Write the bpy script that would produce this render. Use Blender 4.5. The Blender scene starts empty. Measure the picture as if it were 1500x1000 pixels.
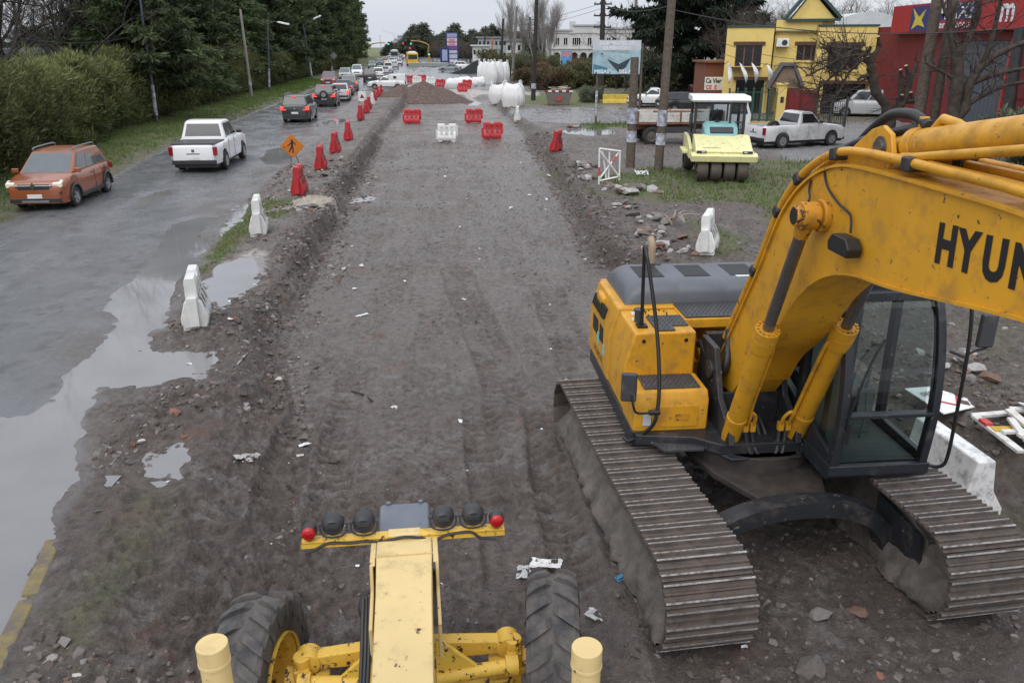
import bpy, bmesh, math, random
import numpy as np
from mathutils import Vector, Matrix
random.seed(7)
R = math.radians
SC = bpy.context.scene
COL = SC.collection

# ---------------------------------------------------------------- camera
CAM_H = 4.75
PITCH = R(20.4)
FPX = 1500 * 28.0 / 36.0
cam_d = bpy.data.cameras.new('camera')
cam_d.lens = 28.0
cam_d.sensor_width = 36.0
cam_d.clip_start = 0.05
cam_d.clip_end = 5000
cam = bpy.data.objects.new('camera', cam_d)
COL.objects.link(cam)
cam.location = (0, 0, CAM_H)
cam.rotation_euler = (math.pi / 2 - PITCH, 0, 0)
SC.camera = cam

# ---------------------------------------------------------------- sky and light (overcast)
SUN_EL, SUN_AZ = R(52), R(200)
world = bpy.data.worlds.new('World')
SC.world = world
world.use_nodes = True
wn, wl = world.node_tree.nodes, world.node_tree.links
bg = wn['Background']
sky = wn.new('ShaderNodeTexSky')
sky.sky_type = 'NISHITA'
sky.sun_disc = False
sky.sun_elevation = SUN_EL
sky.sun_rotation = SUN_AZ
sky.dust_density = 4.0
wtc = wn.new('ShaderNodeTexCoord')
wmp = wn.new('ShaderNodeMapping')
wmp.inputs['Scale'].default_value = (1.0, 1.0, 3.5)
wno = wn.new('ShaderNodeTexNoise')
wno.inputs['Scale'].default_value = 2.2
wno.inputs['Detail'].default_value = 4
wrp = wn.new('ShaderNodeValToRGB')
wrp.color_ramp.elements[0].position = 0.3
wrp.color_ramp.elements[0].color = (5.2, 5.55, 6.2, 1)
wrp.color_ramp.elements[1].position = 0.72
wrp.color_ramp.elements[1].color = (6.3, 6.5, 6.85, 1)
wmx = wn.new('ShaderNodeMix')
wmx.data_type = 'RGBA'
wmx.inputs[0].default_value = 0.9          # closed cloud cover over the clear sky
wl.new(wtc.outputs['Generated'], wmp.inputs['Vector'])
wl.new(wmp.outputs['Vector'], wno.inputs['Vector'])
wl.new(wno.outputs['Fac'], wrp.inputs['Fac'])
wl.new(sky.outputs['Color'], wmx.inputs[6])
wl.new(wrp.outputs['Color'], wmx.inputs[7])
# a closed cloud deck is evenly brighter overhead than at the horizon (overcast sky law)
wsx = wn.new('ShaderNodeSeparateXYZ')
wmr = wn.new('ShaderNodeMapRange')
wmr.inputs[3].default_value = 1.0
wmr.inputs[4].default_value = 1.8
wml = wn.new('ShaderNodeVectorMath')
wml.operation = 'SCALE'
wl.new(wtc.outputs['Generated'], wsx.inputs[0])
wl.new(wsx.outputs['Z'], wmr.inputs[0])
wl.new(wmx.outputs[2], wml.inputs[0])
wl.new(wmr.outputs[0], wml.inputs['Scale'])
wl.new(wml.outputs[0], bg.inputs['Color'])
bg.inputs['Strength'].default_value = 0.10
sun_d = bpy.data.lights.new('sun', 'SUN')
sun_d.energy = 1.0
sun_d.angle = R(50)
sun_d.color = (1.0, 0.97, 0.93)
sun = bpy.data.objects.new('sun', sun_d)
COL.objects.link(sun)
sun.location = (0, 0, 60)
sd = Vector((math.sin(SUN_AZ) * math.cos(SUN_EL), math.cos(SUN_AZ) * math.cos(SUN_EL), math.sin(SUN_EL)))
sun.rotation_euler = sd.to_track_quat('Z', 'Y').to_euler()
SC.view_settings.view_transform = 'Standard'
SC.view_settings.look = 'None'
SC.view_settings.exposure = 0.42
SC.view_settings.gamma = 1.0
SC.view_settings.use_curve_mapping = False
try:
    SC.cycles.max_bounces = 6
    SC.cycles.transparent_max_bounces = 12
except Exception:
    pass

# ---------------------------------------------------------------- pixel -> place
CP, SP = math.cos(PITCH), math.sin(PITCH)
def ray(px, py):
    u = (px - 750) / FPX; v = (500 - py) / FPX
    return (u, CP + v * SP, -SP + v * CP)
def G(px, py, z=0.0):
    r = ray(px, py); t = (z - CAM_H) / r[2]
    return Vector((r[0] * t, r[1] * t, z))
def DD(px, py, y):
    r = ray(px, py); t = y / r[1]
    return Vector((r[0] * t, y, CAM_H + r[2] * t))

# ---------------------------------------------------------------- object helpers
def tag(o, label=None, cat=None, group=None, kind=None):
    if label: o['label'] = label
    if cat: o['category'] = cat
    if group: o['group'] = group
    if kind: o['kind'] = kind
    return o
def thing(name, label, cat, loc=(0, 0, 0), rz=0.0, group=None):
    o = bpy.data.objects.new(name, None)
    o.empty_display_size = 0.2
    COL.objects.link(o)
    o.location = loc
    o.rotation_euler = (0, 0, rz)
    return tag(o, label, cat, group)
def inst(name, me, parent=None, M=None):
    o = bpy.data.objects.new(name, me)
    COL.objects.link(o)
    if parent: o.parent = parent
    if M is not None: o.matrix_local = M
    return o
def copy_tree(o, parent=None):
    c = o.copy()
    COL.objects.link(c)
    if parent: c.parent = parent
    for ch in o.children:
        copy_tree(ch, c)
    return c

def T(x, y, z): return Matrix.Translation((x, y, z))
def RZ(a): return Matrix.Rotation(a, 4, 'Z')
def RX(a): return Matrix.Rotation(a, 4, 'X')
def RY(a): return Matrix.Rotation(a, 4, 'Y')

def smooth_path(pts, n=6):
    P = [Vector(p) for p in pts]
    if len(P) < 3: return P
    out = []
    for i in range(len(P) - 1):
        p0 = P[max(i - 1, 0)]; p1 = P[i]; p2 = P[i + 1]; p3 = P[min(i + 2, len(P) - 1)]
        for k in range(n):
            t = k / n
            out.append(0.5 * ((2 * p1) + (-p0 + p2) * t + (2 * p0 - 5 * p1 + 4 * p2 - p3) * t * t + (-p0 + 3 * p1 - 3 * p2 + p3) * t ** 3))
    out.append(P[-1])
    return out

class MB:
    def __init__(s):
        s.v = []; s.f = []; s.m = []
        s.cur = 0
    def add(s, vs, fs, M=None):
        b = len(s.v)
        if M is not None: vs = [M @ Vector(v) for v in vs]
        s.v += [tuple(v) for v in vs]
        for f in fs:
            s.f.append(tuple(i + b for i in f)); s.m.append(s.cur)
        return s
    def box(s, c, d, M=None, top=(1, 1)):
        x, y, z = d[0] / 2, d[1] / 2, d[2] / 2
        vs = []
        for zz, k in ((-z, (1, 1)), (z, top)):
            vs += [(-x * k[0], -y * k[1], zz), (x * k[0], -y * k[1], zz), (x * k[0], y * k[1], zz), (-x * k[0], y * k[1], zz)]
        vs = [(v[0] + c[0], v[1] + c[1], v[2] + c[2]) for v in vs]
        return s.add(vs, [(3, 2, 1, 0), (4, 5, 6, 7), (0, 1, 5, 4), (1, 2, 6, 5), (2, 3, 7, 6), (3, 0, 4, 7)], M)
    def bb(s, a, b, M=None):
        return s.box([(a[i] + b[i]) / 2 for i in range(3)], [abs(b[i] - a[i]) for i in range(3)], M)
    def prism(s, poly, a, b, plane='xz', M=None):
        # poly given in (u,v) of the plane, extruded along the third axis from a to b
        area = sum(poly[i][0] * poly[(i + 1) % len(poly)][1] - poly[(i + 1) % len(poly)][0] * poly[i][1] for i in range(len(poly)))
        P = list(poly) if area > 0 else list(poly)[::-1]
        n = len(P)
        def mk(p, w):
            return {'xz': (p[0], w, p[1]), 'xy': (p[0], p[1], w), 'yz': (w, p[0], p[1])}[plane]
        vs = [mk(p, a) for p in P] + [mk(p, b) for p in P]
        fs = [tuple(range(n)), tuple(range(2 * n - 1, n - 1, -1))]
        for i in range(n):
            j = (i + 1) % n
            fs.append((i, n + i, n + j, j))
        flip = (plane == 'xz') == (b > a)
        if not flip: fs = [f[::-1] for f in fs]
        return s.add(vs, fs, M)
    def cyl(s, p0, p1, r0, r1=None, n=16, caps=True, M=None):
        r1 = r0 if r1 is None else r1
        p0, p1 = Vector(p0), Vector(p1)
        d = (p1 - p0)
        if d.length < 1e-6: return s
        q = d.normalized().to_track_quat('Z', 'Y')
        vs = []
        for p, r in ((p0, r0), (p1, r1)):
            for i in range(n):
                a = 2 * math.pi * i / n
                vs.append(p + q @ Vector((r * math.cos(a), r * math.sin(a), 0)))
        fs = [(i, (i + 1) % n, n + (i + 1) % n, n + i) for i in range(n)]
        if caps: fs += [tuple(range(n - 1, -1, -1)), tuple(range(n, 2 * n))]
        return s.add(vs, fs, M)
    def tube(s, pts, r, n=8, caps=True, M=None, r1=None):
        P = [Vector(p) for p in pts]
        m = len(P)
        rs = r if isinstance(r, (list, tuple)) else [r + ((r1 if r1 is not None else r) - r) * i / max(1, m - 1) for i in range(m)]
        up = None; vs = []
        for i in range(m):
            d = (P[min(i + 1, m - 1)] - P[max(i - 1, 0)])
            d = d.normalized() if d.length > 1e-9 else Vector((0, 0, 1))
            if up is None:
                up = Vector((0, 0, 1)) if abs(d.z) < 0.9 else Vector((1, 0, 0))
            sd_ = d.cross(up)
            if sd_.length < 1e-6: sd_ = d.cross(Vector((0, 1, 0.3)))
            sd_.normalize(); up = sd_.cross(d).normalized()
            for k in range(n):
                a = 2 * math.pi * k / n
                vs.append(P[i] + (sd_ * math.cos(a) + up * math.sin(a)) * rs[i])
        fs = []
        for i in range(m - 1):
            for k in range(n):
                k2 = (k + 1) % n
                fs.append((i * n + k, i * n + k2, (i + 1) * n + k2, (i + 1) * n + k)[::-1])
        if caps: fs += [tuple(range(n)), tuple(range(m * n - 1, (m - 1) * n - 1, -1))]
        return s.add(vs, fs, M)
    def lathe(s, prof, n=24, M=None, closed=False):
        # prof: (r, y) revolved about local Y axis
        m = len(prof); vs = []
        for r, h in prof:
            for k in range(n):
                a = 2 * math.pi * k / n
                vs.append((r * math.cos(a), h, r * math.sin(a)))
        fs = []
        for i in range(m - 1 if not closed else m):
            j = (i + 1) % m
            for k in range(n):
                k2 = (k + 1) % n
                fs.append((i * n + k, j * n + k, j * n + k2, i * n + k2))
        return s.add(vs, fs, M)
    def poly(s, pts, M=None):
        return s.add(pts, [tuple(range(len(pts)))], M)
    def slab(s, pts, t, M=None):
        # planar polygon with thickness t along its normal
        P = [Vector(p) for p in pts]
        nrm = Vector((0, 0, 0))
        for i in range(len(P)):
            a, b = P[i], P[(i + 1) % len(P)]
            nrm += a.cross(b)
        nrm.normalize()
        n = len(P)
        vs = P + [p + nrm * t for p in P]
        fs = [tuple(range(n - 1, -1, -1)), tuple(range(n, 2 * n))]
        fs += [(i, (i + 1) % n, n + (i + 1) % n, n + i) for i in range(n)]
        return s.add(vs, fs, M)
    def sphere(s, c, r, nu=12, nv=8, M=None):
        rr = r if isinstance(r, (tuple, list)) else (r, r, r)
        vs = [(c[0], c[1], c[2] - rr[2])]
        for j in range(1, nv):
            t = -math.pi / 2 + math.pi * j / nv
            for i in range(nu):
                a = 2 * math.pi * i / nu
                vs.append((c[0] + rr[0] * math.cos(t) * math.cos(a), c[1] + rr[1] * math.cos(t) * math.sin(a), c[2] + rr[2] * math.sin(t)))
        vs.append((c[0], c[1], c[2] + rr[2]))
        fs = [(0, 1 + (i + 1) % nu, 1 + i) for i in range(nu)]
        for j in range(nv - 2):
            for i in range(nu):
                a = 1 + j * nu + i; b = 1 + j * nu + (i + 1) % nu
                fs.append((a, b, b + nu, a + nu))
        L = len(vs) - 1
        fs += [(1 + (nv - 2) * nu + i, 1 + (nv - 2) * nu + (i + 1) % nu, L) for i in range(nu)]
        return s.add(vs, fs, M)
    def mesh(s, name, mats, sharp=40, bevel=0):
        me = bpy.data.meshes.new(name)
        me.from_pydata(s.v, [], s.f)
        if not isinstance(mats, (list, tuple)): mats = [mats]
        for m in mats: me.materials.append(m)
        if len(mats) > 1: me.polygons.foreach_set('material_index', s.m)
        me.update()
        if len(s.f) > 1:
            bm = bmesh.new(); bm.from_mesh(me)
            bmesh.ops.recalc_face_normals(bm, faces=bm.faces)
            bm.to_mesh(me); bm.free()
        if sharp:
            me.shade_smooth()
            me.set_sharp_from_angle(angle=R(sharp))
        return me
    def build(s, name, mats, parent=None, M=None, sharp=40, bevel=0, seg=2):
        me = s.mesh(name, mats, sharp)
        o = inst(name, me, parent, M)
        if bevel:
            b = o.modifiers.new('bevel', 'BEVEL')
            b.width = bevel; b.segments = seg; b.limit_method = 'ANGLE'; b.angle_limit = R(35)
            b.harden_normals = True
        return o

def np_mesh(name, V, F, mat, smooth=False):
    # V (n,3) float, F (m,k) int with k = 3 or 4
    V = np.ascontiguousarray(V, dtype=np.float32); F = np.ascontiguousarray(F, dtype=np.int32)
    me = bpy.data.meshes.new(name)
    k = F.shape[1]
    me.vertices.add(len(V)); me.vertices.foreach_set('co', V.ravel())
    me.loops.add(F.size); me.loops.foreach_set('vertex_index', F.ravel())
    me.polygons.add(len(F))
    me.polygons.foreach_set('loop_start', np.arange(0, F.size, k, dtype=np.int32))
    try: me.polygons.foreach_set('loop_total', np.full(len(F), k, dtype=np.int32))
    except Exception: pass
    me.polygons.foreach_set('use_smooth', np.full(len(F), smooth, dtype=bool))
    me.materials.append(mat)
    me.update(calc_edges=True)
    return me
def col_attr(me, name, A):
    at = me.color_attributes.new(name, 'FLOAT_COLOR', 'POINT')
    at.data.foreach_set('color', np.ascontiguousarray(A, dtype=np.float32).ravel())

# ---------------------------------------------------------------- materials
def nt(name):
    m = bpy.data.materials.new(name)
    m.use_nodes = True
    n = m.node_tree.nodes; l = m.node_tree.links
    return m, n, l, n['Principled BSDF']
def math_n(n, l, op, a, b=None, clamp=False):
    x = n.new('ShaderNodeMath'); x.operation = op; x.use_clamp = clamp
    for i, v in enumerate((a, b)):
        if v is None: continue
        if isinstance(v, (int, float)): x.inputs[i].default_value = v
        else: l.new(v, x.inputs[i])
    return x.outputs[0]
def mixc(n, l, fac, a, b, mode='MIX'):
    x = n.new('ShaderNodeMix'); x.data_type = 'RGBA'; x.blend_type = mode
    for i, v in ((0, fac), (6, a), (7, b)):
        if isinstance(v, (int, float)): x.inputs[i].default_value = v
        elif isinstance(v, tuple): x.inputs[i].default_value = (v + (1,)) if len(v) == 3 else v
        else: l.new(v, x.inputs[i])
    return x.outputs[2]
def noise(n, l, vec, scale, detail=4, rough=0.55, dist=0.0):
    x = n.new('ShaderNodeTexNoise')
    x.inputs['Scale'].default_value = scale; x.inputs['Detail'].default_value = detail
    x.inputs['Roughness'].default_value = rough; x.inputs['Distortion'].default_value = dist
    l.new(vec, x.inputs['Vector'])
    return x.outputs['Fac']
def ramp(n, l, fac, p0, p1, c0=(0, 0, 0), c1=(1, 1, 1)):
    x = n.new('ShaderNodeValToRGB')
    e = x.color_ramp.elements
    e[0].position = p0; e[0].color = tuple(c0) + (1,)
    e[1].position = p1; e[1].color = tuple(c1) + (1,)
    l.new(fac, x.inputs['Fac'])
    return x.outputs['Color']
MUDC = (0.085, 0.068, 0.058)
def pm(name, base, rough=0.5, metal=0.0, var=0.12, scale=3.0, dirt=0.0, dirt_scale=5.0, dirt_col=MUDC, bump=0.0, bscale=80.0, spec=0.5, rnd=0.0, chips=0.0, chip_col=(0.05, 0.03, 0.025), emit=None, coat=0.0, low=None):
    m, n, l, p = nt(name)
    tc = n.new('ShaderNodeTexCoord')
    vec = tc.outputs['Object']
    f = noise(n, l, vec, scale, 5)
    lo = tuple(c * (1 - var) for c in base); hi = tuple(min(1, c * (1 + var)) for c in base)
    c = ramp(n, l, f, 0.3, 0.7, lo, hi)
    if rnd:
        oi = n.new('ShaderNodeObjectInfo')
        k = math_n(n, l, 'MULTIPLY_ADD', oi.outputs['Random'], 2 * rnd)
        n_ = k.node; n_.inputs[2].default_value = 1 - rnd
        cc = n.new('ShaderNodeCombineColor')
        for i in range(3): l.new(k, cc.inputs[i])
        c = mixc(n, l, 1.0, c, cc.outputs[0], 'MULTIPLY')
    rr = None
    if dirt:
        d = noise(n, l, vec, dirt_scale, 7, 0.65)
        k = ramp(n, l, d, 0.62 - 0.3 * dirt, 0.72 - 0.1 * dirt)
        if low is not None:      # splashed mud near the bottom: a height mask in object space
            sx = n.new('ShaderNodeSeparateXYZ'); l.new(vec, sx.inputs[0])
            hgt = n.new('ShaderNodeMapRange'); hgt.inputs[1].default_value = low[0]; hgt.inputs[2].default_value = low[1]
            hgt.inputs[3].default_value = 1; hgt.inputs[4].default_value = 0.12
            l.new(sx.outputs['Z'], hgt.inputs[0])
            k = math_n(n, l, 'MULTIPLY', k, hgt.outputs[0])
        k = math_n(n, l, 'MULTIPLY', k, min(1.0, 0.35 + dirt * 0.6))
        c = mixc(n, l, k, c, dirt_col)
        rr = math_n(n, l, 'MULTIPLY_ADD', k, 0.9 - rough); rr.node.inputs[2].default_value = rough
    if chips:
        d = noise(n, l, vec, 14.0, 6, 0.7)
        k = ramp(n, l, d, 0.66 - 0.1 * chips, 0.68 - 0.1 * chips)
        c = mixc(n, l, k, c, chip_col)
    l.new(c, p.inputs['Base Color'])
    if rr is not None: l.new(rr, p.inputs['Roughness'])
    else: p.inputs['Roughness'].default_value = rough
    p.inputs['Metallic'].default_value = metal
    p.inputs['Specular IOR Level'].default_value = spec
    p.inputs['Coat Weight'].default_value = coat
    p.inputs['Coat Roughness'].default_value = 0.08
    if emit:
        p.inputs['Emission Color'].default_value = tuple(emit[0]) + (1,)
        p.inputs['Emission Strength'].default_value = emit[1]
    if bump:
        b = n.new('ShaderNodeBump'); b.inputs['Strength'].default_value = min(1, bump); b.inputs['Distance'].default_value = 0.02
        l.new(noise(n, l, vec, bscale, 5, 0.65), b.inputs['Height'])
        l.new(b.outputs[0], p.inputs['Normal'])
    return m
def glass(name, tint=(0.55, 0.62, 0.6), amount=0.9):
    m, n, l, p = nt(name)
    n.remove(p)
    out = n['Material Output']
    tr = n.new('ShaderNodeBsdfTransparent'); tr.inputs[0].default_value = tint + (1,)
    gl = n.new('ShaderNodeBsdfGlossy'); gl.inputs['Roughness'].default_value = 0.03; gl.inputs[0].default_value = (amount, amount, amount, 1)
    fr = n.new('ShaderNodeFresnel'); fr.inputs[0].default_value = 1.5
    mx = n.new('ShaderNodeMixShader')
    l.new(fr.outputs[0], mx.inputs[0]); l.new(tr.outputs[0], mx.inputs[1]); l.new(gl.outputs[0], mx.inputs[2])
    l.new(mx.outputs[0], out.inputs['Surface'])
    return m
MT = {}
def M_(key, *a, **k):
    if key not in MT: MT[key] = pm(key, *a, **k)
    return MT[key]
M_('black_rubber', (0.020, 0.019, 0.019), 0.75, dirt=0.5, dirt_scale=6, bump=0.3)
M_('black_plastic', (0.03, 0.03, 0.033), 0.45, dirt=0.15)
M_('dark_metal', (0.045, 0.047, 0.052), 0.4, dirt=0.2)
M_('steel', (0.42, 0.42, 0.43), 0.35, metal=0.9)
M_('chrome', (0.6, 0.6, 0.62), 0.15, metal=1.0)
M_('white_paint', (0.74, 0.74, 0.74), 0.45, dirt=0.2)
M_('red_lens', (0.25, 0.010, 0.012), 0.15)
M_('red_lit', (0.6, 0.03, 0.02), 0.2, emit=((1, 0.06, 0.03), 1.2))
M_('head_lit', (0.62, 0.60, 0.52), 0.2, emit=((1, 0.9, 0.65), .15))
M_('head_off', (0.55, 0.57, 0.6), 0.12)
M_('car_glass', (0.022, 0.026, 0.03), 0.06, spec=0.8)
M_('grey_glass', (0.10, 0.115, 0.125), 0.06, spec=0.8)
M_('plate_white', (0.7, 0.7, 0.7), 0.4)
M_('bark', (0.085, 0.068, 0.055), 0.9, var=0.4, scale=6, bump=0.6, bscale=30)
M_('bark_dark', (0.034, 0.028, 0.024), 0.9, var=0.4, scale=6, bump=0.6, bscale=30)
M_('pole_wood', (0.105, 0.082, 0.064), 0.85, var=0.35, scale=8, bump=0.4, bscale=40)
M_('wire', (0.03, 0.03, 0.032), 0.6)
# ================================================================ terrain
def _hash(ix, iy, seed):
    h = (ix.astype(np.int64) * 374761393 + iy.astype(np.int64) * 668265263 + seed * 974711) & 0xffffffff
    h = ((h ^ (h >> 13)) * 1274126177) & 0xffffffff
    h = h ^ (h >> 16)
    return (h & 0xffff) / 65535.0
def vnoise(x, y, seed=0):
    ix = np.floor(x); iy = np.floor(y)
    fx = x - ix; fy = y - iy
    fx = fx * fx * (3 - 2 * fx); fy = fy * fy * (3 - 2 * fy)
    a = _hash(ix, iy, seed); b = _hash(ix + 1, iy, seed)
    c = _hash(ix, iy + 1, seed); d = _hash(ix + 1, iy + 1, seed)
    return (a + (b - a) * fx) * (1 - fy) + (c + (d - c) * fx) * fy
def fbm(x, y, seed=0, octv=4, gain=0.5):
    r = 0; a = 1; t = 0
    for i in range(octv):
        r = r + a * vnoise(x, y, seed + i * 17); t += a
        x = x * 2.03 + 11.3; y = y * 2.03 + 5.7; a *= gain
    return r / t
def sstep(a, b, x):
    t = np.clip((x - a) / (b - a), 0, 1)
    return t * t * (3 - 2 * t)
def poly_sdf(P, x, y):
    # negative inside
    P = np.array([(p[0], p[1]) for p in P])
    d2 = np.full(x.shape, 1e18); inside = np.zeros(x.shape, bool)
    n = len(P)
    for i in range(n):
        ax, ay = P[i]; bx, by = P[(i + 1) % n]
        ex, ey = bx - ax, by - ay
        t = np.clip(((x - ax) * ex + (y - ay) * ey) / (ex * ex + ey * ey + 1e-12), 0, 1)
        d2 = np.minimum(d2, (x - ax - t * ex) ** 2 + (y - ay - t * ey) ** 2)
        c = (ay > y) != (by > y)
        with np.errstate(divide='ignore', invalid='ignore'):
            xi = ax + (y - ay) * ex / (ey if abs(ey) > 1e-12 else 1e-12)
        inside ^= c & (x < xi)
    d = np.sqrt(d2)
    return np.where(inside, -d, d)
def gp(pts, z=0.0): return [tuple(G(a, b, z)[:2]) for a, b in pts]
def line(pts, z=0.0, extra=()):
    P = sorted([(p[1], p[0]) for p in gp(pts, z)] + list(extra))
    return np.array([p[0] for p in P]), np.array([p[1] for p in P])

LA = line([(0, 285), (230, 188), (370, 143), (450, 120), (530, 97)], extra=[(2, -17.0), (14, -17.0), (300, -52), (470, -80)])
LB = line([(0, 330), (160, 262), (250, 215), (460, 130), (545, 97)], extra=[(2, -13.6), (12, -13.8), (300, -46), (470, -70)])
LC = line([(0, 960), (40, 872), (80, 780), (108, 712), (125, 607), (214, 498), (269, 427), (336, 314), (400, 255), (470, 200), (520, 145)], extra=[(1, -3.6), (110, -18), (200, -28), (300, -38), (470, -55)])
LD = line([(300, 560), (360, 450), (400, 400), (480, 310), (505, 262), (548, 200), (590, 142)], extra=[(1, -3.4), (6, -4.4), (8.5, -4.7), (110, -12), (200, -22), (300, -32), (470, -49)])
LE = line([(395, 500), (445, 420), (497, 320), (525, 262), (560, 205), (600, 148)], -0.4, extra=[(1, -0.6), (6, -1.6), (8.5, -2.6), (110, -10), (200, -20), (300, -30), (470, -47)])
LF = line([(865, 370), (805, 250), (765, 200), (722, 150)], -0.4, extra=[(1, 6.6), (6, 6.2), (9, 5.7), (13, 4.6), (17, 2.9), (110, -3), (200, -13), (300, -23), (470, -40)])
LG = line([(905, 370), (835, 260), (795, 200), (765, 180), (722, 135)], extra=[(1, 8.0), (6, 7.6), (9, 7.1), (13, 5.9), (17, 3.7), (110, -2), (200, -11), (300, -21), (470, -38)])
LINES = [LA, LB, LC, LD, LE, LF, LG]
def X(L, y): return np.interp(y, L[0], L[1])

PUD1 = gp([(0, 612), (50, 616), (113, 549), (168, 486), (180, 465), (160, 446), (197, 410), (235, 364), (250, 330), (302, 318), (332, 307), (338, 314),
           (290, 377), (277, 406), (269, 427), (214, 498), (222, 519), (250, 517), (319, 515), (295, 550), (210, 565), (147, 567), (122, 607), (104, 700), (78, 776), (38, 868), (-4, 955)]) + [(-4.6, 3.0), (-9, 3.0), (-9.5, 8)]
PUD2 = gp([(302, 434), (326, 452), (357, 430), (385, 402), (372, 380), (348, 380), (317, 392), (302, 412)])
PUD3 = gp([(318, 338), (338, 322), (352, 300), (362, 298), (352, 320), (334, 336), (322, 346)])
PUD4 = gp([(384, 232), (394, 220), (412, 216), (432, 220), (424, 232), (404, 240), (390, 240)])
PUD5 = gp([(505, 300), (514, 291), (540, 288), (548, 291), (536, 296), (520, 299)], -0.4)
PUD6 = gp([(820, 192), (850, 188), (905, 190), (912, 196), (870, 199), (835, 197)])
PUD7 = gp([(668, 147), (690, 144), (706, 148), (702, 155), (684, 154)], -0.42)
PUD8 = gp([(462, 183), (480, 177), (503, 174), (508, 178), (486, 184), (470, 187)])
PUD9 = gp([(190, 308), (206, 297), (228, 286), (247, 281), (249, 286), (230, 295), (208, 305), (194, 312)])
PUD10 = gp([(150, 445), (168, 428), (186, 424), (184, 434), (165, 447)])
PUD11 = gp([(182, 690), (190, 664), (212, 650), (232, 655), (254, 645), (272, 658), (254, 688), (228, 698), (204, 698)])
PUD12 = gp([(283, 790), (300, 770), (318, 776), (310, 800), (292, 806)], -.1)
PUDDLES = [(PUD11, None), (PUD9, .055), (PUD1, 0.0), (PUD2, 0.02), (PUD3, 0.01), (PUD4, 0.0), (PUD5, -0.4), (PUD6, 0.0), (PUD7, -0.42), (PUD8, 0.0)]

GRASS = [gp(p) for p in ([(296, 402), (268, 424), (285, 380), (330, 320), (352, 300), (440, 298), (452, 308), (392, 326), (352, 372), (320, 390)],
    [(745, 154), (800, 157), (1000, 151), (1000, 137), (780, 136)],
    [(880, 262), (960, 243), (1060, 262), (1110, 240), (1250, 208), (1330, 238), (1240, 330), (1130, 345), (1110, 300), (960, 300), (900, 288)],
    [(855, 180), (930, 177), (935, 188), (860, 192)],
    [(790, 240), (820, 245), (850, 275), (880, 290), (870, 300), (830, 270)],
    [(600, 128), (700, 128), (700, 112), (600, 116)],
    [(1010, 330), (1110, 350), (1110, 380), (1030, 385)],
    [(1300, 180), (1500, 230), (1500, 150), (1300, 150)],
    [(1400, 470), (1500, 470), (1500, 640), (1440, 560)])] + [gp([(1410, 640), (1500, 680), (1500, 860), (1480, 760)], -0.3), gp([(20, 1000), (100, 860), (150, 790), (215, 690), (250, 690), (235, 790), (190, 880), (140, 1000)])]
GRASSW = [1.0, 1, .8, 1, .7, 1, .75, 1, .45, .5, .5]
ASPH = [gp(p) for p in ([(735, 163), (1010, 152), (1120, 160), (1120, 178), (900, 182), (775, 181)],
    [(560, 114), (640, 118), (735, 113), (735, 100), (640, 72), (575, 72)],)]
GRAVEL = [gp(p) for p in ([(1115, 215), (1180, 190), (1330, 172), (1350, 215), (1260, 232), (1160, 238)],)]
PALE = [gp([(357, 430), (392, 399), (400, 380), (379, 368), (348, 375), (330, 392), (370, 395)]), gp([(590, 138), (720, 138), (790, 141), (790, 136), (700, 132), (590, 132)]), gp([(455, 296), (490, 290), (500, 300), (470, 318), (400, 312)])]

def base_h(x, y):
    a, b, c, d, e, f, g = [X(L, y) for L in LINES]
    zf = np.interp(y, [0, 43, 47, 56, 60, 79, 84, 500], [-.4, -.4, -.1, -.08, -.42, -.42, 0, 0])
    crest = np.interp(y, [0, 9, 14, 60, 80, 90, 500], [.04, .06, .14, .16, .14, .06, .06])
    wob = (fbm(x * .9, y * .9, 31, 3) - .5)
    z = np.where(x < b, 0.03 + np.clip((b - x) * .05, 0, .35), 0.0)
    road = 0.012 + 0.055 * np.clip((c - x) / 3.5, 0, 1)
    edge = np.clip((x - b) / 0.6, 0, 1)
    z = np.where((x >= b) & (x < c), road * edge + 0.03 * (1 - edge), z)
    t = np.clip((x - c) / np.maximum(d - c, .05), 0, 1)
    z = np.where((x >= c) & (x < d), 0.012 + crest * sstep(0, 1, t), z)
    t = np.clip((x - d + wob * .35) / np.maximum(e - d, .05), 0, 1)
    z = np.where((x >= d) & (x < e), crest + .012 + (zf - crest - .012) * sstep(0, 1, t), z)
    z = np.where((x >= e) & (x < f), zf, z)
    t = np.clip((x - f - wob * .4) / np.maximum(g - f, .05), 0, 1)
    z = np.where((x >= f) & (x < g), zf + (.12 - zf) * sstep(0, 1, t), z)
    z = np.where(x >= g, .12 - .09 * np.clip((x - g) / 4, 0, 1), z)
    return z, (a, b, c, d, e, f, g)

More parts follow.
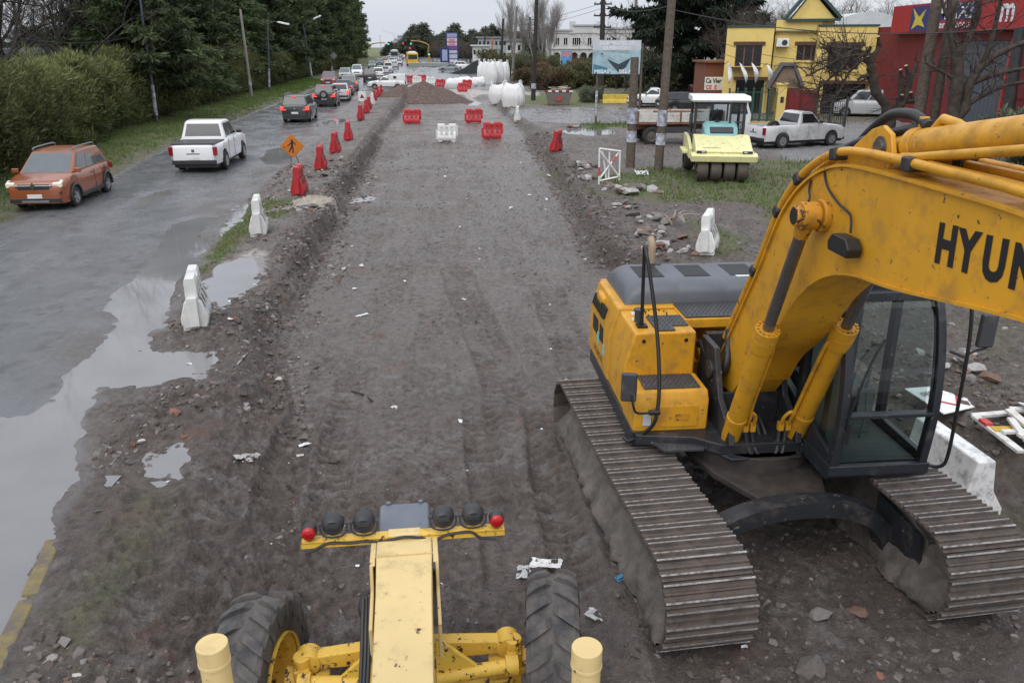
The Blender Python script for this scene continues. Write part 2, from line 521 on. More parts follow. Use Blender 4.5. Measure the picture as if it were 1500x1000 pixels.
RUTS = [  # px line on the bed, width, depth, tread amplitude, tread pitch
    ((668, 395), (735, 560), .75, .045, .05, .20), ((735, 560), (752, 640), .7, .03, .03, .2),
    ((800, 420), (850, 545), .75, .03, .04, .20),
    ((790, 600), (850, 900), .5, .06, .045, .2), ((700, 600), (745, 860), .5, .05, .04, .22), ((455, 590), (390, 780), .55, .06, .04, .2),
    ((520, 540), (470, 780), .5, .04, .025, .22), ((560, 330), (480, 600), .9, .02, .008, .3), ((650, 260), (640, 560), .8, .015, .01, .3)]
def rut_fields(x, y):
    patch = sstep(.36, .50, fbm(x * 1.1, y * 1.1, 55, 2))
    for (p, q, w, dep, amp_t, pitch) in RUTS:
        p = G(*p, -.4); q = G(*q, -.4)
        ex, ey = q.x - p.x, q.y - p.y
        L = math.hypot(ex, ey); ex /= L; ey /= L
        s = (x - p.x) * ex + (y - p.y) * ey
        t = (x - p.x) * -ey + (y - p.y) * ex + .12 * (fbm(s * .5, s * 0, 77, 2) - .5)
        ends = sstep(-.3, .2, s) * sstep(L + .3, L - .2, s)
        m = sstep(w * .55, w * .42, np.abs(t)) * ends
        rim = np.exp(-((np.abs(t) - w * .58) / .07) ** 2) * ends
        tr = np.clip(np.sin((s + np.abs(t) * .25) * 2 * math.pi / pitch) * 1.6, -1, 1) * patch
        yield m, rim, tr, dep, amp_t
def _lev(P):
    pa = np.array(P); return float(base_h(pa[:, 0], pa[:, 1])[0].min()) - .07
PUDDLES = [(P, _lev(P) if lv is None else lv) for P, lv in PUDDLES]
BERMS = [((.50, 10.1), (1.20, 5.45), .10, .16), ((4.05, 6.1), (3.75, 8.0), .05, .2)]
def terrain(x, y):
    z, (a, b, c, d, e, f, g) = base_h(x, y)
    sh = (x >= c) & (x < d + .2); bank = ((x >= d - .2) & (x < e + .1)) | ((x >= f - .1) & (x < g + .3))
    bed = (x >= e) & (x < f); road = (x >= b) & (x < c); right = x >= g; verge = x < b
    mud = sstep(-.25, .25, x - c)
    near = np.clip(30 / np.maximum(y, 1), 0, 1)
    n1 = fbm(x * 1.1, y * 1.1, 1, 4) - .5
    n2 = fbm(x * 4.5, y * 4.5, 5, 4) - .5
    n3 = fbm(x * 14, y * 14, 9, 3) - .5
    clod = np.clip(fbm(x * 6, y * 6, 13, 3) - .52, 0, 1)
    amp = np.where(bed, .5, 1.0)
    # ground in the foreground left of the machine is deeply churned
    churn = sstep(11, 6, y) * np.where(bed, sstep(1.2, -1.5, x), 1.0) * (.30 + .95 * sstep(.44, .62, fbm(x * .75 + 4, y * .75, 207, 3)))
    amp = np.maximum(amp, .45 + .75 * churn)
    z = z + mud * np.where(verge, .4, 1) * (n1 * .11 * amp + n2 * .085 * amp + n3 * .042 * (.5 + amp) + clod * .20 * amp * near)
    rg1 = np.abs(fbm(x * 1.9 + 3, y * 1.9, 91, 4, .55) - .5) * 2; rg2 = np.abs(fbm(x * 5.2, y * 5.2 + 7, 93, 4, .6) - .5) * 2
    z = z + mud * np.where(verge | road, 0, 1) * ((.16 * churn + .03) * (np.clip(rg1, 0, .5) - .2) + (.11 * churn + .025 * np.where(bed, 1, 1.6)) * (np.clip(rg2, 0, .55) - .2)) * near
    z = z + np.where(bank, 1, 0) * (np.clip(fbm(x * 3, y * 1.2, 21, 4) - .45, 0, 1) * .3 + n2 * .1)
    z = z + np.where(road, (n1 * .012 + n3 * .002), 0) + np.where(verge, n1 * .08, 0)
    for m, rim, tr, dep, amp_t in rut_fields(x, y):
        z = z - m * (dep - amp_t * tr * (.7 + n2)) + rim * dep * .6
    for p, q, hh, w in BERMS:
        ex, ey = q[0] - p[0], q[1] - p[1]; L = math.hypot(ex, ey); ex /= L; ey /= L
        s = (x - p[0]) * ex + (y - p[1]) * ey; t = (x - p[0]) * -ey + (y - p[1]) * ex
        z = z + hh * np.exp(-(t / w) ** 2) * sstep(-.4, .2, s) * sstep(L + .4, L - .2, s) * (.6 + 1.2 * fbm(x * 3, y * 3, 95, 3))
    for P, lev in PUDDLES:
        PA = np.array(P)
        sel = (x > PA[:, 0].min() - 1.5) & (x < PA[:, 0].max() + 1.5) & (y > PA[:, 1].min() - 1.5) & (y < PA[:, 1].max() + 1.5)
        if not sel.any(): continue
        xs, ys = x[sel], y[sel]
        dd = poly_sdf(P, xs, ys) + (fbm(xs * 1.6, ys * 1.6, 41, 4) - .5) * .38 - .08 + (fbm(xs * 6, ys * 6, 43, 2) - .5) * .15
        w = sstep(.9 if np.ptp(PA[:, 1]) > 3 else .6, .0, dd)
        zz = lev + np.where(dd < 0, np.clip(dd, -.8, 0) * .13, np.clip(dd, 0, .9) * .07)
        rough = (n2[sel] * .02 + clod[sel] * .10) * np.where(road[sel], .3, 1)
        z[sel] = z[sel] * (1 - w) + (zz + rough) * w
    return z
def masks(x, y):
    _, (a, b, c, d, e, f, g) = base_h(x, y)
    nz = (fbm(x * .8, y * .8, 61, 4) - .5); nf = fbm(x * 3, y * 3, 63, 3) - .5
    k = np.maximum(1.0, y / 25)
    grass = np.zeros_like(x); asph = sstep(.25, -.25, (x - c) + nf * .5) * sstep(-.1, .25, x - b + nf * .6)
    grass = np.maximum(grass, sstep(.2, -.2, x - b + nf * .6) * (.55 + .75 * sstep(.1, .9, (b - x) / 2.6 + nz)))
    for P, w in zip(GRASS, GRASSW):
        dd = poly_sdf(P, x, y) + (nz * 1.6 + nf * .8) * k * .8
        grass = np.maximum(grass, w * sstep(.5, -.5, dd / k))
    grass = np.maximum(grass, .5 * sstep(90, 100, y) * (x > g) * sstep(-.1, .1, nz))
    grass = np.maximum(grass, (x > g + 12) * sstep(-.2, .1, nz) * .7)
    for P in ASPH: asph = np.maximum(asph, sstep(.4, -.4, poly_sdf(P, x, y) + nf * .7))
    asph = np.maximum(asph, sstep(95, 100, y) * (x > c) * (x < f))
    grav = np.zeros_like(x)
    for P in GRAVEL: grav = np.maximum(grav, sstep(.6, -.6, poly_sdf(P, x, y) + nf * 1.2))
    pale = np.zeros_like(x)
    for P in PALE: pale = np.maximum(pale, sstep(.2, -.3, poly_sdf(P, x, y) + nf * .8))
    grass = grass * (1 - asph) * (1 - grav) * (1 - pale)
    bed = (x >= e) & (x < f)
    wet = np.where(bed, .62, .45) + nz * 1.2
    wet = np.where(bed & (y > 13), wet + .3 * sstep(2.6, .6, np.abs(x - (X(LF, y) - 1.5))), wet)
    wet = wet + .45 * np.exp(-((x - (c + .9)) / 1.1) ** 2) * (y > 20)
    fresh_shade = np.where(((x >= d - .4) & (x < e + .2)) | ((x >= f - .2) & (x < g + .4)), .9, 0.15) + nz * .5
    fresh_shade = np.maximum(fresh_shade, sstep(11, 7, y) * bed * (x > 1.2) * 1.0)
    for m, rim, tr, dep, amp_t in rut_fields(x, y): fresh_shade = np.maximum(fresh_shade, m * (.45 - .5 * tr) * (dep > .025))  # rut prints darkened: groove shade put into the colour, plus wet exposed soil
    fresh_shade = np.maximum(fresh_shade, sstep(16, 8, y) * (x > c) * (.62 + nz * 1.7))
    fresh_shade = np.maximum(fresh_shade, (x > g) * sstep(36, 28, y) * (.7 + nz))
    slop = sstep(2.4, .2, (c - x)) * asph * sstep(-.3, .25, nz + .12) * (y < 90)
    A = np.stack([np.clip(grass, 0, 1), np.clip(wet, 0, 1), np.clip(pale, 0, 1), np.clip(asph, 0, 1)], 1)
    B = np.stack([np.clip(fresh_shade, 0, 1), np.clip(grav, 0, 1), np.clip(slop, 0, 1), np.ones_like(x)], 1)
    clay = sstep(.55, .70, fbm(x * 3.2, y * 2.6, 81, 6, .72)); tone = sstep(.34, .66, fbm(x * 1.4, y * 1.1, 83, 6, .72))
    lxx = x + y * .09
    stk = fbm(lxx * 2.6, y * .28, 89, 5, .6)
    tone = np.where(bed, np.clip(tone * .55 + sstep(.40, .60, stk) * .75, 0, 1), tone)
    brick = sstep(.64, .74, fbm(x * 1.9, y * 1.9, 85, 6, .7)); lx = x + y * .12
    lane = sstep(.4, .68, fbm(lx * 1.2, y * .08, 87, 4))
    C = np.stack([clay, tone, brick, lane], 1)
    return A, B, C

def ground_material():
    m, n, l, p = nt('ground_soil')
    tc = n.new('ShaderNodeTexCoord'); v = tc.outputs['Object']
    a1 = n.new('ShaderNodeVertexColor'); a1.layer_name = 'mask'
    a2 = n.new('ShaderNodeVertexColor'); a2.layer_name = 'mask2'
    s1 = n.new('ShaderNodeSeparateColor'); l.new(a1.outputs['Color'], s1.inputs[0])
    s2 = n.new('ShaderNodeSeparateColor'); l.new(a2.outputs['Color'], s2.inputs[0])
    grass, wet, pale, asph = s1.outputs[0], s1.outputs[1], s1.outputs[2], a1.outputs['Alpha']
    fresh_shade, grav, slop = s2.outputs[0], s2.outputs[1], s2.outputs[2]
    a3 = n.new('ShaderNodeVertexColor'); a3.layer_name = 'mask3'
    s3 = n.new('ShaderNodeSeparateColor'); l.new(a3.outputs['Color'], s3.inputs[0])
    clay, tone, brick, lane = s3.outputs[0], s3.outputs[1], s3.outputs[2], a3.outputs['Alpha']
    n2 = noise(n, l, v, 8, 6, .75); n3 = noise(n, l, v, 60, 3, .75)
    soil = mixc(n, l, ramp(n, l, n2, .36, .64), (.076, .057, .048), (.37, .315, .287))
    soil = mixc(n, l, math_n(n, l, 'MULTIPLY', tone, .62), soil, (.355, .312, .29))
    soil = mixc(n, l, math_n(n, l, 'MULTIPLY', fresh_shade, .8), soil, mixc(n, l, ramp(n, l, n2, .3, .75), (.052, .037, .030), (.265, .203, .172)))
    soil = mixc(n, l, math_n(n, l, 'MULTIPLY', clay, math_n(n, l, 'MULTIPLY', ramp(n, l, n2, .35, .6), .7)), soil, (.38, .355, .335))
    soil = mixc(n, l, math_n(n, l, 'MULTIPLY', ramp(n, l, n3, .62, .72), .55), soil, (.42, .39, .36))
    soil = mixc(n, l, math_n(n, l, 'MULTIPLY', ramp(n, l, n3, .40, .30), .5), soil, (.03, .024, .02))
    soil = mixc(n, l, math_n(n, l, 'MULTIPLY', brick, .28), soil, (.20, .105, .075))
    # grass
    gcol = mixc(n, l, ramp(n, l, n2, .3, .7), (.052, .088, .020), (.135, .175, .048))
    gcol = mixc(n, l, math_n(n, l, 'MULTIPLY', tone, .7), gcol, (.15, .115, .06))
    gm = math_n(n, l, 'MULTIPLY', grass, ramp(n, l, math_n(n, l, 'ADD', math_n(n, l, 'MULTIPLY', n2, .8), math_n(n, l, 'MULTIPLY', grass, .5)), .42, .75))
    col = mixc(n, l, gm, soil, gcol)
    # asphalt
    na = noise(n, l, v, 120, 2, .8)
    acol = mixc(n, l, ramp(n, l, na, .25, .8), (.085, .088, .096), (.20, .204, .212))
    acol = mixc(n, l, math_n(n, l, 'MULTIPLY', lane, .7), acol, (.185, .187, .195))
    acol = mixc(n, l, math_n(n, l, 'MULTIPLY', clay, .6), acol, (.07, .07, .075))
    mudf = math_n(n, l, 'MULTIPLY', slop, ramp(n, l, math_n(n, l, 'ADD', n2, math_n(n, l, 'MULTIPLY', slop, .25)), .5, .68))
    acol = mixc(n, l, mudf, acol, (.10, .085, .075))
    col = mixc(n, l, asph, col, acol)
    vg = n.new('ShaderNodeTexVoronoi'); vg.inputs['Scale'].default_value = 22; l.new(v, vg.inputs['Vector'])
    gv = mixc(n, l, .65, vg.outputs['Color'], (.2, .195, .19)); gv = mixc(n, l, 1.0, gv, (.62, .60, .58), 'MULTIPLY')
    hs = n.new('ShaderNodeHueSaturation'); hs.inputs['Saturation'].default_value = .12; l.new(gv, hs.inputs['Color'])
    col = mixc(n, l, grav, col, hs.outputs[0])
    pf = math_n(n, l, 'MULTIPLY', pale, ramp(n, l, n2, .35, .6))
    col = mixc(n, l, pf, col, (.52, .49, .45))
    # wetness darkens nothing, it only glosses the surface
    wf = math_n(n, l, 'MULTIPLY', ramp(n, l, math_n(n, l, 'ADD', math_n(n, l, 'MULTIPLY', wet, .6), math_n(n, l, 'MULTIPLY', n2, .7)), .5, .95), 1.0)
    wf = math_n(n, l, 'MULTIPLY', wf, math_n(n, l, 'SUBTRACT', 1.0, gm, True))
    ro = n.new('ShaderNodeMapRange'); ro.inputs[3].default_value = .82; ro.inputs[4].default_value = .22; l.new(wf, ro.inputs[0])
    ra = n.new('ShaderNodeMapRange'); ra.inputs[3].default_value = .10; ra.inputs[4].default_value = .30; l.new(tone, ra.inputs[0])
    mxr = n.new('ShaderNodeMix'); mxr.data_type = 'FLOAT'
    l.new(asph, mxr.inputs[0]); l.new(ro.outputs[0], mxr.inputs[2]); l.new(ra.outputs[0], mxr.inputs[3])
    l.new(mxr.outputs[0], p.inputs['Roughness'])
    l.new(col, p.inputs['Base Color'])
    p.inputs['Specular IOR Level'].default_value = .5
    hmix = math_n(n, l, 'ADD', math_n(n, l, 'MULTIPLY', n3, .6), math_n(n, l, 'MULTIPLY', n2, 1.6))
    hm2 = n.new('ShaderNodeMix'); hm2.data_type = 'FLOAT'
    l.new(asph, hm2.inputs[0]); l.new(hmix, hm2.inputs[2]); l.new(math_n(n, l, 'MULTIPLY', na, .12), hm2.inputs[3])
    b = n.new('ShaderNodeBump'); b.inputs['Strength'].default_value = 1.0; b.inputs['Distance'].default_value = .05
    l.new(hm2.outputs[0], b.inputs['Height']); l.new(b.outputs[0], p.inputs['Normal'])
    return m
GROUND_M = ground_material()
YR = np.concatenate([np.linspace(.3, 2.9, 10), np.geomspace(3.0, 90, 740), np.geomspace(91, 1500, 100)])
def strip(name, xl, xr, ncol, pw=1.0):
    yy = YR
    a = xl(yy); b = xr(yy)
    t = np.linspace(0, 1, ncol) ** pw
    Xg = a[:, None] * (1 - t) + b[:, None] * t
    Yg = np.repeat(yy[:, None], ncol, 1)
    x, y = Xg.ravel(), Yg.ravel()
    z = terrain(x, y)
    V = np.stack([x, y, z], 1)
    r, c = len(yy), ncol
    i = np.arange((r - 1) * c).reshape(r - 1, c)[:, :-1].ravel()
    F = np.stack([i, i + 1, i + c + 1, i + c], 1)
    me = np_mesh(name, V, F, GROUND_M, True)
    A, B, C = masks(x, y)
    col_attr(me, 'mask', A); col_attr(me, 'mask2', B); col_attr(me, 'mask3', C)
    o = inst(name, me)
    return tag(o, kind='structure')
lx_ = lambda L, o=0: (lambda y: X(L, y) + o)
tag(strip('ground', lambda y: X(LA, y) - 40 - y * 1.2, lx_(LA), 26, .6), 'dark soil under the trees beyond the hedge', 'ground')
tag(strip('grass_verge', lx_(LA), lx_(LB), 34), 'grass verge between hedge and road', 'verge')
tag(strip('road', lx_(LB), lx_(LC), 120), 'wet grey asphalt road with puddles and queued traffic', 'road')
tag(strip('mud_shoulder', lx_(LC), lx_(LE), 150), 'muddy shoulder and cut bank between road and dug bed', 'shoulder')
tag(strip('excavated_bed', lx_(LE), lx_(LF), 300), 'brown dug road bed with machine tracks', 'road bed')
tag(strip('ground', lx_(LF), lambda y: X(LG, y) + 14, 190), 'muddy ground with grass and ruts right of the dug bed', 'ground')
tag(strip('ground', lambda y: X(LG, y) + 14, lambda y: X(LG, y) + 90 + y * 1.2, 34, 1.5), 'open ground around the buildings', 'ground')
def gz(x, y):
    return float(terrain(np.array([float(x)]), np.array([float(y)]))[0])

# ---------------------------------------------------------------- standing water
def water_material():
    m, n, l, p = nt('puddle_water')
    tc = n.new('ShaderNodeTexCoord'); v = tc.outputs['Object']
    f = noise(n, l, v, .5, 4)
    l.new(ramp(n, l, f, .3, .7, (.17, .168, .17), (.23, .226, .228)), p.inputs['Base Color'])
    p.inputs['Roughness'].default_value = .035
    p.inputs['IOR'].default_value = 1.36
    b = n.new('ShaderNodeBump'); b.inputs['Strength'].default_value = .06; b.inputs['Distance'].default_value = .01
    l.new(noise(n, l, v, 5, 3), b.inputs['Height']); l.new(b.outputs[0], p.inputs['Normal'])
    return m
WATER_M = water_material()
def puddle(P, lev):
    P = np.array(P); cen = P.mean(0)
    # grid of cells within 0.3 m of the outline
    st = .1 if np.ptp(P[:, 1]) < 3 else .25
    xs = np.arange(P[:, 0].min() - .5, P[:, 0].max() + .5, st); ys = np.arange(P[:, 1].min() - .5, P[:, 1].max() + .5, st)
    gx, gy = np.meshgrid(xs, ys)
    d = poly_sdf(P, gx.ravel(), gy.ravel()).reshape(gx.shape)
    idx = np.arange(gx.size).reshape(gx.shape)
    k = np.minimum(np.minimum(d[:-1, :-1], d[1:, :-1]), np.minimum(d[:-1, 1:], d[1:, 1:])) < (.1 if st < .2 else .25)
    F = np.stack([idx[:-1, :-1][k], idx[:-1, 1:][k], idx[1:, 1:][k], idx[1:, :-1][k]], 1)
    u, inv = np.unique(F, return_inverse=True)
    V = np.stack([gx.ravel()[u], gy.ravel()[u], np.full(len(u), lev - .002)], 1)
    o = inst('puddle_water', np_mesh('puddle_water', V, inv.reshape(F.shape), WATER_M, True))
    return tag(o, kind='structure')
for P, lev in PUDDLES: puddle(P, lev)
# ================================================================ excavator
YEL = M_('excavator_yellow', (0.60, 0.295, 0.016), 0.38, var=.09, scale=1.5, dirt=.42, dirt_scale=4.5, dirt_col=(.26, .135, .03), chips=.22, bump=.04, bscale=200)
YELW = M_('worn_yellow', (0.52, 0.235, 0.016), 0.45, var=.12, scale=3, dirt=.4, dirt_scale=6, dirt_col=(.08, .05, .02), chips=.9)
EGREY = M_('hood_grey', (0.098, 0.108, 0.125), 0.42, var=.08, dirt=.15, dirt_col=(.16, .15, .14), bump=.05, bscale=150)
EDARK = M_('chassis_dark', (0.022, 0.024, 0.029), 0.42, var=.2, dirt=.3, dirt_scale=4, dirt_col=(.10, .08, .065), chips=.25, chip_col=(.25, .2, .15))
EBLK = M_('grip_black', (0.045, 0.047, 0.052), 0.5, dirt=.3, dirt_col=(.13, .11, .1), bump=.2)
TRK = M_('track_steel', (0.066, 0.052, 0.046), 0.62, var=.5, scale=11, dirt=.9, dirt_scale=4.5, dirt_col=(.125, .098, .083), bump=.6, bscale=40)
TIP = M_('track_worn_edge', (0.42, 0.405, 0.40), 0.4, metal=.35, var=.4, scale=9, dirt=.85, dirt_scale=11, dirt_col=(.11, .09, .075))
MUDP = M_('caked_mud', (0.125, 0.108, 0.095), 0.8, var=.35, scale=6, bump=1, bscale=22)
ROD = M_('rod_steel', (0.22, 0.20, 0.19), 0.25, metal=.8, dirt=.3, dirt_scale=4)
HOSE = M_('hose_black', (0.022, 0.022, 0.024), 0.5, dirt=.15)
LETTER = M_('letter_black', (0.012, 0.012, 0.013), 0.45)
LABELM = M_('sticker_white', (0.6, 0.6, 0.57), 0.5)
CYAN = M_('sticker_cyan', (0.12, 0.55, 0.62), 0.5)
CABG = glass('cab_glass', (0.66, 0.74, 0.72), .75)
SEATM = M_('cab_interior', (0.12, 0.13, 0.13), .7)
SEATC = M_('cab_seat', (0.20, 0.21, 0.20), .8)

EXO = (2.70, 8.15, -0.4)
exc = thing('excavator', 'large yellow crawler excavator with black lettering on its raised boom', 'excavator', EXO, R(-90 + 9))
UP = RZ(R(-4))         # upper structure slewed against the tracks
def up(mb, name, mats, parent=None, **k):
    if parent is None or parent == exc: return mb.build(name, mats, exc, UP, **k)
    return mb.build(name, mats, parent, **k)

# ---- tracks
def shoe_mesh(w):
    b = MB(); h = w / 2; L = .106
    b.box((0, 0, -.012), (L * 2, w, .024))
    for x, hh in ((-.086, .03), (-.012, .02), (.062, .03)):
        b.prism([(x - .016, 0), (x + .018, 0), (x + .009, hh), (x - .007, hh)], -h, h, 'xz')
    b.cur = 1
    for x, hh in ((-.086, .03), (.062, .03)):
        b.box((x + .001, 0, hh + .001), (.017, w, .006))
    return b.mesh('shoe', [TRK, TIP], 30)
SHOE = shoe_mesh(.83)
def track_path(n):
    zt, zb, r = .93, .03, .45
    x0, x1 = -1.83, 1.93
    seg = []
    for i in range(80): seg.append((x0 + (x1 - x0) * i / 80, zt - .03 * math.sin(math.pi * i / 80) + 0.0))
    for i in range(40):
        a = math.pi / 2 - math.pi * i / 40; seg.append((x1 + r * math.cos(a), .48 + r * math.sin(a)))
    for i in range(80): seg.append((x1 + (x0 - x1) * i / 80, zb))
    for i in range(40):
        a = -math.pi / 2 - math.pi * i / 40; seg.append((x0 + r * math.cos(a), .48 + r * math.sin(a)))
    seg.append(seg[0])
    P = np.array(seg); d = np.hypot(*np.diff(P, axis=0).T); s = np.concatenate([[0], np.cumsum(d)])
    out = []
    for k in range(n):
        t = s[-1] * k / n
        x = np.interp(t, s, P[:, 0]); z = np.interp(t, s, P[:, 1])
        x2 = np.interp((t + .05) % s[-1], s, P[:, 0]); z2 = np.interp((t + .05) % s[-1], s, P[:, 1])
        x1_ = np.interp((t - .05) % s[-1], s, P[:, 0]); z1_ = np.interp((t - .05) % s[-1], s, P[:, 1])
        out.append((x, z, math.atan2(z2 - z1_, x2 - x1_)))
    return out
for side in (-1, 1):
    cy = -1.37 if side < 0 else 1.29
    b = MB()
    b.prism([(-1.75, .30), (1.6, .30), (1.75, .42), (1.75, .62), (1.3, .76), (-1.5, .76), (-1.75, .62)], cy - .2, cy + .2, 'xz')
    b.prism([(-1.55, .18), (1.55, .18), (1.55, .34), (-1.55, .34)], cy - .26, cy + .26, 'xz')
    tr = b.build('track', EDARK if False else MUDP, exc, bevel=.015)
    for i in range(47):
        x, z, a = track_path_cache[i] if 'track_path_cache' in globals() else (track_path_cache := track_path(47))[i]
        inst('shoe', SHOE, tr, T(x, cy, z) @ RY(-a))
    for nm, x in (('idler_wheel', 1.93), ('sprocket', -1.83)):
        w = MB(); w.cyl((x, cy - .12, .48), (x, cy + .12, .48), .39, n=28); w.cyl((x, cy - .2, .48), (x, cy + .2, .48), .2, n=20)
        w.build(nm, MUDP, tr, bevel=.015)
    for k in range(8):
        x = -1.4 + k * .41
        w = MB(); w.cyl((x, cy - .26, .2), (x, cy + .26, .2), .13, n=16); w.build('roller', MUDP, tr)
    # caked mud along the outer side of the frame
    for sd_, nm in ((side, 0), (-side, 1)):
        xs = np.linspace(-2.28, 2.38, 110); zs = np.linspace(.05, .92, 26)
        gx, gz_ = np.meshgrid(xs, zs); nn = fbm(gx.ravel() * 3.2 + 9 * sd_, gz_.ravel() * 3.2 + side * 5, 3 + nm, 5, .6).reshape(gx.shape)
        cap_d = np.hypot(gx - np.clip(gx, -1.83, 1.93), gz_ - .48)
        low_ = sstep(.75, .1, gz_)
        gy = cy + sd_ * (.10 + .26 * low_ ** 1.6 + .22 * np.clip(nn - .42, 0, 1) * (.4 + low_) - .10 * sstep(.30, .42, np.hypot(gx - np.clip(gx, -1.83, 1.93), 0)))
        V = np.stack([gx.ravel(), gy.ravel(), gz_.ravel()], 1); i_ = (np.arange(25)[:, None] * 110 + np.arange(109)[None]).ravel()
        i_ = i_[(cap_d.ravel()[i_] < .425) & (cap_d.ravel()[i_ + 111] < .425)]
        inst('mud_cake', np_mesh('mud_cake', V, np.stack([i_, i_ + 1, i_ + 111, i_ + 110], 1), MUDP, True), tr)
    g = MB()
    g.slab([(1.0, cy - side * .27, .74), (1.72, cy - side * .27, .66), (1.80, cy - side * .27, .28), (1.05, cy - side * .27, .22)], .03)
    g.build('guard_plate', EDARK, tr)
# ---- car body between the tracks
b = MB()
archc = [(-1.14, .20), (-1.08, .42), (-.86, .66), (-.55, .80), (-.2, .86), (.2, .86), (.55, .80), (.86, .66), (1.08, .42), (1.14, .20)]
ac_ = [(p.x, p.y) for p in smooth_path([(u, v, 0) for u, v in archc], 4)]
for x0, x1 in ((1.08, 1.30), (-1.2, -.95)):
    inner = []
    for i, (u, v) in enumerate(ac_):
        d = Vector((ac_[min(i + 1, len(ac_) - 1)][0] - ac_[max(i - 1, 0)][0], ac_[min(i + 1, len(ac_) - 1)][1] - ac_[max(i - 1, 0)][1])).normalized()
        inner.append((u + d.y * .17, v - d.x * .17))
    vs = [(x, q[0], q[1]) for x in (x0, x1) for q in ac_ + inner[::-1]]; n_ = len(ac_) * 2; m_ = len(ac_)
    g = MB(); fs = [(i, i + 1, n_ + i + 1, n_ + i) for i in range(n_ - 1)] + [(n_ - 1, 0, n_, 2 * n_ - 1)]
    fs += [(i, i + 1, n_ - 2 - i, n_ - 1 - i) for i in range(m_ - 1)] + [(n_ + i, n_ + i + 1, 2 * n_ - 2 - i, 2 * n_ - 1 - i) for i in range(m_ - 1)]
    g.add(vs, fs); g.build('cross_beam', EDARK, exc, sharp=40)
b.prism([(-.9, -.85), (-.9, .85), (.5, .62), (1.09, .36), (1.09, -.36), (.5, -.62)], .76, .84, 'xy')
b.cyl((0, 0, .8), (0, 0, 1.03), .66, n=36)
b.build('car_body', M_('carbody_muddy', (.034, .028, .025), .7, dirt=.6, dirt_scale=4, dirt_col=(.065, .050, .042), bump=.3, bscale=30), exc, bevel=.02)

# ---- upper frame, counterweight, tank, hood
b = MB()
b.prism([(.5, .36), (.5, -.5), (.3, -.75), (.2, -1.36), (-2.35, -1.36), (-2.35, 1.36), (.2, 1.42), (.55, 1.42), (.55, .36)], 1.02, 1.14, 'xy')
b.prism([(-.3, 1.14), (.55, 1.14), (.5, 1.30), (.1, 1.5), (-.15, 2.0), (-.6, 2.0), (-.7, 1.14)], -.44, -.37, 'xz')
b.prism([(-.3, 1.14), (.55, 1.14), (.5, 1.30), (.1, 1.5), (-.15, 2.0), (-.6, 2.0), (-.7, 1.14)], .30, .37, 'xz')
b.bb((-.72, -.37, 1.14), (-.62, .30, 2.0))
b.cyl((-.22, -.47, 1.72), (-.22, -.36, 1.72), .11, n=20)
for s in (-.36, .36):
    for k in (-.14, .12):
        b.cyl((.28, s + k - .0, .98), (.28, s + k + .035, .98), .115, n=20)
b.bb((.1, -.52, 1.0), (.42, .52, 1.06))
b.prism([(.5, -.5), (.62, -.42), (.62, .34), (.5, .34)], 1.0, 1.03, 'xy')
b.bb((-.05, -.36, 1.14), (0.0, .30, 1.52))
frm = up(b, 'upper_frame', EDARK, exc, bevel=.012)
b = MB()
prof = []
for i in range(13):
    a = R(-62 + 124 * i / 12)
    prof.append((-.12 - 2.73 * math.cos(a) if abs(a) < R(50) else -.12 - 2.73 * math.cos(a), 0))
pl = [(-1.95, -1.36)] + [(-2.85 + .55 * (abs(t) ** 2.6), t * 1.36) for t in np.linspace(-1, 1, 15)] + [(-1.95, 1.36)]
b.prism(pl, 1.04, 2.06, 'xy')
up(b, 'counterweight', YEL, exc, bevel=.05, seg=3)
# right-hand body: fuel tank block with chamfered shoulder, side cover towards the back
b = MB()
sec = [(-1.38, 1.15), (-1.38, 1.72), (-1.27, 2.10), (-.56, 2.10), (-.56, 1.15)]
b.prism(sec, -1.26, -.43, 'yz')
tank = up(b, 'fuel_tank', YEL, exc, bevel=.03, seg=3)
b = MB()
b.prism([(-1.39, 1.15), (-1.39, 1.74), (-1.28, 2.12), (-1.05, 2.12), (-1.05, 1.15)], -2.55, -1.275, 'yz')
sidec = up(b, 'side_cover', YEL, exc, bevel=.03, seg=3)
b = MB()
for k in range(9):
    x = -2.42 + k * .085
    b.add([(x, -1.345, 1.98), (x + .04, -1.345, 1.98), (x + .04, -1.385, 1.84), (x, -1.385, 1.84), (x, -1.3, 1.98), (x + .04, -1.3, 1.98), (x + .04, -1.33, 1.84), (x, -1.33, 1.84)],
          [(0, 1, 2, 3), (0, 4, 5, 1), (3, 2, 6, 7), (0, 3, 7, 4), (1, 5, 6, 2)], T(0, -.012, 0))
b.bb((-2.3, -1.394, 1.52), (-1.95, -1.388, 1.74)); b.bb((-1.85, -1.394, 1.52), (-1.62, -1.388, 1.74))
b.build('vent', M_('vent_dark', (.02, .018, .012), .6), sidec)
for q in (((-1.98, -1.396, 1.42), (-1.88, -1.391, 1.58)), ((-1.6, -1.396, 1.40), (-1.52, -1.391, 1.54))):
    b = MB(); b.bb(*q); b.build('sticker', CYAN, sidec)
def flat_text(name, body, size, M, mat, parent, sx=1.0, ext=.002, bold=0.0, align='LEFT'):
    cu = bpy.data.curves.new(name, 'FONT'); cu.body = body; cu.size = size; cu.extrude = ext; cu.offset = bold; cu.align_x = align
    cu.resolution_u = 3
    tmp = bpy.data.objects.new('tmp', cu); COL.objects.link(tmp)
    dg = bpy.context.evaluated_depsgraph_get()
    me = bpy.data.meshes.new_from_object(tmp.evaluated_get(dg))
    bpy.data.objects.remove(tmp)
    me.transform(Matrix.Diagonal((sx, 1, 1, 1)))
    me.materials.clear(); me.materials.append(mat)
    return inst(name, me, parent, M)
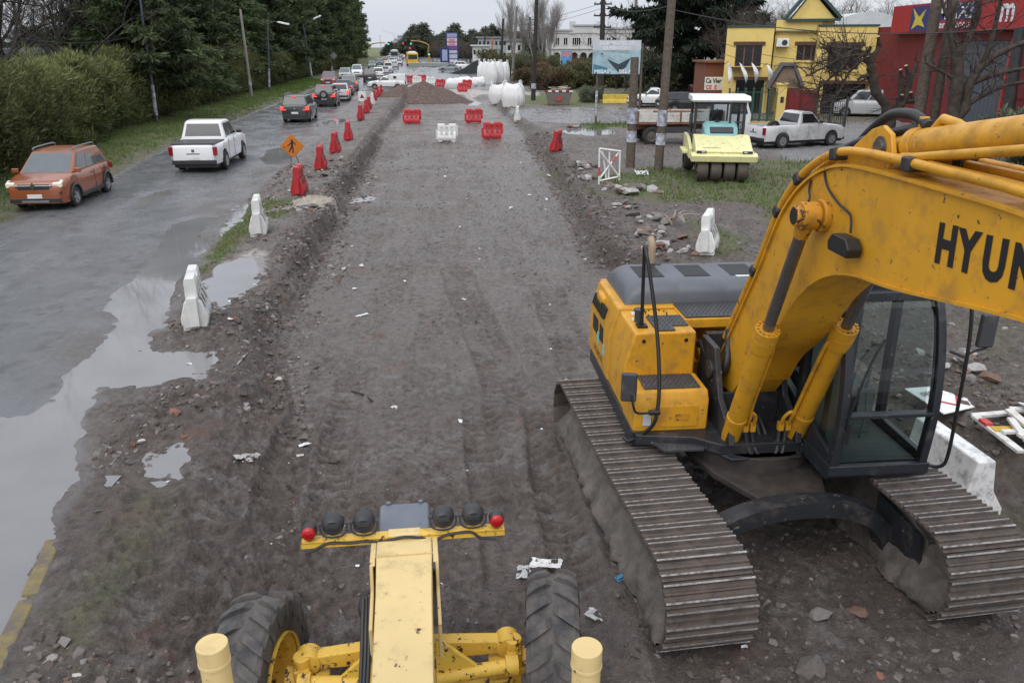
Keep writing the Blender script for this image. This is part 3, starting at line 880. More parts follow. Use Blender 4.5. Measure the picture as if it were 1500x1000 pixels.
# matrix for text on a face looking towards -y (machine's right side): reads along +x
MR = lambda x, y, z, ang=0.0: T(x, y, z) @ RX(math.pi / 2) @ RZ(ang)
flat_text('lettering', 'HYUNDAI', .13, MR(-2.2, -1.392, 1.26), M_('letter_brown', (.16, .07, .02), .5), sidec, ext=.001)
# dark skirt below the yellow panels
b = MB(); b.prism([(-1.392, .98), (-1.392, 1.15), (-1.2, 1.15), (-1.2, .98)], -2.45, .13, 'yz'); up(b, 'skirt', EDARK, exc, bevel=.012)
# tool box / step in front of the tank
b = MB(); b.prism([(-.43, 1.13), (.12, 1.13), (.12, 1.50), (.06, 1.60), (-.43, 1.60)], -1.38, -.54, 'xz')
tb = up(b, 'tool_box', YEL, exc, bevel=.03, seg=3)
b = MB(); b.bb((.121, -1.18, 1.19), (.132, -.66, 1.44)); b.build('door', YEL, tb, bevel=.008)
b = MB(); b.bb((.133, -.92, 1.27), (.14, -.76, 1.35)); b.cyl((.13, -.97, 1.31), (.145, -.97, 1.31), .018, n=10); b.build('latch', YELW, tb, bevel=.003)
b = MB(); b.bb((.133, -1.28, 1.22), (.14, -1.19, 1.36)); b.build('lamp_glass', M_('head_off'), tb)
def grip_plate(name, poly, z, parent, t=.016):
    g = MB(); g.prism(poly, z, z + t, 'xy')
    xs = [p[0] for p in poly]; ys = [p[1] for p in poly]
    P = [(p[0], p[1]) for p in poly]
    def inside(x, y):
        r = False
        for i in range(len(P)):
            a, c = P[i], P[(i + 1) % len(P)]
            if (a[1] > y) != (c[1] > y) and x < a[0] + (y - a[1]) * (c[0] - a[0]) / (c[1] - a[1]): r = not r
        return r
    o = up(g, name, EBLK, parent, bevel=.004)
    d = MB(); x = min(xs) + .035; row = 0
    while x < max(xs):
        y = min(ys) + .035 + (.0225 if row % 2 else 0)
        while y < max(ys):
            if all(inside(x + q, y + w) for q in (-.02, .02) for w in (-.02, .02)):
                d.cyl((x, y, z + t - .001), (x, y, z + t + .006), .011, .007, n=6)
            y += .055
        x += .045; row += 1
    return o, d
def plate(poly, z, t=.016):
    o, d = grip_plate('step_plate', poly, z, exc, t)
    tag(d.build('stud', M_('stud_dark', (.012, .012, .013), .5), o), kind='stuff')
plate([(-.98, -1.02), (-.46, -1.02), (-.46, -.80), (-.62, -.80), (-.62, -.60), (-.98, -.60)], 2.104)
plate([(-1.36, -.58), (-.82, -.58), (-.82, .36), (-1.36, .36)], 2.13)
plate([(-.36, -1.25), (.02, -1.25), (.02, -.62), (-.36, -.62)], 1.603)
plate([(.14, -1.2), (.42, -1.1), (.42, -.66), (.14, -.6)], 1.03, .03)
b = MB(); b.cyl((-.82, -1.14, 2.1), (-.82, -1.14, 2.23), .055, n=18); b.cyl((-.82, -1.14, 2.23), (-.82, -1.14, 2.26), .065, n=18); b.build('filler_cap', EBLK, tank)
for y in (-1.17, -.68):
    b = MB(); b.cyl((-.432, y, 2.0), (-.42, y, 2.0), .022, n=12); b.build('bolt', LETTER, tank)
for i in range(12):
    a = i * math.pi / 6; b = MB(); b.cyl((-1.1 + .13 * math.cos(a), -.86 + .13 * math.sin(a), 2.1), (-1.1 + .13 * math.cos(a), -.86 + .13 * math.sin(a), 2.112), .011, n=6); b.build('bolt', LETTER, tank)
for q in (((-1.18, -1.16, 2.101), (-1.08, -1.02, 2.104)), ((-.95, -1.2, 2.101), (-.88, -1.08, 2.104))):
    b = MB(); b.bb(*q); b.build('sticker', LABELM, tank)
# engine deck and valve bay
b = MB(); b.bb((-2.6, -1.26, 2.06), (-1.28, 1.30, 2.125)); b.bb((-1.38, -.6, 2.0), (-.80, .4, 2.125)); b.bb((-2.3, -1.0, 1.15), (-1.3, 1.3, 2.06)); up(b, 'engine_deck', YEL, exc, bevel=.02)
b = MB()
rs = random.Random(3)
for k in range(9):
    x, y = -1.2 + .5 * rs.random(), -.5 + .8 * rs.random(); b.box((x, y, 1.3 + .4 * rs.random()), (.12, .14, .3))
for k in range(8):
    p = [(-1.25 + .1 * k * .6, -.5 + .1 * k, 1.9), (-1.05 + .04 * k, -.45 + .1 * k, 1.75), (-.85, -.4 + .08 * k, 1.55), (-.7, -.35 + .08 * k, 1.75)]
    b.tube(smooth_path(p, 5), .02, 7)
up(b, 'valve_block', YELW, exc)
# grey hood: three humps
def hood():
    b = MB()
    ys = [-1.18, -1.16, -1.08, -.98, -.56, -.52, -.48, -.44, .06, .10, .14, .18, .70, .74, .78, .82, 1.08, 1.16, 1.2]
    zt = [0, .12, .22, .27, .27, .255, .255, .27, .27, .255, .255, .27, .27, .255, .255, .27, .24, .12, 0]
    xs = [-2.58, -2.55, -2.44, -2.3, -1.75, -1.55, -1.45, -1.40, -1.385]
    xf = [0, .5, .86, 1, 1, .97, .80, .45, 0]
    vs = [(x, y, 2.125 + z * f) for x, f in zip(xs, xf) for y, z in zip(ys, zt)]
    n = len(ys)
    b.add(vs, [(i * n + j, i * n + j + 1, (i + 1) * n + j + 1, (i + 1) * n + j) for i in range(len(xs) - 1) for j in range(n - 1)])
    return b
hd = up(hood(), 'engine_hood', EGREY, exc, sharp=50)
for y0, y1 in ((-.95, -.62), (-.36, -.02), (.24, .62)):
    for k in range(11):
        b = MB(); x = -2.2 + k * .05; b.bb((x, y0, 2.39), (x + .028, y1, 2.3985)); b.build('vent_slot', LETTER, hd)
b = MB(); b.bb((-1.68, .3, 2.393), (-1.6, .62, 2.3975)); b.build('sticker', LABELM, hd)
b = MB(); b.cyl((-2.35, -.62, 2.36), (-2.35, -.62, 2.40), .12, n=24); b.build('exhaust_opening', LETTER, hd)
b = MB(); b.tube(smooth_path([(-2.35, -.62, 2.3), (-2.35, -.62, 2.62), (-2.42, -.63, 2.72)], 4), .05, 12); b.build('exhaust_pipe', M_('rusty_pipe', (.32, .24, .16), .6), hd)
# handrail with mirror
b = MB()
rail = [(-.64, -1.15, 2.11), (-.64, -1.16, 2.5), (-.60, -1.18, 2.98), (-.53, -1.2, 3.07), (-.44, -1.21, 3.09), (-.36, -1.22, 3.03), (-.30, -1.20, 2.9), (-.1, -1.13, 2.3), (.12, -1.12, 1.75), (.22, -1.15, 1.42), (.22, -1.2, 1.25), (.14, -1.34, 1.08), (.10, -1.42, 1.02), (.05, -1.46, 1.05)]
b.tube(smooth_path(rail, 5), .021, 10)
b.box((-.64, -1.15, 2.115), (.12, .12, .02))
hr = up(b, 'handrail', LETTER, exc)
b = MB(); b.box((0, 0, 0), (.06, .17, .33)); b.build('mirror', EBLK, hr, T(.2, -1.47, 1.72) @ RZ(R(-12)), bevel=.025, seg=3)
b = MB(); b.tube(smooth_path([(.21, -1.45, 1.7), (.26, -1.42, 1.5), (.25, -1.36, 1.43), (.22, -1.16, 1.42)], 5), .014, 8); b.cyl((.22, -1.24, 1.42), (.22, -1.12, 1.42), .03, n=12); b.build('mirror_bracket', LETTER, hr)

# ---- boom
BT = [(-.55, 1.62), (-.3, 1.97), (.2, 2.73), (.44, 3.10), (.74, 3.62), (1.0, 3.90), (1.3, 4.10), (1.65, 4.23), (2.06, 4.28), (2.9, 4.29), (3.9, 4.28), (4.7, 4.18), (5.2, 4.06)]
BBm = [(-.02, 1.50), (.22, 1.77), (.45, 2.12), (.78, 2.42), (1.03, 2.68), (1.28, 3.0), (1.58, 3.26), (1.9, 3.42), (2.27, 3.51), (2.78, 3.56), (4.0, 3.75), (4.7, 3.80), (5.1, 3.80)]
bw = .25
outline = BT + [(5.36, 3.97), (5.34, 3.84)] + BBm[::-1] + [(-.36, 1.47), (-.5, 1.52)]
# side plates with rounded shading: prism split in quads to stay planar
b = MB(); b.prism(outline, -bw, bw, 'xz')
boom = up(b, 'boom', YEL, exc, sharp=30)
def ribbon(path, w, t, off):
    # strip of given width following a profile in xz, raised by off along its normal
    r = MB(); P = [Vector((p[0], 0, p[1])) for p in path]; N = []
    for i in range(len(P)):
        d = (P[min(i + 1, len(P) - 1)] - P[max(i - 1, 0)]).normalized()
        N.append(Vector((-d.z, 0, d.x)))
    vs = []
    for p, nn in zip(P, N):
        for o in (off, off + t):
            q = p + nn * o
            vs += [(q.x, -w, q.z), (q.x, w, q.z)]
    fs = []
    for i in range(len(P) - 1):
        a, c = i * 4, (i + 1) * 4
        fs += [(a, a + 1, c + 1, c), (a + 2, c + 2, c + 3, a + 3), (a, c, c + 2, a + 2), (a + 1, a + 3, c + 3, c + 1)]
    fs += [(0, 2, 3, 1), (len(vs) - 4, len(vs) - 3, len(vs) - 1, len(vs) - 2)]
    r.add(vs, fs); return r
def fine(path, n=5): return [(p.x, p.y) for p in smooth_path([(a, c, 0) for a, c in path], n)]
ribbon(fine(BT), bw + .028, .022, -.004).build('top_flange', YEL, boom)
ribbon(fine(BBm[1:]), bw + .028, .022, -.018).build('bottom_flange', YEL, boom)
b = MB(); b.cyl((1.6, -.52, 3.83), (1.6, .52, 3.83), .085, n=24); b.cyl((1.6, -.31, 3.83), (1.6, .31, 3.83), .135, .135, n=28); b.build('pin_boss', YELW, boom, bevel=.008)
b = MB(); b.cyl((1.6, -.525, 3.83), (1.6, -.515, 3.83), .07, n=20); b.build('pin_cap', LETTER, boom)
for ch, x in zip('HYUNDAI', (3.14, 3.37, 3.60, 3.84, 4.08, 4.31, 4.55)):
    flat_text('letter', ch, .335, MR(x, -.2535, 3.852 + (x - 3.14) * .05, R(4)), LETTER, boom, sx=.84, ext=.001, bold=.016)
b = MB(); b.prism([(1.93, 3.65), (2.23, 3.65), (2.25, 3.72), (2.18, 3.79), (1.97, 3.79), (1.91, 3.72)], -.39, -.27, 'xz', T(.05, 0, -.01)); b.build('work_lamp', LETTER, boom, bevel=.012)
b = MB(); b.tube(smooth_path([(1.5, -.262, 4.17), (1.62, -.27, 4.06), (1.85, -.275, 3.97), (2.05, -.275, 3.92), (2.12, -.29, 3.8)], 6), .010, 6); b.tube(smooth_path([(1.28, -.262, 4.07), (1.3, -.275, 3.98), (1.38, -.3, 3.95), (1.5, -.36, 3.93)], 5), .011, 6); b.build('lamp_cable', LETTER, boom)
# pipes along the boom back
def pipe(dy, lift, x_end=5.0):
    pts = []
    for x, z in BT[1:12]:
        pts.append((x, z))
    P = fine(pts, 4); out = []
    for i, (x, z) in enumerate(P):
        d = Vector((P[min(i + 1, len(P) - 1)][0] - P[max(i - 1, 0)][0], P[min(i + 1, len(P) - 1)][1] - P[max(i - 1, 0)][1])).normalized()
        out.append((x - d.y * lift, dy, z + d.x * lift))
    return out
for dy, lift in ((-.235, .115), (-.135, .105), (.135, .105), (.235, .115)):
    P = pipe(dy, lift)
    b = MB(); b.tube(P, .034 if abs(dy) > .2 else .03, 10); b.build('hydraulic_pipe', YEL, boom)
for k, i in enumerate((6, 12, 17, 24, 31, 36, 39)):
    for dy in (-.185, .185):
        P = pipe(dy, .105); p = Vector(P[i]); q = Vector(P[i + 1]); d = (q - p).normalized()
        b = MB(); b.box((0, 0, 0), (.10, .20, .10)); b.build('pipe_clamp', HOSE, boom, T(*p) @ d.to_track_quat('X', 'Z').to_matrix().to_4x4(), bevel=.015)
# hoses from the frame to the boom pipes
b = MB(); b.tube(smooth_path([(-.30, -.235, 2.16), (-.22, -.26, 1.98), (-.12, -.30, 1.82), (-.2, -.34, 1.66), (-.45, -.40, 1.78), (-.62, -.42, 1.88), (-.8, -.4, 1.8)], 7), .042, 10); up(b, 'boom_hose', HOSE, exc)
b = MB(); b.tube(smooth_path([(-.32, -.135, 2.13), (-.36, -.2, 1.95), (-.5, -.22, 1.8), (-.7, -.2, 1.7)], 7), .036, 10); up(b, 'boom_hose', HOSE, exc)
b = MB(); b.tube(smooth_path([(-.30, .235, 2.16), (-.22, .3, 1.98), (-.25, .34, 1.76), (-.5, .34, 1.72), (-.75, .3, 1.75)], 7), .042, 10); up(b, 'boom_hose', HOSE, exc)
# arm cylinder on top of the boom
b = MB()
brk = [(1.2, 4.06), (1.7, 4.38), (1.98, 4.56), (2.12, 4.60), (2.25, 4.55), (2.31, 4.42), (2.26, 4.27)]
for y in (-.17, .12): b.prism(brk, y, y + .04, 'xz')
b.build('cylinder_bracket', YEL, boom, bevel=.008)
b = MB(); b.cyl((2.14, -.2, 4.44), (2.14, .2, 4.44), .06, n=18); b.cyl((2.14, -.18, 4.44), (2.14, -.172, 4.44), .085, n=18); b.build('bracket_pin', ROD, boom)
a0 = Vector((2.14, 0, 4.44)); a1 = Vector((5.0, 0, 4.94)); ad = (a1 - a0).normalized()
b = MB(); b.cyl(a0 - ad * .04, a0 + ad * .2, .09, n=20); b.cyl(a0 + ad * .17, a0 + ad * 2.1, .118, n=32); b.cyl(a0 + ad * .17, a0 + ad * .27, .132, n=32); b.cyl(a0 + ad * 2.0, a0 + ad * 2.14, .135, n=32)
b.cyl(a0 + ad * .22 + Vector((0, 0, .10)), a0 + ad * .22 + Vector((0, 0, .2)), .035, n=12)
arm_c = up(b, 'arm_cylinder', YEL, exc, bevel=.006)
b = MB(); b.tube([(2.5, .0, 4.60), (2.58, 0, 4.68), (2.75, 0, 4.66), (2.85, 0, 4.63)], .035, 10); b.tube([(2.5, -.2, 4.42), (2.66, -.2, 4.44), (4.2, -.2, 4.70)], .03, 10); b.build('cylinder_pipe', YEL, arm_c)
b = MB(); b.cyl(a0 + ad * 2.1, a1, .06, n=18); b.build('piston_rod', ROD, arm_c)
b = MB(); b.tube(smooth_path([(1.2, .05, 4.17), (1.45, .05, 4.42), (1.85, .02, 4.64), (2.2, 0, 4.68), (2.42, 0, 4.62)], 8), .038, 10); b.build('arm_hose', HOSE, arm_c)
b = MB(); b.tube(smooth_path([(1.15, -.06, 4.2), (1.5, -.06, 4.38), (1.9, -.05, 4.50), (2.15, -.02, 4.56), (2.33, .0, 4.60)], 8), .036, 10); b.build('arm_hose', HOSE, arm_c)
b = MB(); b.tube(smooth_path([(1.0, -.08, 4.05), (1.2, -.1, 4.27), (1.6, -.12, 4.36), (1.95, -.08, 4.34)], 8), .028, 9); b.build('arm_hose', HOSE, arm_c)
# boom cylinders
for s in (-1, 1):
    p0 = Vector((.28, s * .36, .97)); p2 = Vector((1.6, s * .40, 3.83)); d = (p2 - p0).normalized(); L = (p2 - p0).length
    b = MB()
    b.cyl(p0 - Vector((0, .085, 0)), p0 + Vector((0, .085, 0)), .085, n=20)
    b.cyl(p0 + d * .05, p0 + d * .25, .075, .098, n=24); b.cyl(p0 + d * .22, p0 + d * 1.83, .098, n=28)
    b.cyl(p0 + d * 1.58, p0 + d * 1.73, .11, .118, n=28); b.cyl(p0 + d * 1.73, p0 + d * 1.85, .118, n=28)
    b.cyl(p0 + d * .50, p0 + d * .56, .107, n=28)
    cy_ = up(b, 'boom_cylinder', YEL, exc, bevel=.006)
    b = MB(); b.cyl(p0 + d * 1.8, p2 - d * .08, .055, n=20); b.build('piston_rod', ROD, cy_)
    b = MB(); b.cyl(p2 - Vector((0, .07, 0)), p2 + Vector((0, .07, 0)), .115, n=24); b.cyl(p2 - d * .22, p2 - d * .05, .058, .085, n=20); b.build('rod_eye', YELW, cy_, bevel=.006)
    b = MB(); q = d.to_track_quat('Z', 'Y')
    for i in range(14):
        a = 2 * math.pi * i / 14; c = p0 + d * 1.85 + q @ Vector((.098 * math.cos(a), .098 * math.sin(a), 0)); b.cyl(c, c + d * .02, .014, n=6)
    b.build('gland_bolt', YELW, cy_)
    b = MB(); f = Vector((0, -s * .13, 0)); up_ = Vector((0, 0, 1))
    b.tube(smooth_path([p0 + d * .40 + f, p0 + d * .55 + f * 1.05 + Vector((.02, 0, 0)), p0 + d * .75 + f * .95, p0 + d * 1.5 + f * .95, p0 + d * 1.66 + f * .75], 5), .02, 8)
    b.tube(smooth_path([p0 + d * .38 + f * 1.6, p0 + d * .52 + f * 1.6, p0 + d * .6 + f * 1.2, p0 + d * .55 + f * .6], 5), .02, 8)
    for k in (1.0, 1.6): b.box(p0 + d * .37 + f * k, (.06, .055, .09))
    b.build('cylinder_pipe', YEL, cy_)
for s in (-1, 1):
    for k in range(2):
        x0 = Vector((.42, s * (.225 - .07 * k), 1.28)); b = MB()
        b.tube(smooth_path([x0, x0 + Vector((.04, -s * .02, -.15)), x0 + Vector((.10, -s * .06, -.26)), x0 + Vector((0, -s * .13, -.27)), x0 + Vector((-.2, -s * .16, -.1)), x0 + Vector((-.35, -s * .17, -.02))], 6), .024, 8)
        up(b, 'cylinder_hose', HOSE, exc)
b = MB(); b.bb((-.615, .03, 1.46), (-.61, .2, 1.58)); up(b, 'warning_sticker', LABELM, exc)
# arm and bucket beyond the boom tip
b = MB(); b.prism([(5.0, 4.9), (5.25, 4.75), (5.5, 4.1), (5.85, 1.35), (5.65, 1.25), (5.15, 3.6), (5.1, 4.0)], -.17, .17, 'xz'); up(b, 'arm', YEL, exc, bevel=.015)
b = MB()
bk = [(5.55, 1.4), (5.95, 1.45), (6.35, 1.05), (6.45, .55), (6.2, .12), (5.55, .05), (5.5, .09), (6.14, .18), (6.37, .56), (6.28, 1.0), (5.93, 1.36), (5.57, 1.32)]
b.prism(bk, -.55, .55, 'xz')
for s in (-.55, .53): b.prism(bk[:6], s, s + .02, 'xz')
up(b, 'bucket', TRK, exc)

# ---- cab
cabm = M_('cab_dark', (0.022, 0.025, 0.031), 0.36, var=.12, dirt=.25, dirt_col=(.11, .1, .09), chips=.12, chip_col=(.2, .17, .14))
cx0, cx1, cy0, cy1 = -.62, 1.10, .42, 1.44
b = MB()
b.prism([(cx0, 1.0), (1.06, 1.0), (1.12, 1.06), (1.12, 1.17), (cx0, 1.17)], cy0 - .02, cy1 + .02, 'xz')
fp = [(1.10, 1.16), (1.14, 1.72), (1.09, 2.2), (.98, 2.62), (.85, 2.86), (.72, 2.93)]
for y0, y1 in ((cy0, cy0 + .09), (cy1 - .08, cy1)):
    Pf = fine(fp, 4)
    b.prism(Pf + [(q[0] - .10, q[1] - (.05 if q[1] > 2.7 else 0)) for q in Pf[::-1]], y0, y1, 'xz')
    b.prism([(.16, 1.16), (.26, 1.16), (.22, 2.9), (.12, 2.9)], y0, y1, 'xz')
    b.prism([(cx0, 1.16), (cx0 + .10, 1.16), (cx0 + .10, 2.9), (cx0, 2.9)], y0, y1, 'xz')
    b.prism([(cx0, 1.16), (1.06, 1.16), (1.06, 1.26 if y0 > 1 else 1.26), (cx0, 1.7 if y0 < 1 else 1.3)], y0 + .005, y1 - .005, 'xz')
b.bb((1.05, cy0 + .05, 1.70), (1.145, cy1 - .05, 1.745))
b.bb((.70, cy0 + .05, 2.83), (.88, cy1 - .05, 2.92))
b.bb((cx0, cy0 + .05, 1.15), (cx0 + .05, cy1 - .05, 1.8))
b.prism([(cx0, cy0), (.62, cy0), (.74, cy0 + .12), (.74, cy1 - .12), (.62, cy1), (cx0, cy1)], 2.88, 3.0, 'xy')
cab = up(b, 'cab', cabm, exc, bevel=.018)
cab['label'] = 'dark operator cab with tall front window'
gw = MB(); P = [p for p in fine(fp, 4) if p[1] > 1.74 and p[1] < 2.88]
for i in range(len(P) - 1):
    a, c = P[i], P[i + 1]
    gw.add([(a[0] - .03, cy0 + .09, a[1]), (a[0] - .03, cy1 - .08, a[1]), (c[0] - .03, cy1 - .08, c[1]), (c[0] - .03, cy0 + .09, c[1])], [(0, 1, 2, 3)])
gw.build('windscreen', CABG, cab)
gw = MB(); gw.poly([(1.08, cy0 + .09, 1.19), (1.08, cy1 - .08, 1.19), (1.11, cy1 - .08, 1.70), (1.11, cy0 + .09, 1.70)]); gw.build('lower_window', CABG, cab)
for y in (cy0 + .04, cy1 - .04):
    for x0, x1, z0 in ((.26, 1.02, 1.3), (cx0 + .1, .14, 1.7)):
        gw = MB(); gw.poly([(x0, y, z0), (x1, y, z0), (x1 - (.22 if x1 > .9 else 0), y, 2.86), (x0 - (.03 if x0 > 0 else 0), y, 2.86)]); gw.build('side_window', CABG, cab)
gw = MB(); gw.poly([(cx0 + .03, cy0 + .1, 1.8), (cx0 + .03, cy1 - .1, 1.8), (cx0 + .03, cy1 - .1, 2.85), (cx0 + .03, cy0 + .1, 2.85)]); gw.build('rear_window', CABG, cab)
b = MB()
b.bb((cx0 + .02, cy0 + .1, 1.172), (1.04, cy1 - .1, 1.19)); b.bb((-.45, .62, 1.19), (.25, .80, 1.62)); b.bb((-.45, 1.10, 1.19), (.25, 1.28, 1.62))
b.bb((.3, .70, 1.19), (.45, 1.15, 1.28)); b.tube([(.55, .8, 1.19), (.6, .8, 1.5), (.55, .8, 1.72)], .015, 6); b.tube([(.55, 1.0, 1.19), (.6, 1.0, 1.5), (.55, 1.0, 1.72)], .015, 6)
b.tube([(.2, .71, 1.6), (.24, .71, 1.85)], .018, 6); b.tube([(.2, 1.19, 1.6), (.24, 1.19, 1.85)], .018, 6); b.bb((.6, .52, 1.19), (.72, .62, 1.95)); b.bb((.56, .5, 1.95), (.74, .66, 2.2))
b.build('console', SEATM, cab, bevel=.01)
b = MB(); b.box((-.05, .95, 1.56), (.5, .46, .16)); b.box((-.33, .95, 1.95), (.14, .46, .72), RY(0)); b.box((-.37, .95, 2.4), (.1, .28, .2)); b.build('seat', SEATC, cab, bevel=.05, seg=3)
b = MB(); b.tube(smooth_path([(1.1, .50, 1.5), (1.16, .5, 1.75), (1.15, .62, 2.25), (1.05, .8, 2.5)], 6), .012, 6); b.bb((1.155, .50, 1.44), (1.165, .53, 1.66)); b.build('wiper', LETTER, cab)
b = MB()
b.tube(smooth_path([(1.0, 1.42, 2.86), (1.1, 1.50, 2.9), (1.16, 1.53, 2.82), (1.19, 1.56, 2.4), (1.19, 1.58, 1.7), (1.18, 1.59, 1.3), (1.16, 1.57, 1.16), (1.1, 1.5, 1.12), (1.05, 1.44, 1.14)], 5), .018, 8)
b.tube([(1.1, 1.44, 2.38), (1.19, 1.56, 2.34)], .015, 8)
b.build('grab_rail', LETTER, cab)
b = MB(); b.box((1.2, 1.70, 2.62), (.07, .16, .34)); b.build('mirror', EBLK, cab, bevel=.025)
b = MB(); b.tube(smooth_path([(1.19, 1.56, 2.38), (1.2, 1.64, 2.42), (1.2, 1.72, 2.44), (1.2, 1.75, 2.5)], 5), .013, 8); b.build('mirror_bracket', LETTER, cab)
# ================================================================ motor grader below the camera
CREAM = M_('grader_cream', (0.64, 0.48, 0.215), 0.42, var=.06, scale=2, dirt=.35, dirt_scale=7, dirt_col=(.40, .30, .15), chips=.12, bump=.03, bscale=160)
GYEL = M_('grader_yellow', (0.70, 0.44, 0.06), 0.5, var=.12, dirt=.25, dirt_scale=6, chips=.75, chip_col=(.06, .03, .02))
GGREY = M_('grader_grey', (0.12, 0.135, 0.165), 0.42, var=.1, dirt=.2, dirt_col=(.2, .19, .18), chips=.2)
TYRE = M_('grader_tyre', (0.040, 0.041, 0.045), 0.7, var=.3, scale=9, dirt=.85, dirt_scale=4, dirt_col=(.15, .13, .118), bump=.6, bscale=40)
gr_dir = math.atan2(-.122, .9925)
grd = thing('motor_grader', 'pale yellow motor grader front with work lamps and lugged tyres', 'grader', (-.80, 5.0, -.4), math.pi / 2 + math.atan(.122))
def loft(secs):
    b = MB(); n = len(secs[0]); vs = [p for s in secs for p in s]
    fs = [(i * n + k, i * n + (k + 1) % n, (i + 1) * n + (k + 1) % n, (i + 1) * n + k) for i in range(len(secs) - 1) for k in range(n)]
    fs += [tuple(range(n)), tuple(range(len(secs) * n - 1, (len(secs) - 1) * n - 1, -1))]
    b.add(vs, fs); return b
def sec(x, w, z0, z1): return [(x, -w, z0), (x, w, z0), (x, w, z1), (x, -w, z1)]
beam = loft([sec(-5.0, .17, 2.0, 2.4), sec(-2.6, .175, 1.62, 2.02), sec(-1.6, .178, 1.36, 1.70), sec(-.5, .192, 1.28, 1.645), sec(-.05, .205, 1.24, 1.635), sec(.22, .208, 1.22, 1.63)]).build('frame_beam', CREAM, grd, bevel=.012)
b = MB()
b.bb((-.06, -.2085, 1.634), (-.052, .2085, 1.642)); b.build('weld_seam', M_('seam', (.55, .4, .16), .6), beam)
for s in (-1, 1):
    b = MB(); b.prism([(.2, 1.62), (-.14, 1.62), (-.2, 1.45), (-.55, 1.40), (-.55, 1.1), (.2, 1.1)], s * .225, s * .25, 'xz'); b.bb((-.14, s * .21, 1.612), (.2, s * .25, 1.625)); b.build('side_plate', CREAM, beam, bevel=.006)
# nose
b = MB(); b.prism([(.24, 1.0), (.24, 1.62), (.62, 1.66), (.74, 1.55), (.74, .9), (.4, .9)], -.2, .2, 'xz'); b.bb((.2, -.26, .75), (.7, .26, 1.3))
nose = b.build('nose_block', GGREY, grd, bevel=.03, seg=3)
b = MB()
for y in (-.13, .13): b.cyl((.62, y, 1.655), (.62, y, 1.675), .02, n=8)
b.build('bolt', GGREY, nose)
# lamp bar
b = MB(); b.prism([(.16, -.77), (.26, -.77), (.26, .77), (.16, .77)], 1.635, 1.647, 'xy'); b.prism([(.16, 1.60), (.167, 1.60), (.167, 1.647), (.16, 1.647)], -.77, .77, 'xz')
bar = b.build('lamp_bar', GYEL, grd, bevel=.003)
b = MB(); b.bb((.17, -.12, 1.648), (.27, .12, 1.652)); b.build('bar_clamp', CREAM, bar)
for y in (-.71, .71):
    b = MB(); b.lathe([(.0, .032), (.03, .03), (.046, .024), (.053, .012), (.053, 0), (0, 0)], 20, T(.19, y, 1.715) @ RZ(math.pi / 2))
    b.build('red_lamp', M_('lamp_red', (.40, .008, .012), .15, spec=.6), bar)
    b = MB(); b.cyl((.19, y, 1.715), (.26, y, 1.715), .058, n=20); b.box((.2, y, 1.66), (.03, .03, .03)); b.build('lamp_housing', M_['x'] if False else MT['black_plastic'], bar, bevel=.01)
for y in (-.53, -.30, .30, .53):
    b = MB()
    b.lathe([(0, -.05), (.055, -.048), (.078, -.02), (.085, .02), (.085, .05), (.0, .055)], 24, T(.22, y, 1.755) @ RZ(-math.pi / 2))
    b.build('work_lamp', MT['black_plastic'], bar)
    b = MB(); b.box((.165, y, 1.775), (.012, .09, .03)); b.tube(smooth_path([(.24, y - .1, 1.76), (.22, y - .09, 1.68), (.21, y, 1.65), (.22, y + .09, 1.68), (.24, y + .1, 1.76)], 4), .007, 6)
    b.cyl((.235, y - .115, 1.76), (.235, y - .085, 1.76), .012, n=8); b.cyl((.235, y + .085, 1.76), (.235, y + .115, 1.76), .012, n=8); b.build('lamp_bracket', MT['dark_metal'], bar)
b = MB(); cp = [(.15, .74, 1.57), (.15, .66, 1.6), (.15, .56, 1.645), (.155, .4, 1.63), (.15, .3, 1.64), (.15, .16, 1.625), (.15, 0, 1.655), (.15, -.14, 1.63), (.15, -.22, 1.60), (.15, -.32, 1.645), (.155, -.5, 1.655), (.15, -.58, 1.60), (.15, -.7, 1.58)]
b.tube(smooth_path(cp, 5), .011, 6); b.build('cable', HOSE, bar)
# wheels
def big_tyre(r=.66, w=.40):
    b = MB(); h = w / 2
    prof = [(.33, -h * .72), (.36, -h * .86), (.50, -h), (.585, -h * .97), (.612, -h * .80), (.618, 0), (.612, h * .80), (.585, h * .97), (.50, h), (.36, h * .86), (.33, h * .72)]
    b.lathe(prof, 48)
    n = 20
    for k in range(n):
        for s in (-1, 1):
            a0 = 2 * math.pi * (k + (.5 if s > 0 else 0)) / n
            # slanted bar from the middle to the shoulder and down the side
            st = [(-.02, 0.0, .615), (.05, .24, .655), (.13, .62, .655), (.20, .96, .625), (.215, 1.04, .54)]
            vs = []
            for da, yy, rr in st:
                y = s * yy * h
                for dw in (-.062, .062):
                    a = a0 + da + dw * (1.0 if yy < .9 else .8)
                    vs.append((rr * math.cos(a), y, rr * math.sin(a)))
                    vs.append(((rr - .07) * math.cos(a * 1), y, (rr - .07) * math.sin(a)))
            fs = []
            for i in range(len(st) - 1):
                p, q = i * 4, (i + 1) * 4
                fs += [(p, p + 2, q + 2, q), (p, q, q + 1, p + 1), (p + 2, p + 3, q + 3, q + 2)]
            fs += [(0, 1, 3, 2), (16, 18, 19, 17)]
            b.add(vs, fs)
    return b.mesh('tyre', TYRE, 35)
BT_ME = big_tyre()
b = MB(); b.lathe([(.345, -.19), (.36, -.2), (.36, -.17), (.29, -.13), (.27, 0), (.10, .03), (0, .03)], 36); b.lathe([(.345, .19), (.36, .2), (.36, .17), (.29, .13), (.27, 0), (.12, -.02), (.12, -.12), (0, -.12)], 36)
for k in range(8):
    a = k * math.pi / 4; b.cyl((.2 * math.cos(a), -.03, .2 * math.sin(a)), (.2 * math.cos(a), .05, .2 * math.sin(a)), .025, n=6)
RIM_ME = b.mesh('rim', GYEL)
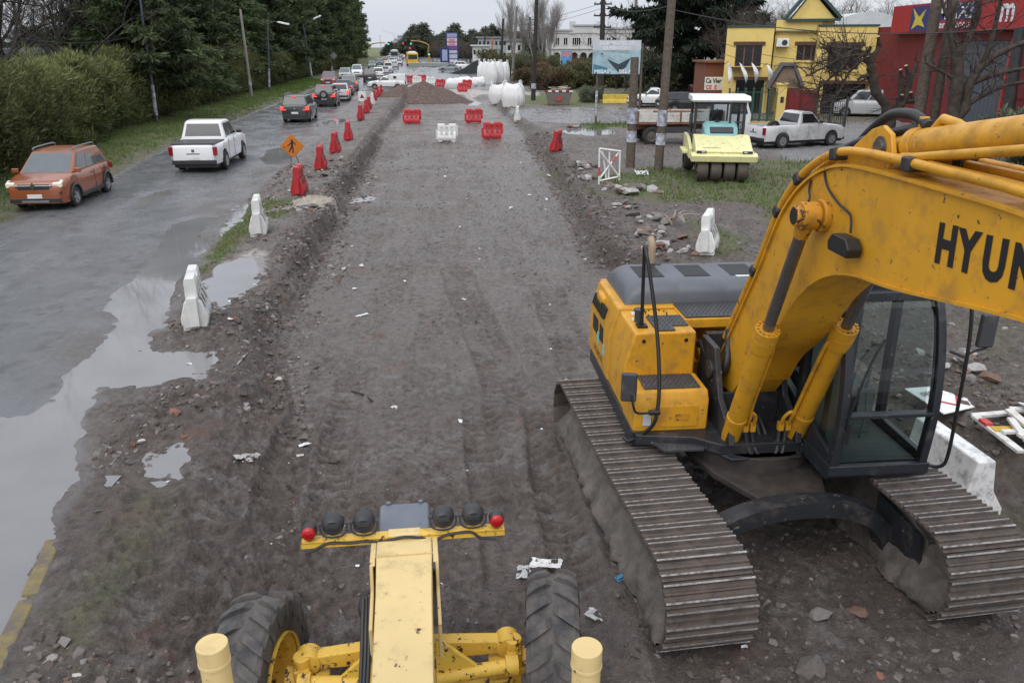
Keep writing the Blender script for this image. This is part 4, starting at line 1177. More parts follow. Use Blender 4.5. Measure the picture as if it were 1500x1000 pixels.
b = MB(); b.bb((-.22, -.80, .32), (-.02, .80, .54)); 
ax = b.build('front_axle', GYEL, grd, bevel=.02)
for s in (1, -1):
    e = bpy.data.objects.new('wheel', None); COL.objects.link(e); e.parent = grd
    e.matrix_local = T(-.12, s * 1.12, .65) @ RZ(R(-9)) @ RX(R(-2))
    inst('tyre', BT_ME, e); inst('rim', RIM_ME, e, None if s < 0 else RZ(math.pi))
    b = MB(); b.cyl((-.12, s * .62, .58), (-.12, s * .95, .65), .10, n=18); b.bb((-.21, s * .74, .35), (-.03, s * .86, .78)); b.cyl((-.12, s * .80, .3), (-.12, s * .80, .86), .07, n=16); b.build('knuckle', GYEL, grd, bevel=.015)
    b = MB(); p0, p1 = (-.30, s * .20, .70), (-.28, s * .78, .74); b.cyl(p0, p1, .055, n=16); b.cyl((-.28, s * .72, .74), (-.28, s * .82, .74), .08, n=16); b.build('steering_cylinder', GYEL, grd, bevel=.006)
b = MB(); b.prism([(-.78, .72), (-.78, .83), (-.2, .88), (.2, .88), (.78, .83), (.78, .72)], -.13, -.02, 'yz')
for s in (-1, 1): b.cyl((-.15, s * .76, .78), (.0, s * .76, .78), .095, n=20)
b.build('lean_bar', GYEL, grd, bevel=.012)
b = MB(); b.tube([(-.40, -.82, .52), (-.40, .82, .52)], .045, 14); b.build('tie_rod', GYEL, grd)
for k in (1, -1):
    b = MB(); b.prism([(k * .2, .6), (k * .62, .66), (k * .3, .98), (k * .2, 1.05)], -.3, -.26, 'yz'); b.build('axle_bracket', GYEL, grd, bevel=.01)
for k in range(3): b = MB(); b.tube(smooth_path([(-.2 - .02 * k, .26 + .02 * k, 1.42), (-.5, .26 + .025 * k, 1.2), (-.85 + .04 * k, .27 + .02 * k, 1.05), (-1.0 + .05 * k, .24, 1.15), (-1.3, .2, 1.3)], 6), .016, 7); b.build('brake_hose', HOSE, grd)
b = MB(); b.tube(smooth_path([(.1, .27, 1.2), (.02, .32, 1.22), (-.05, .33, 1.15), (-.05, .29, 1.05)], 5), .035, 9)
b.build('air_pipe', HOSE, grd)
# blade lift cylinders
for px, py in ((310, 942), (860, 947)):
    w = DD(px, py, 2.7)
    l_ = grd.matrix_basis.inverted() @ w
    x, y, z = l_
    b = MB(); b.cyl((x, y, z - .085), (x, y, z), .0655, n=36); b.cyl((x, y, .7), (x, y, z - .085), .0615, n=36); b.cyl((x, y, z - .10), (x, y, z - .08), .0675, n=36)
    c = b.build('lift_cylinder', CREAM, grd, bevel=.004)
    b = MB(); b.cyl((x, y, .4), (x, y, .72), .03, n=14); b.build('piston_rod', ROD, c)
b = MB(); b.prism([(-3.2, .05), (-3.0, .02), (-2.85, .3), (-2.9, .6), (-3.0, .6), (-2.95, .3), (-3.05, .1)], -1.8, 1.8, 'xz', RZ(0)); b.build('blade', M_('blade_steel', (.14, .12, .11), .5, metal=.4, dirt=.5), grd)
# ================================================================ vehicles
def paint(name, c, rough=.28, dirt=.2, low=(.25, 1.0)):
    return M_('paint_' + name, c, rough, var=.04, scale=1, dirt=dirt, dirt_scale=2.5, dirt_col=(.13, .115, .10), coat=.5, spec=.5, low=low)
PAINT = {k: paint(k, c) for k, c in dict(orange=(.27, .078, .028), white=(.72, .73, .74), black=(.022, .026, .028), charcoal=(.035, .04, .042), silver=(.42, .44, .45), grey=(.16, .18, .19),
         red=(.20, .03, .035), steel=(.20, .235, .245), blue=(.07, .09, .13), taxi=(.62, .40, .03)).items()}
PAINT['s10'] = paint('s10', (.62, .63, .64), .35, .5, (.35, 1.1))
_wheel = {}
def wheel_meshes():
    if _wheel: return _wheel
    b = MB(); b.lathe([(.62, -.34), (.80, -.36), (.95, -.32), (1.0, -.22), (1.0, .22), (.95, .32), (.80, .36), (.62, .34)], 26); _wheel['tyre'] = b.mesh('tyre', MT['black_rubber'])
    b = MB(); b.lathe([(.63, .34), (.63, .30), (.56, .16), (.0, .16)], 26); b.lathe([(.63, -.34), (.60, -.1), (0, -.1)], 20)
    for k in range(5):
        a = k * 2 * math.pi / 5; M = RY(a)
        b.prism([(.05, -.10), (.58, -.13), (.58, .13), (.05, .10)], .2, .3, 'xz', M @ Matrix(((1, 0, 0, 0), (0, 1, 0, 0), (0, 0, 1, 0), (0, 0, 0, 1))))
    b.lathe([(.14, .34), (.14, .16)], 12); b.lathe([(.14, .34), (0, .35)], 12)
    _wheel['rim'] = b.mesh('rim', M_('alloy', (.38, .39, .40), .35, metal=.6, dirt=.3)); 
    b = MB(); b.lathe([(.63, .34), (.63, .28), (.52, .2), (.3, .26), (.0, .26)], 26); _wheel['steel'] = b.mesh('rim', M_('steel_rim', (.10, .09, .085), .6, dirt=.4))
    return _wheel
def put_wheel(parent, x, y, r, wid, rim='rim', name='wheel', steer=0):
    W = wheel_meshes(); s = 1 if y > 0 else -1
    e = bpy.data.objects.new(name, None); COL.objects.link(e); e.parent = parent
    e.matrix_local = T(x, y, r) @ RZ((0 if s > 0 else math.pi) + steer)
    S = Matrix.Diagonal((r, wid / .72, r, 1))
    inst('tyre', W['tyre'], e, S); inst('rim', W[rim], e, S)
    return e
_cars = {}
def car(kind, label, cat, col, loc, rz, name=None, group=None, tail='red_lens', head='head_off', rim='rim', dark_trim=True, glassm='car_glass', lod=0, clad=False, rails=False, spare=False, canopy=False, bedcover=False, sheen=None):
    S = dict(hatch=dict(L=4.08, W=1.74, H=1.60, wb=2.59, fo=.83, r=.315, hood=1.0, nose=.86, belt=1.0, tail=1.04, xc=1.14, xrf=.30, xrr=-1.50, xt=-1.95, deck=None),
             sedan=dict(L=4.35, W=1.72, H=1.48, wb=2.55, fo=.85, r=.30, hood=.92, nose=.72, belt=.94, tail=.98, xc=.85, xrf=.15, xrr=-.95, xt=-1.55, deck=.98),
             suv=dict(L=4.40, W=1.78, H=1.68, wb=2.62, fo=.88, r=.33, hood=1.05, nose=.85, belt=1.08, tail=1.10, xc=1.05, xrf=.35, xrr=-1.85, xt=-2.14, deck=None),
             van=dict(L=4.25, W=1.75, H=1.82, wb=2.70, fo=.80, r=.31, hood=1.08, nose=.85, belt=1.10, tail=1.12, xc=1.30, xrf=.62, xrr=-1.95, xt=-2.08, deck=None),
             wagon=dict(L=4.45, W=1.70, H=1.46, wb=2.60, fo=.85, r=.30, hood=.92, nose=.72, belt=.94, tail=.96, xc=.85, xrf=.15, xrr=-1.75, xt=-2.15, deck=None),
             pickup=dict(L=5.22, W=1.90, H=1.83, wb=3.08, fo=.95, r=.37, hood=1.14, nose=.95, belt=1.18, tail=1.10, xc=1.05, xrf=.42, xrr=-.78, xt=-.98, deck=1.08),
             single=dict(L=5.0, W=1.76, H=1.66, wb=2.98, fo=.90, r=.35, hood=1.05, nose=.85, belt=1.10, tail=1.06, xc=.95, xrf=.40, xrr=-.28, xt=-.48, deck=1.06),
             small_pickup=dict(L=4.4, W=1.66, H=1.48, wb=2.6, fo=.85, r=.30, hood=.94, nose=.75, belt=.98, tail=.98, xc=.95, xrf=.35, xrr=-.35, xt=-.5, deck=.98))[kind]
    L, W, H = S['L'], S['W'], S['H']; f = L / 2; xf = f - S['fo']; xr = xf - S['wb']; r = S['r']; ra = r * 1.18
    o = thing(name or cat.replace(' ', '_'), label, cat, loc, rz, group)
    bed = kind in ('pickup', 'single', 'small_pickup')
    # ---- lower body
    xs = set(np.linspace(-f, f, 23).round(3).tolist())
    for xw in (xf, xr):
        for k in (-1.0, -.97, -.85, -.65, -.35, 0, .35, .65, .85, .97, 1.0): xs.add(round(xw + k * ra, 3))
    xs |= {round(f - .03, 3), round(f - .06, 3), round(f - .10, 3), round(f - .15, 3), round(f - .22, 3), round(-f + .03, 3), round(-f + .08, 3), round(S['xt'] - .001, 3), round(S['xt'] - .03, 3)}
    xs = sorted(xs)
    xc, xt = S['xc'], S['xt']
    tx = [-f, -f + .05, xt - .03, xt, xc, f - .35, f - .14, f - .05, f]
    td = S['deck'] if S['deck'] else S['tail']
    tz = [td - .12, td, td, S['belt'], S['belt'], S['nose'] + .08, S['nose'] + .02, S['nose'] - .07, S['nose'] - .22]
    tz[5] = S['hood'] - .08
    b = MB(); rings = []
    for x in xs:
        z0 = .23 if not bed else .34
        for xw in (xf, xr):
            q = ra * ra - (x - xw) ** 2
            if q > 0: z0 = max(z0, r + math.sqrt(q))
        if x > f - .15: z0 = max(z0, .25 + (.02 if bed else 0))
        zt = float(np.interp(x, tx, tz)); zt = max(zt, z0 + .06)
        e = abs(x) / f
        hw = W / 2 * (1 - .07 * e ** 4 - .13 * max(0, (e - .88) / .12) ** 2)
        dep = (td - .52) if (bed and not bedcover and -f + .06 < x < xt - .01) else -.02
        rings.append([(x, hw * .955, z0), (x, hw * .995, z0 + .3 * (zt - z0)), (x, hw, z0 + .62 * (zt - z0)), (x, hw * .975, z0 + .9 * (zt - z0)), (x, hw * .90, zt), (x, hw * .86, zt), (x, hw * .84, zt - dep if dep > 0 else zt + .01), (x, 0, zt - dep)])
    full = []
    for rg in rings: full.append(rg + [(p[0], -p[1], p[2]) for p in rg[-2::-1]])
    n = len(full[0]); vs = [p for q in full for p in q]
    fs = [(i * n + k, i * n + k + 1, (i + 1) * n + k + 1, (i + 1) * n + k) for i in range(len(full) - 1) for k in range(n - 1)]
    fs += [tuple(range(n - 1, -1, -1)), tuple(range((len(full) - 1) * n, len(full) * n))]
    b.add(vs, fs)
    body = b.build('body', PAINT[col], o, sharp=48)
    b = MB(); b.bb((-f + .15, -W / 2 + .16, .2), (f - .15, W / 2 - .16, .62)); b.build('underbody', MT['black_plastic'], o, sharp=0)
    # ---- cabin
    yb, yr = W / 2 * .925, W / 2 * .76; zb, zr = S['belt'] - .03, H
    xrf, xrr = S['xrf'], S['xrr']
    if canopy: pass
    xm = (xrf + xrr) / 2
    b = MB()
    low = [(xc, zb), (xt, zb)]; upp = [(xrf, zr - .035), (xrf * .5 + xm * .5, zr), (xm, zr + .005), (xrr * .6 + xm * .4, zr), (xrr, zr - .04)]
    vs = []
    for s in (1, -1):
        vs += [(xc, s * yb, zb), (xt, s * yb, zb)] + [(p[0], s * (yr - (.0 if 0 < i < 4 else .02)), p[1]) for i, p in enumerate(upp)]
    fs = [(0, 2, 3, 4, 5, 6, 1), (7, 8, 13, 12, 11, 10, 9), (0, 7, 9, 2), (1, 6, 13, 8)] + [(2 + i, 9 + i, 10 + i, 3 + i) for i in range(4)] + [(0, 1, 8, 7)]
    b.add(vs, fs)
    cabn = b.build('cabin', PAINT[col], o, sharp=25, bevel=.07, seg=4)
    GM = MT[glassm]
    def lerp(a, c, t): return tuple(a[i] + (c[i] - a[i]) * t for i in range(3))
    def pane(name, c00, c10, c11, c01, u0, u1, v0, v1, off):
        def P(u, v): return Vector(lerp(lerp(c00, c10, u), lerp(c01, c11, u), v))
        q = [P(u0, v0), P(u1, v0), P(u1, v1), P(u0, v1)]
        nn = (q[1] - q[0]).cross(q[3] - q[0]).normalized()
        m = MB(); m.slab([p + nn * off for p in q], .006); return m.build(name, GM, o)
    pane('windscreen', (xc, yb, zb), (xc, -yb, zb), (xrf, -yr, zr - .035), (xrf, yr, zr - .035), .055, .945, .08, .93, -.004 + .0)
    pane('rear_window', (xt, -yb, zb), (xt, yb, zb), (xrr, yr, zr - .04), (xrr, -yr, zr - .04), .08, .92, .14, .88, -.004)
    for s in (1, -1):
        c00, c10, c11, c01 = (xc, s * yb, zb), (xt, s * yb, zb), (xrr, s * yr, zr - .03), (xrf, s * yr, zr - .03)
        if s > 0: c00, c10, c11, c01 = c10, c00, c01, c11
        cuts = {'single': [(.10, .86)], 'small_pickup': [(.1, .86)], 'sedan': [(.09, .46), (.49, .85)], 'pickup': [(.08, .50), (.53, .90)]}.get(kind, [(.08, .37), (.395, .66), (.69, .90)])
        if canopy: cuts = [(.1, .86)]
        for u0, u1 in cuts:
            if s > 0: u0, u1 = 1 - u1, 1 - u0
            pane('side_window', c00, c10, c11, c01, u0, u1, .12, .86, -.002)
    # ---- wheels
    for x in (xf, xr):
        for s in (1, -1): put_wheel(o, x, s * (W / 2 - .105), r, .215 if not bed else .24, rim)
    # ---- lamps, plates, bumpers
    zh = S['nose'] - .10
    for s in (1, -1):
        b = MB(); b.prism([(f - .30, zh + .04), (f - .05, zh - .05), (f - .035, zh + .07), (f - .24, zh + .15)], s * W * .31, s * W * .452, 'xz'); b.build('headlight', MT[head], o, bevel=.012)
        b = MB(); zt_ = td - .24
        if bed: b.bb((-f - .006, s * W * .395, zt_ - .16), (-f + .09, s * W * .478, zt_ + .16))
        else: b.prism([(-f - .004, zt_ - .08), (-f + .22, zt_ - .02), (-f + .2, zt_ + .16), (-f + .01, zt_ + .14)], s * W * .30, s * W * .492, 'xz')
        b.build('tail_light', MT[tail], o, bevel=.008)
        b = MB(); b.box((xc - .18, s * (yb + .11), zb + .11), (.11, .19, .13)); b.build('mirror', PAINT[col] if col in ('orange', 'red') else MT['black_plastic'], o, bevel=.025)
    b = MB(); b.box((-f - .012, 0, .62 if not bed else .58), (.015, .42, .12)); b.build('number_plate', MT['plate_white'], o)
    b = MB(); b.box((f + .006, 0, .46), (.015, .42, .12)); b.build('number_plate', MT['plate_white'], o)
    b = MB(); b.bb((f - .06, -W * .26, zh - .12), (f + .004, W * .26, zh + .05)); b.build('grille', MT['black_plastic'], o, bevel=.02)
    if dark_trim:
        b = MB(); b.bb((-f - .02, -W * .44, .34), (-f + .1, W * .44, .50)); b.build('rear_bumper', MT['black_plastic'], o, bevel=.02)
        b = MB(); b.bb((f - .1, -W * .42, .27), (f + .012, W * .42, .40)); b.build('front_bumper', MT['black_plastic'], o, bevel=.02)
    if tail == 'red_lit' and not lod:
        b = MB(); b.box((xrr - .06 - (0.02), 0, zr - .09), (.03, .22, .045)); b.build('brake_light', MT['red_lit'], o)
    if bedcover:
        b = MB(); b.bb((-f + .03, -W * .44, td + .012), (xt - .02, W * .44, td + .05)); b.build('bed_cover', MT['black_plastic'], o, bevel=.015)
    elif bed and not canopy:
        b = MB(); b.bb((-f + .09, -W * .41, .50), (xt - .04, W * .41, .525)); b.build('bed_liner', MT['black_plastic'], o)
    if clad:
        for x in (xf, xr):
            for s in (1, -1):
                b = MB(); P = [(x + ra * 1.02 * math.cos(a), s * (W / 2 + .0), r + ra * 1.02 * math.sin(a)) for a in np.linspace(-.15, math.pi + .15, 12)]
                b.tube(P, .045, 6); b.build('arch_trim', MT['black_plastic'], o)
        for s in (1, -1):
            b = MB(); b.bb((xr + ra, s * (W / 2 - .03), .23), (xf - ra, s * (W / 2 + .012), .36)); b.build('sill_trim', MT['black_plastic'], o, bevel=.02)
            b = MB(); b.bb((f - .14, s * W * .30, .50), (f - .02, s * W * .44, .60)); b.build('fog_lamp', MT['black_plastic'], o, bevel=.02)
        b = MB(); b.bb((f - .03, -W * .3, zh - .02), (f + .012, W * .3, zh + .02)); b.build('grille_bar', MT['chrome'], o, bevel=.008)
        b = MB(); b.add([(f + .014, 0, zh + .12), (f + .02, .075, zh), (f + .014, 0, zh - .12), (f + .02, -.075, zh)], [(0, 1, 2, 3)]); b.prism([(0, zh + .12), (.075, zh), (0, zh - .12), (-.075, zh)], f + .0, f + .025, 'yz'); b.build('badge', MT['chrome'], o)
        b = MB(); b.bb((f - .02, -W * .22, .28), (f + .02, W * .22, .34)); b.build('skid_plate', M_('skid', (.3, .3, .3), .4, metal=.5), o)
    if rails:
        for s in (1, -1):
            b = MB(); b.tube(smooth_path([(xrf - .05, s * (yr - .06), zr - .01), (xrf - .2, s * (yr - .06), zr + .07), (xrr + .3, s * (yr - .06), zr + .07), (xrr + .12, s * (yr - .06), zr)], 5), .025, 8); b.build('roof_rail', M_('rail_grey', (.16, .17, .18), .4), o)
    if spare:
        e = bpy.data.objects.new('spare_wheel', None); COL.objects.link(e); e.parent = o
        if bed:
            e.matrix_local = T(xt - .5, .45, .86) @ RX(R(8)); q = .34
        else:
            e.matrix_local = T(-f - .10, .0, .98) @ RZ(math.pi / 2); q = .31
        S_ = Matrix.Diagonal((q, .22 / .72, q, 1)); inst('tyre', wheel_meshes()['tyre'], e, S_); inst('rim', wheel_meshes()['rim'], e, S_)
    if canopy:
        b = MB(); b.prism([(-f + .03, td - .01), (xt + .12, td - .01), (xrr + .1, H + .16), (-f + .1, H + .18)], -W * .455, W * .455, 'xz'); cb = b.build('canopy', PAINT['white'], o, bevel=.05, seg=3)
        for s in (1, -1):
            b = MB(); b.bb((-1.15, s * (W * .455 + .001), 1.18), (-.8, s * (W * .455 + .01), 1.45)); b.build('canopy_window', MT['car_glass'], cb)
    if lod == 0:
        for s in (1, -1):
            for x in ((xc + xt) / 2 + .15, (xc + xt) / 2 - .75) if kind not in ('single', 'small_pickup') else ((xc + xt) / 2,):
                b = MB(); b.box((x, s * (W / 2 + .008), S['belt'] - .14), (.17, .025, .035)); b.build('door_handle', PAINT[col], o)
                b = MB(); b.box((x - .14, s * (W / 2 - .001), (S['belt'] + .3) / 2), (.008, .012, S['belt'] - .42)); b.build('door_gap', MT['black_plastic'], o)
            b = MB(); b.box((-f - .012, s * .0, td - .22), (.012, .10, .10)) if s > 0 else b.box((-f - .006, 0, .74), (.01, .5, .03)); b.build('badge' if s > 0 else 'handle_strip', MT['chrome'] if s > 0 else MT['black_plastic'], o)
    return o
def on_road(px, py, dz=0.0):
    p = G(px, py); p.z = gz(p.x, p.y) + dz; return p
AW = lambda deg=6.8: R(90 + deg)        # driving away along the road
TO = lambda deg=6.8: R(-90 + deg)       # coming towards the camera
def at_px(px, py, off, rz):
    p = G(px, py); p = p + Vector((math.cos(rz) * off, math.sin(rz) * off, 0)); p.z = gz(p.x, p.y) + .002; return p
Q = 'cars queued on the wet road'
rz = R(-84); car('hatch', 'orange crossover hatchback with lit headlights and black roof rails', 'car', 'orange', at_px(72, 306, -1.3, rz), rz, 'hatchback_car', Q, head='head_lit', clad=True, rails=True, glassm='grey_glass')
rz = R(95); car('pickup', 'white double cab pickup truck with black bed cover driving away', 'pickup truck', 'white', at_px(299, 250, 1.45, rz), rz, 'pickup_truck', Q, tail='red_lens', bedcover=True)
rz = AW(5); car('suv', 'dark green grey minivan with lit brake lights behind the white pickup', 'car', 'charcoal', at_px(434, 181, 2.0, rz), rz, 'minivan', Q, tail='red_lit', rails=True)
rz = AW(6); car('suv', 'black compact wagon with spare wheel on its tailgate and lit brake lights', 'car', 'black', at_px(476, 157.5, 2.0, rz), rz, 'compact_suv', Q, tail='red_lit', spare=True)
rz = AW(8); car('sedan', 'silver sedan with lit brake lights next to the black wagon', 'car', 'silver', at_px(498, 149, 2.0, rz), rz, 'sedan_car', Q, tail='red_lit')
rz = AW(8); car('sedan', 'dark sedan with brake lights in front of the silver sedan', 'car', 'charcoal', at_px(504, 141, 2.0, rz), rz, 'sedan_car', Q, tail='red_lit', lod=1)
rz = AW(8); car('suv', 'grey sport utility vehicle ahead of the dark sedan in the queue', 'car', 'grey', at_px(512, 134.5, 2.0, rz), rz, 'compact_suv', Q, tail='red_lit', lod=1)
rz = TO(8); car('suv', 'dark red sport utility vehicle coming along beside the hedge', 'car', 'red', at_px(481, 128, -2.0, rz), rz, 'compact_suv', Q, glassm='grey_glass', lod=1)
rz = TO(8); car('hatch', 'light grey hatchback coming behind the dark red vehicle', 'car', 'silver', at_px(505, 118, -2.0, rz), rz, 'hatchback_car', Q, glassm='grey_glass', lod=1)
rz = TO(8); car('van', 'white minibus van with lit headlights coming along beside the hedge', 'van', 'white', at_px(523, 114, -2.0, rz), rz, 'minibus_van', Q, head='head_lit', glassm='grey_glass', lod=1)
rz = AW(8); car('suv', 'dark grey off-road vehicle beside the white minibus van', 'car', 'charcoal', at_px(542, 121.5, 2.0, rz), rz, 'compact_suv', Q, lod=1)
rz = AW(10); car('hatch', 'small white hatchback right of the dark off-road vehicle', 'car', 'white', at_px(555, 116, 2.0, rz), rz, 'hatchback_car', Q, lod=1)
rz = AW(8); car('sedan', 'silver sedan ahead of the small white hatchback', 'car', 'silver', at_px(564, 111, 2.0, rz), rz, 'sedan_car', Q, lod=1)
rz = AW(8); car('van', 'white van ahead of the silver sedan in the far queue', 'van', 'white', at_px(569, 107, 2.0, rz), rz, 'minibus_van', Q, lod=1)
rz = TO(8); car('sedan', 'grey sedan coming behind the white minibus van', 'car', 'steel', at_px(545, 101, -2.0, rz), rz, 'sedan_car', Q, glassm='grey_glass', lod=1)
rz = TO(8); car('suv', 'blue grey tall car coming in front of the yellow taxi', 'car', 'blue', at_px(556, 97.5, -2.0, rz), rz, 'compact_suv', Q, glassm='grey_glass', lod=1)
rz = TO(8); car('sedan', 'yellow car with lit headlights far down the road', 'car', 'taxi', at_px(564, 94.5, -2.0, rz), rz, 'sedan_car', Q, head='head_lit', lod=1)
rz = TO(8); car('hatch', 'white hatchback with lit headlights beside the yellow car', 'car', 'white', at_px(574, 94, -2.0, rz), rz, 'hatchback_car', Q, head='head_lit', lod=1)
rz = AW(8); car('hatch', 'silver hatchback driving away far down the road', 'car', 'silver', at_px(578, 101.5, 2.0, rz), rz, 'hatchback_car', Q, lod=1)
rz = AW(8); car('small_pickup', 'small white pickup far down the road near the grey bus', 'pickup truck', 'white', at_px(585, 96, 2.0, rz), rz, 'pickup_truck', Q, lod=1)
rz = R(180); car('small_pickup', 'white pickup with box canopy crossing onto the road behind the barriers', 'pickup truck', 'white', at_px(568, 131, 0, rz), rz, 'pickup_truck', canopy=True, lod=1)
rz = R(183); car('sedan', 'grey green sedan parked by the fuel price tower', 'car', 'steel', at_px(659, 105.5, 0, rz), rz, 'sedan_car', lod=1)
rz = R(-4); car('hatch', 'white hatchback parked behind the grey green sedan', 'car', 'white', at_px(678, 101.5, 0, rz), rz, 'hatchback_car', lod=1)
rz = R(-5); car('sedan', 'grey car parked among bushes left of the white two storey building', 'car', 'steel', at_px(757, 103, 0, rz), rz, 'sedan_car', lod=1)
p0 = G(1140, 219); p1 = G(1213, 215); rz = math.atan2(p1.y - p0.y, p1.x - p0.x); c = (p0 + p1) / 2 + Vector((-math.sin(rz), math.cos(rz), 0)) * .78; c.z = gz(c.x, c.y)
car('single', 'muddy white single cab pickup with spare wheel in its open bed', 'pickup truck', 's10', c, rz, 'pickup_truck', spare=True, rim='rim')
rz = R(160); car('van', 'silver minivan parked in front of the red wall', 'car', 'silver', at_px(1266, 171, 0, rz), rz, 'minivan', lod=1)
rz = R(8); car('wagon', 'dark station wagon parked behind the white drop side truck', 'car', 'black', at_px(1000, 166, .3, rz), rz, 'station_wagon', lod=1)
rz = R(176); car('small_pickup', 'small white pickup with black side stripe parked by the wooden pole', 'pickup truck', 'white', at_px(958, 157, 0, rz), rz, 'pickup_truck', lod=1)
rz = R(170); car('hatch', 'small red hatchback parked under the dark cedar', 'car', 'red', at_px(1038, 138, 0, rz), rz, 'hatchback_car', lod=1)

FC = 'far cars towards the horizon'
for k, (px, py, kind, col, d) in enumerate(((570, 90.5, 'hatch', 'white', 0), (566, 91.5, 'sedan', 'silver', 0), (581, 92, 'sedan', 'white', 1), (573, 86.5, 'van', 'white', 0), (587, 89, 'hatch', 'grey', 1), (577, 84, 'sedan', 'silver', 0), (584, 84.5, 'suv', 'charcoal', 1), (590, 86, 'sedan', 'white', 1), (582, 80, 'hatch', 'silver', 1), (578, 79.5, 'suv', 'white', 0))):
    rz = AW(8) if d else TO(8)
    car(kind, 'far oncoming car in the dense traffic near the horizon' if not d else 'far car driving away in the dense traffic near the horizon', 'car', col, at_px(px, py, 0, rz), rz, 'distant_car', FC, head='head_off' if d else 'head_lit', tail='red_lit' if d and k % 2 else 'red_lens', lod=1)
# ---- buses
def bus(label, loc, rz, col, roofc, facing):
    o = thing('city_bus', label, 'bus', loc, rz)
    b = MB(); b.bb((-5.2, -1.25, .38), (5.2, 1.25, 2.9)); body = b.build('body', col, o, bevel=.12, seg=3)
    b = MB(); b.bb((-4.9, -1.1, 2.9), (4.9, 1.1, 3.08)); b.bb((-3, -.8, 3.08), (-.5, .8, 3.28)); b.build('roof', roofc, o, bevel=.06)
    for x in (-5.215, 5.205): 
        b = MB(); b.bb((x, -1.05, 1.5), (x + .01, 1.05, 2.55)); b.build('end_window', MT['car_glass'], o)
    for s in (1, -1):
        for k in range(6):
            b = MB(); b.bb((-4.7 + k * 1.55, s * 1.252, 1.5), (-3.35 + k * 1.55, s * 1.262, 2.45)); b.build('side_window', MT['car_glass'], o)
        for x in (-2.9, 3.0): put_wheel(o, x, s * 1.08, .48, .28, 'steel')
        b = MB(); b.bb((-5.23, s * 1.05, .7), (-5.2, s * .8, 1.0)); b.build('tail_light', MT['red_lit'], o)
        b = MB(); b.bb((5.2, s * 1.05, .6), (5.22, s * .75, .85)); b.build('headlight', MT['head_lit'], o)
    return o
bus('yellow city bus with white roof waiting at the traffic lights', at_px(604, 97.5, 5, R(97)), R(99), M_('bus_yellow', (.66, .43, .02), .4), MT['white_paint'], 1)
bus('grey city bus with lit headlights far down the road', at_px(578, 89, -5, R(-83)), R(-83), M_('bus_grey', (.28, .31, .33), .4), MT['white_paint'], 0)

# ---- drop side truck behind the roller
o = thing('flatbed_truck', 'white drop side flatbed truck behind the pale yellow roller', 'truck', at_px(951, 213, 0, 0) + Vector((0, .9, 0)), R(4))
WOODW = M_('truck_white_boards', (.62, .61, .57), .6, var=.1, dirt=.5, dirt_scale=3, dirt_col=(.2, .17, .14))
RUST = M_('rust', (.19, .085, .05), .8, var=.4, scale=8)
b = MB(); b.bb((-.75, -1.1, .98), (3.6, 1.1, 1.08)); b.bb((-.6, -.45, .68), (4.6, -.33, .96)); b.bb((-.6, .33, .68), (4.6, .45, .96)); b.build('chassis', RUST, o)
for k in range(2):
    for zi in range(3):
        for s in (-1.1, 1.08):
            b = MB(); b.bb((-.75 + k * 2.2, s, 1.09 + zi * .155), (1.38 + k * 2.2, s + .03, 1.235 + zi * .155)); b.build('side_board', WOODW, o, bevel=.006)
for x in (-.75, 1.4, 3.58):
    for y in (-1.135, 1.09):
        b = MB(); b.bb((x - .04, y, 1.0), (x + .04, y + .045, 1.62)); b.build('stake', RUST, o)
b = MB(); b.bb((-.8, -1.08, 1.09), (-.77, 1.08, 1.56)); b.build('tail_board', WOODW, o)
b = MB(); b.bb((-.6, -.9, 1.08), (3.4, .9, 1.2)); b.bb((.2, -.9, 1.2), (2.6, -.2, 1.6)); b.build('load', RUST, o, bevel=.03)
b = MB(); b.bb((-.83, -1.0, .66), (-.78, 1.0, .78)); b.build('bumper', M_('bumper_red', (.4, .08, .06), .5), o)
for s in (1, -1):
    put_wheel(o, .0, s * .9, .44, .42, 'steel'); put_wheel(o, 4.0, s * .9, .44, .25, 'steel')
    b = MB(); b.bb((.7, s * .8, .55), (1.9, s * 1.02, .85)); b.build('fuel_tank', MT['dark_metal'], o, bevel=.03)
b = MB(); b.prism([(3.66, .7), (5.0, .7), (5.05, 1.4), (4.75, 2.15), (3.75, 2.2), (3.66, 1.4)], -.98, .98, 'xz'); cb = b.build('cab', PAINT['white'], o, bevel=.06)
b = MB(); b.add([(5.06, -.85, 1.42), (5.06, .85, 1.42), (4.80, .8, 2.08), (4.80, -.8, 2.08)], [(0, 1, 2, 3)]); b.build('windscreen', MT['car_glass'], cb)
for s in (1, -1):
    b = MB(); b.prism([(3.9, 1.45), (4.85, 1.45), (4.65, 2.05), (3.95, 2.05)], s * .982, s * .99, 'xz'); b.build('side_window', MT['car_glass'], cb)

# ---- pneumatic roller
PALEY = M_('roller_pale_yellow', (.70, .67, .34), .45, var=.06, dirt=.15, chips=.22, chip_col=(.12, .06, .04), low=None)
TEAL = M_('roller_teal', (.21, .42, .42), .4, dirt=.12)
RDARK = M_('roller_dark', (.03, .033, .036), .5, dirt=.3)
RW = M_('roller_white', (.78, .79, .78), .4, dirt=.1)
pa = (G(1030, 268) + G(1096, 270)) / 2
rc = Vector((pa.x + .05, pa.y + 1.75, 0)); rc.z = gz(rc.x, rc.y - 1.7)
o = thing('pneumatic_roller', 'pale yellow and teal pneumatic tyre roller with white cab roof', 'road roller', rc, R(-97)); o.scale = (1, 1.03, .91)
rtyre = MB(); rtyre.lathe([(.24, -.19), (.40, -.2), (.47, -.17), (.485, -.12), (.485, .12), (.47, .17), (.40, .2), (.24, .19)], 28); RT = rtyre.mesh('tyre', M_('roller_tyre', (.075, .06, .05), .75, var=.3, dirt=.5))
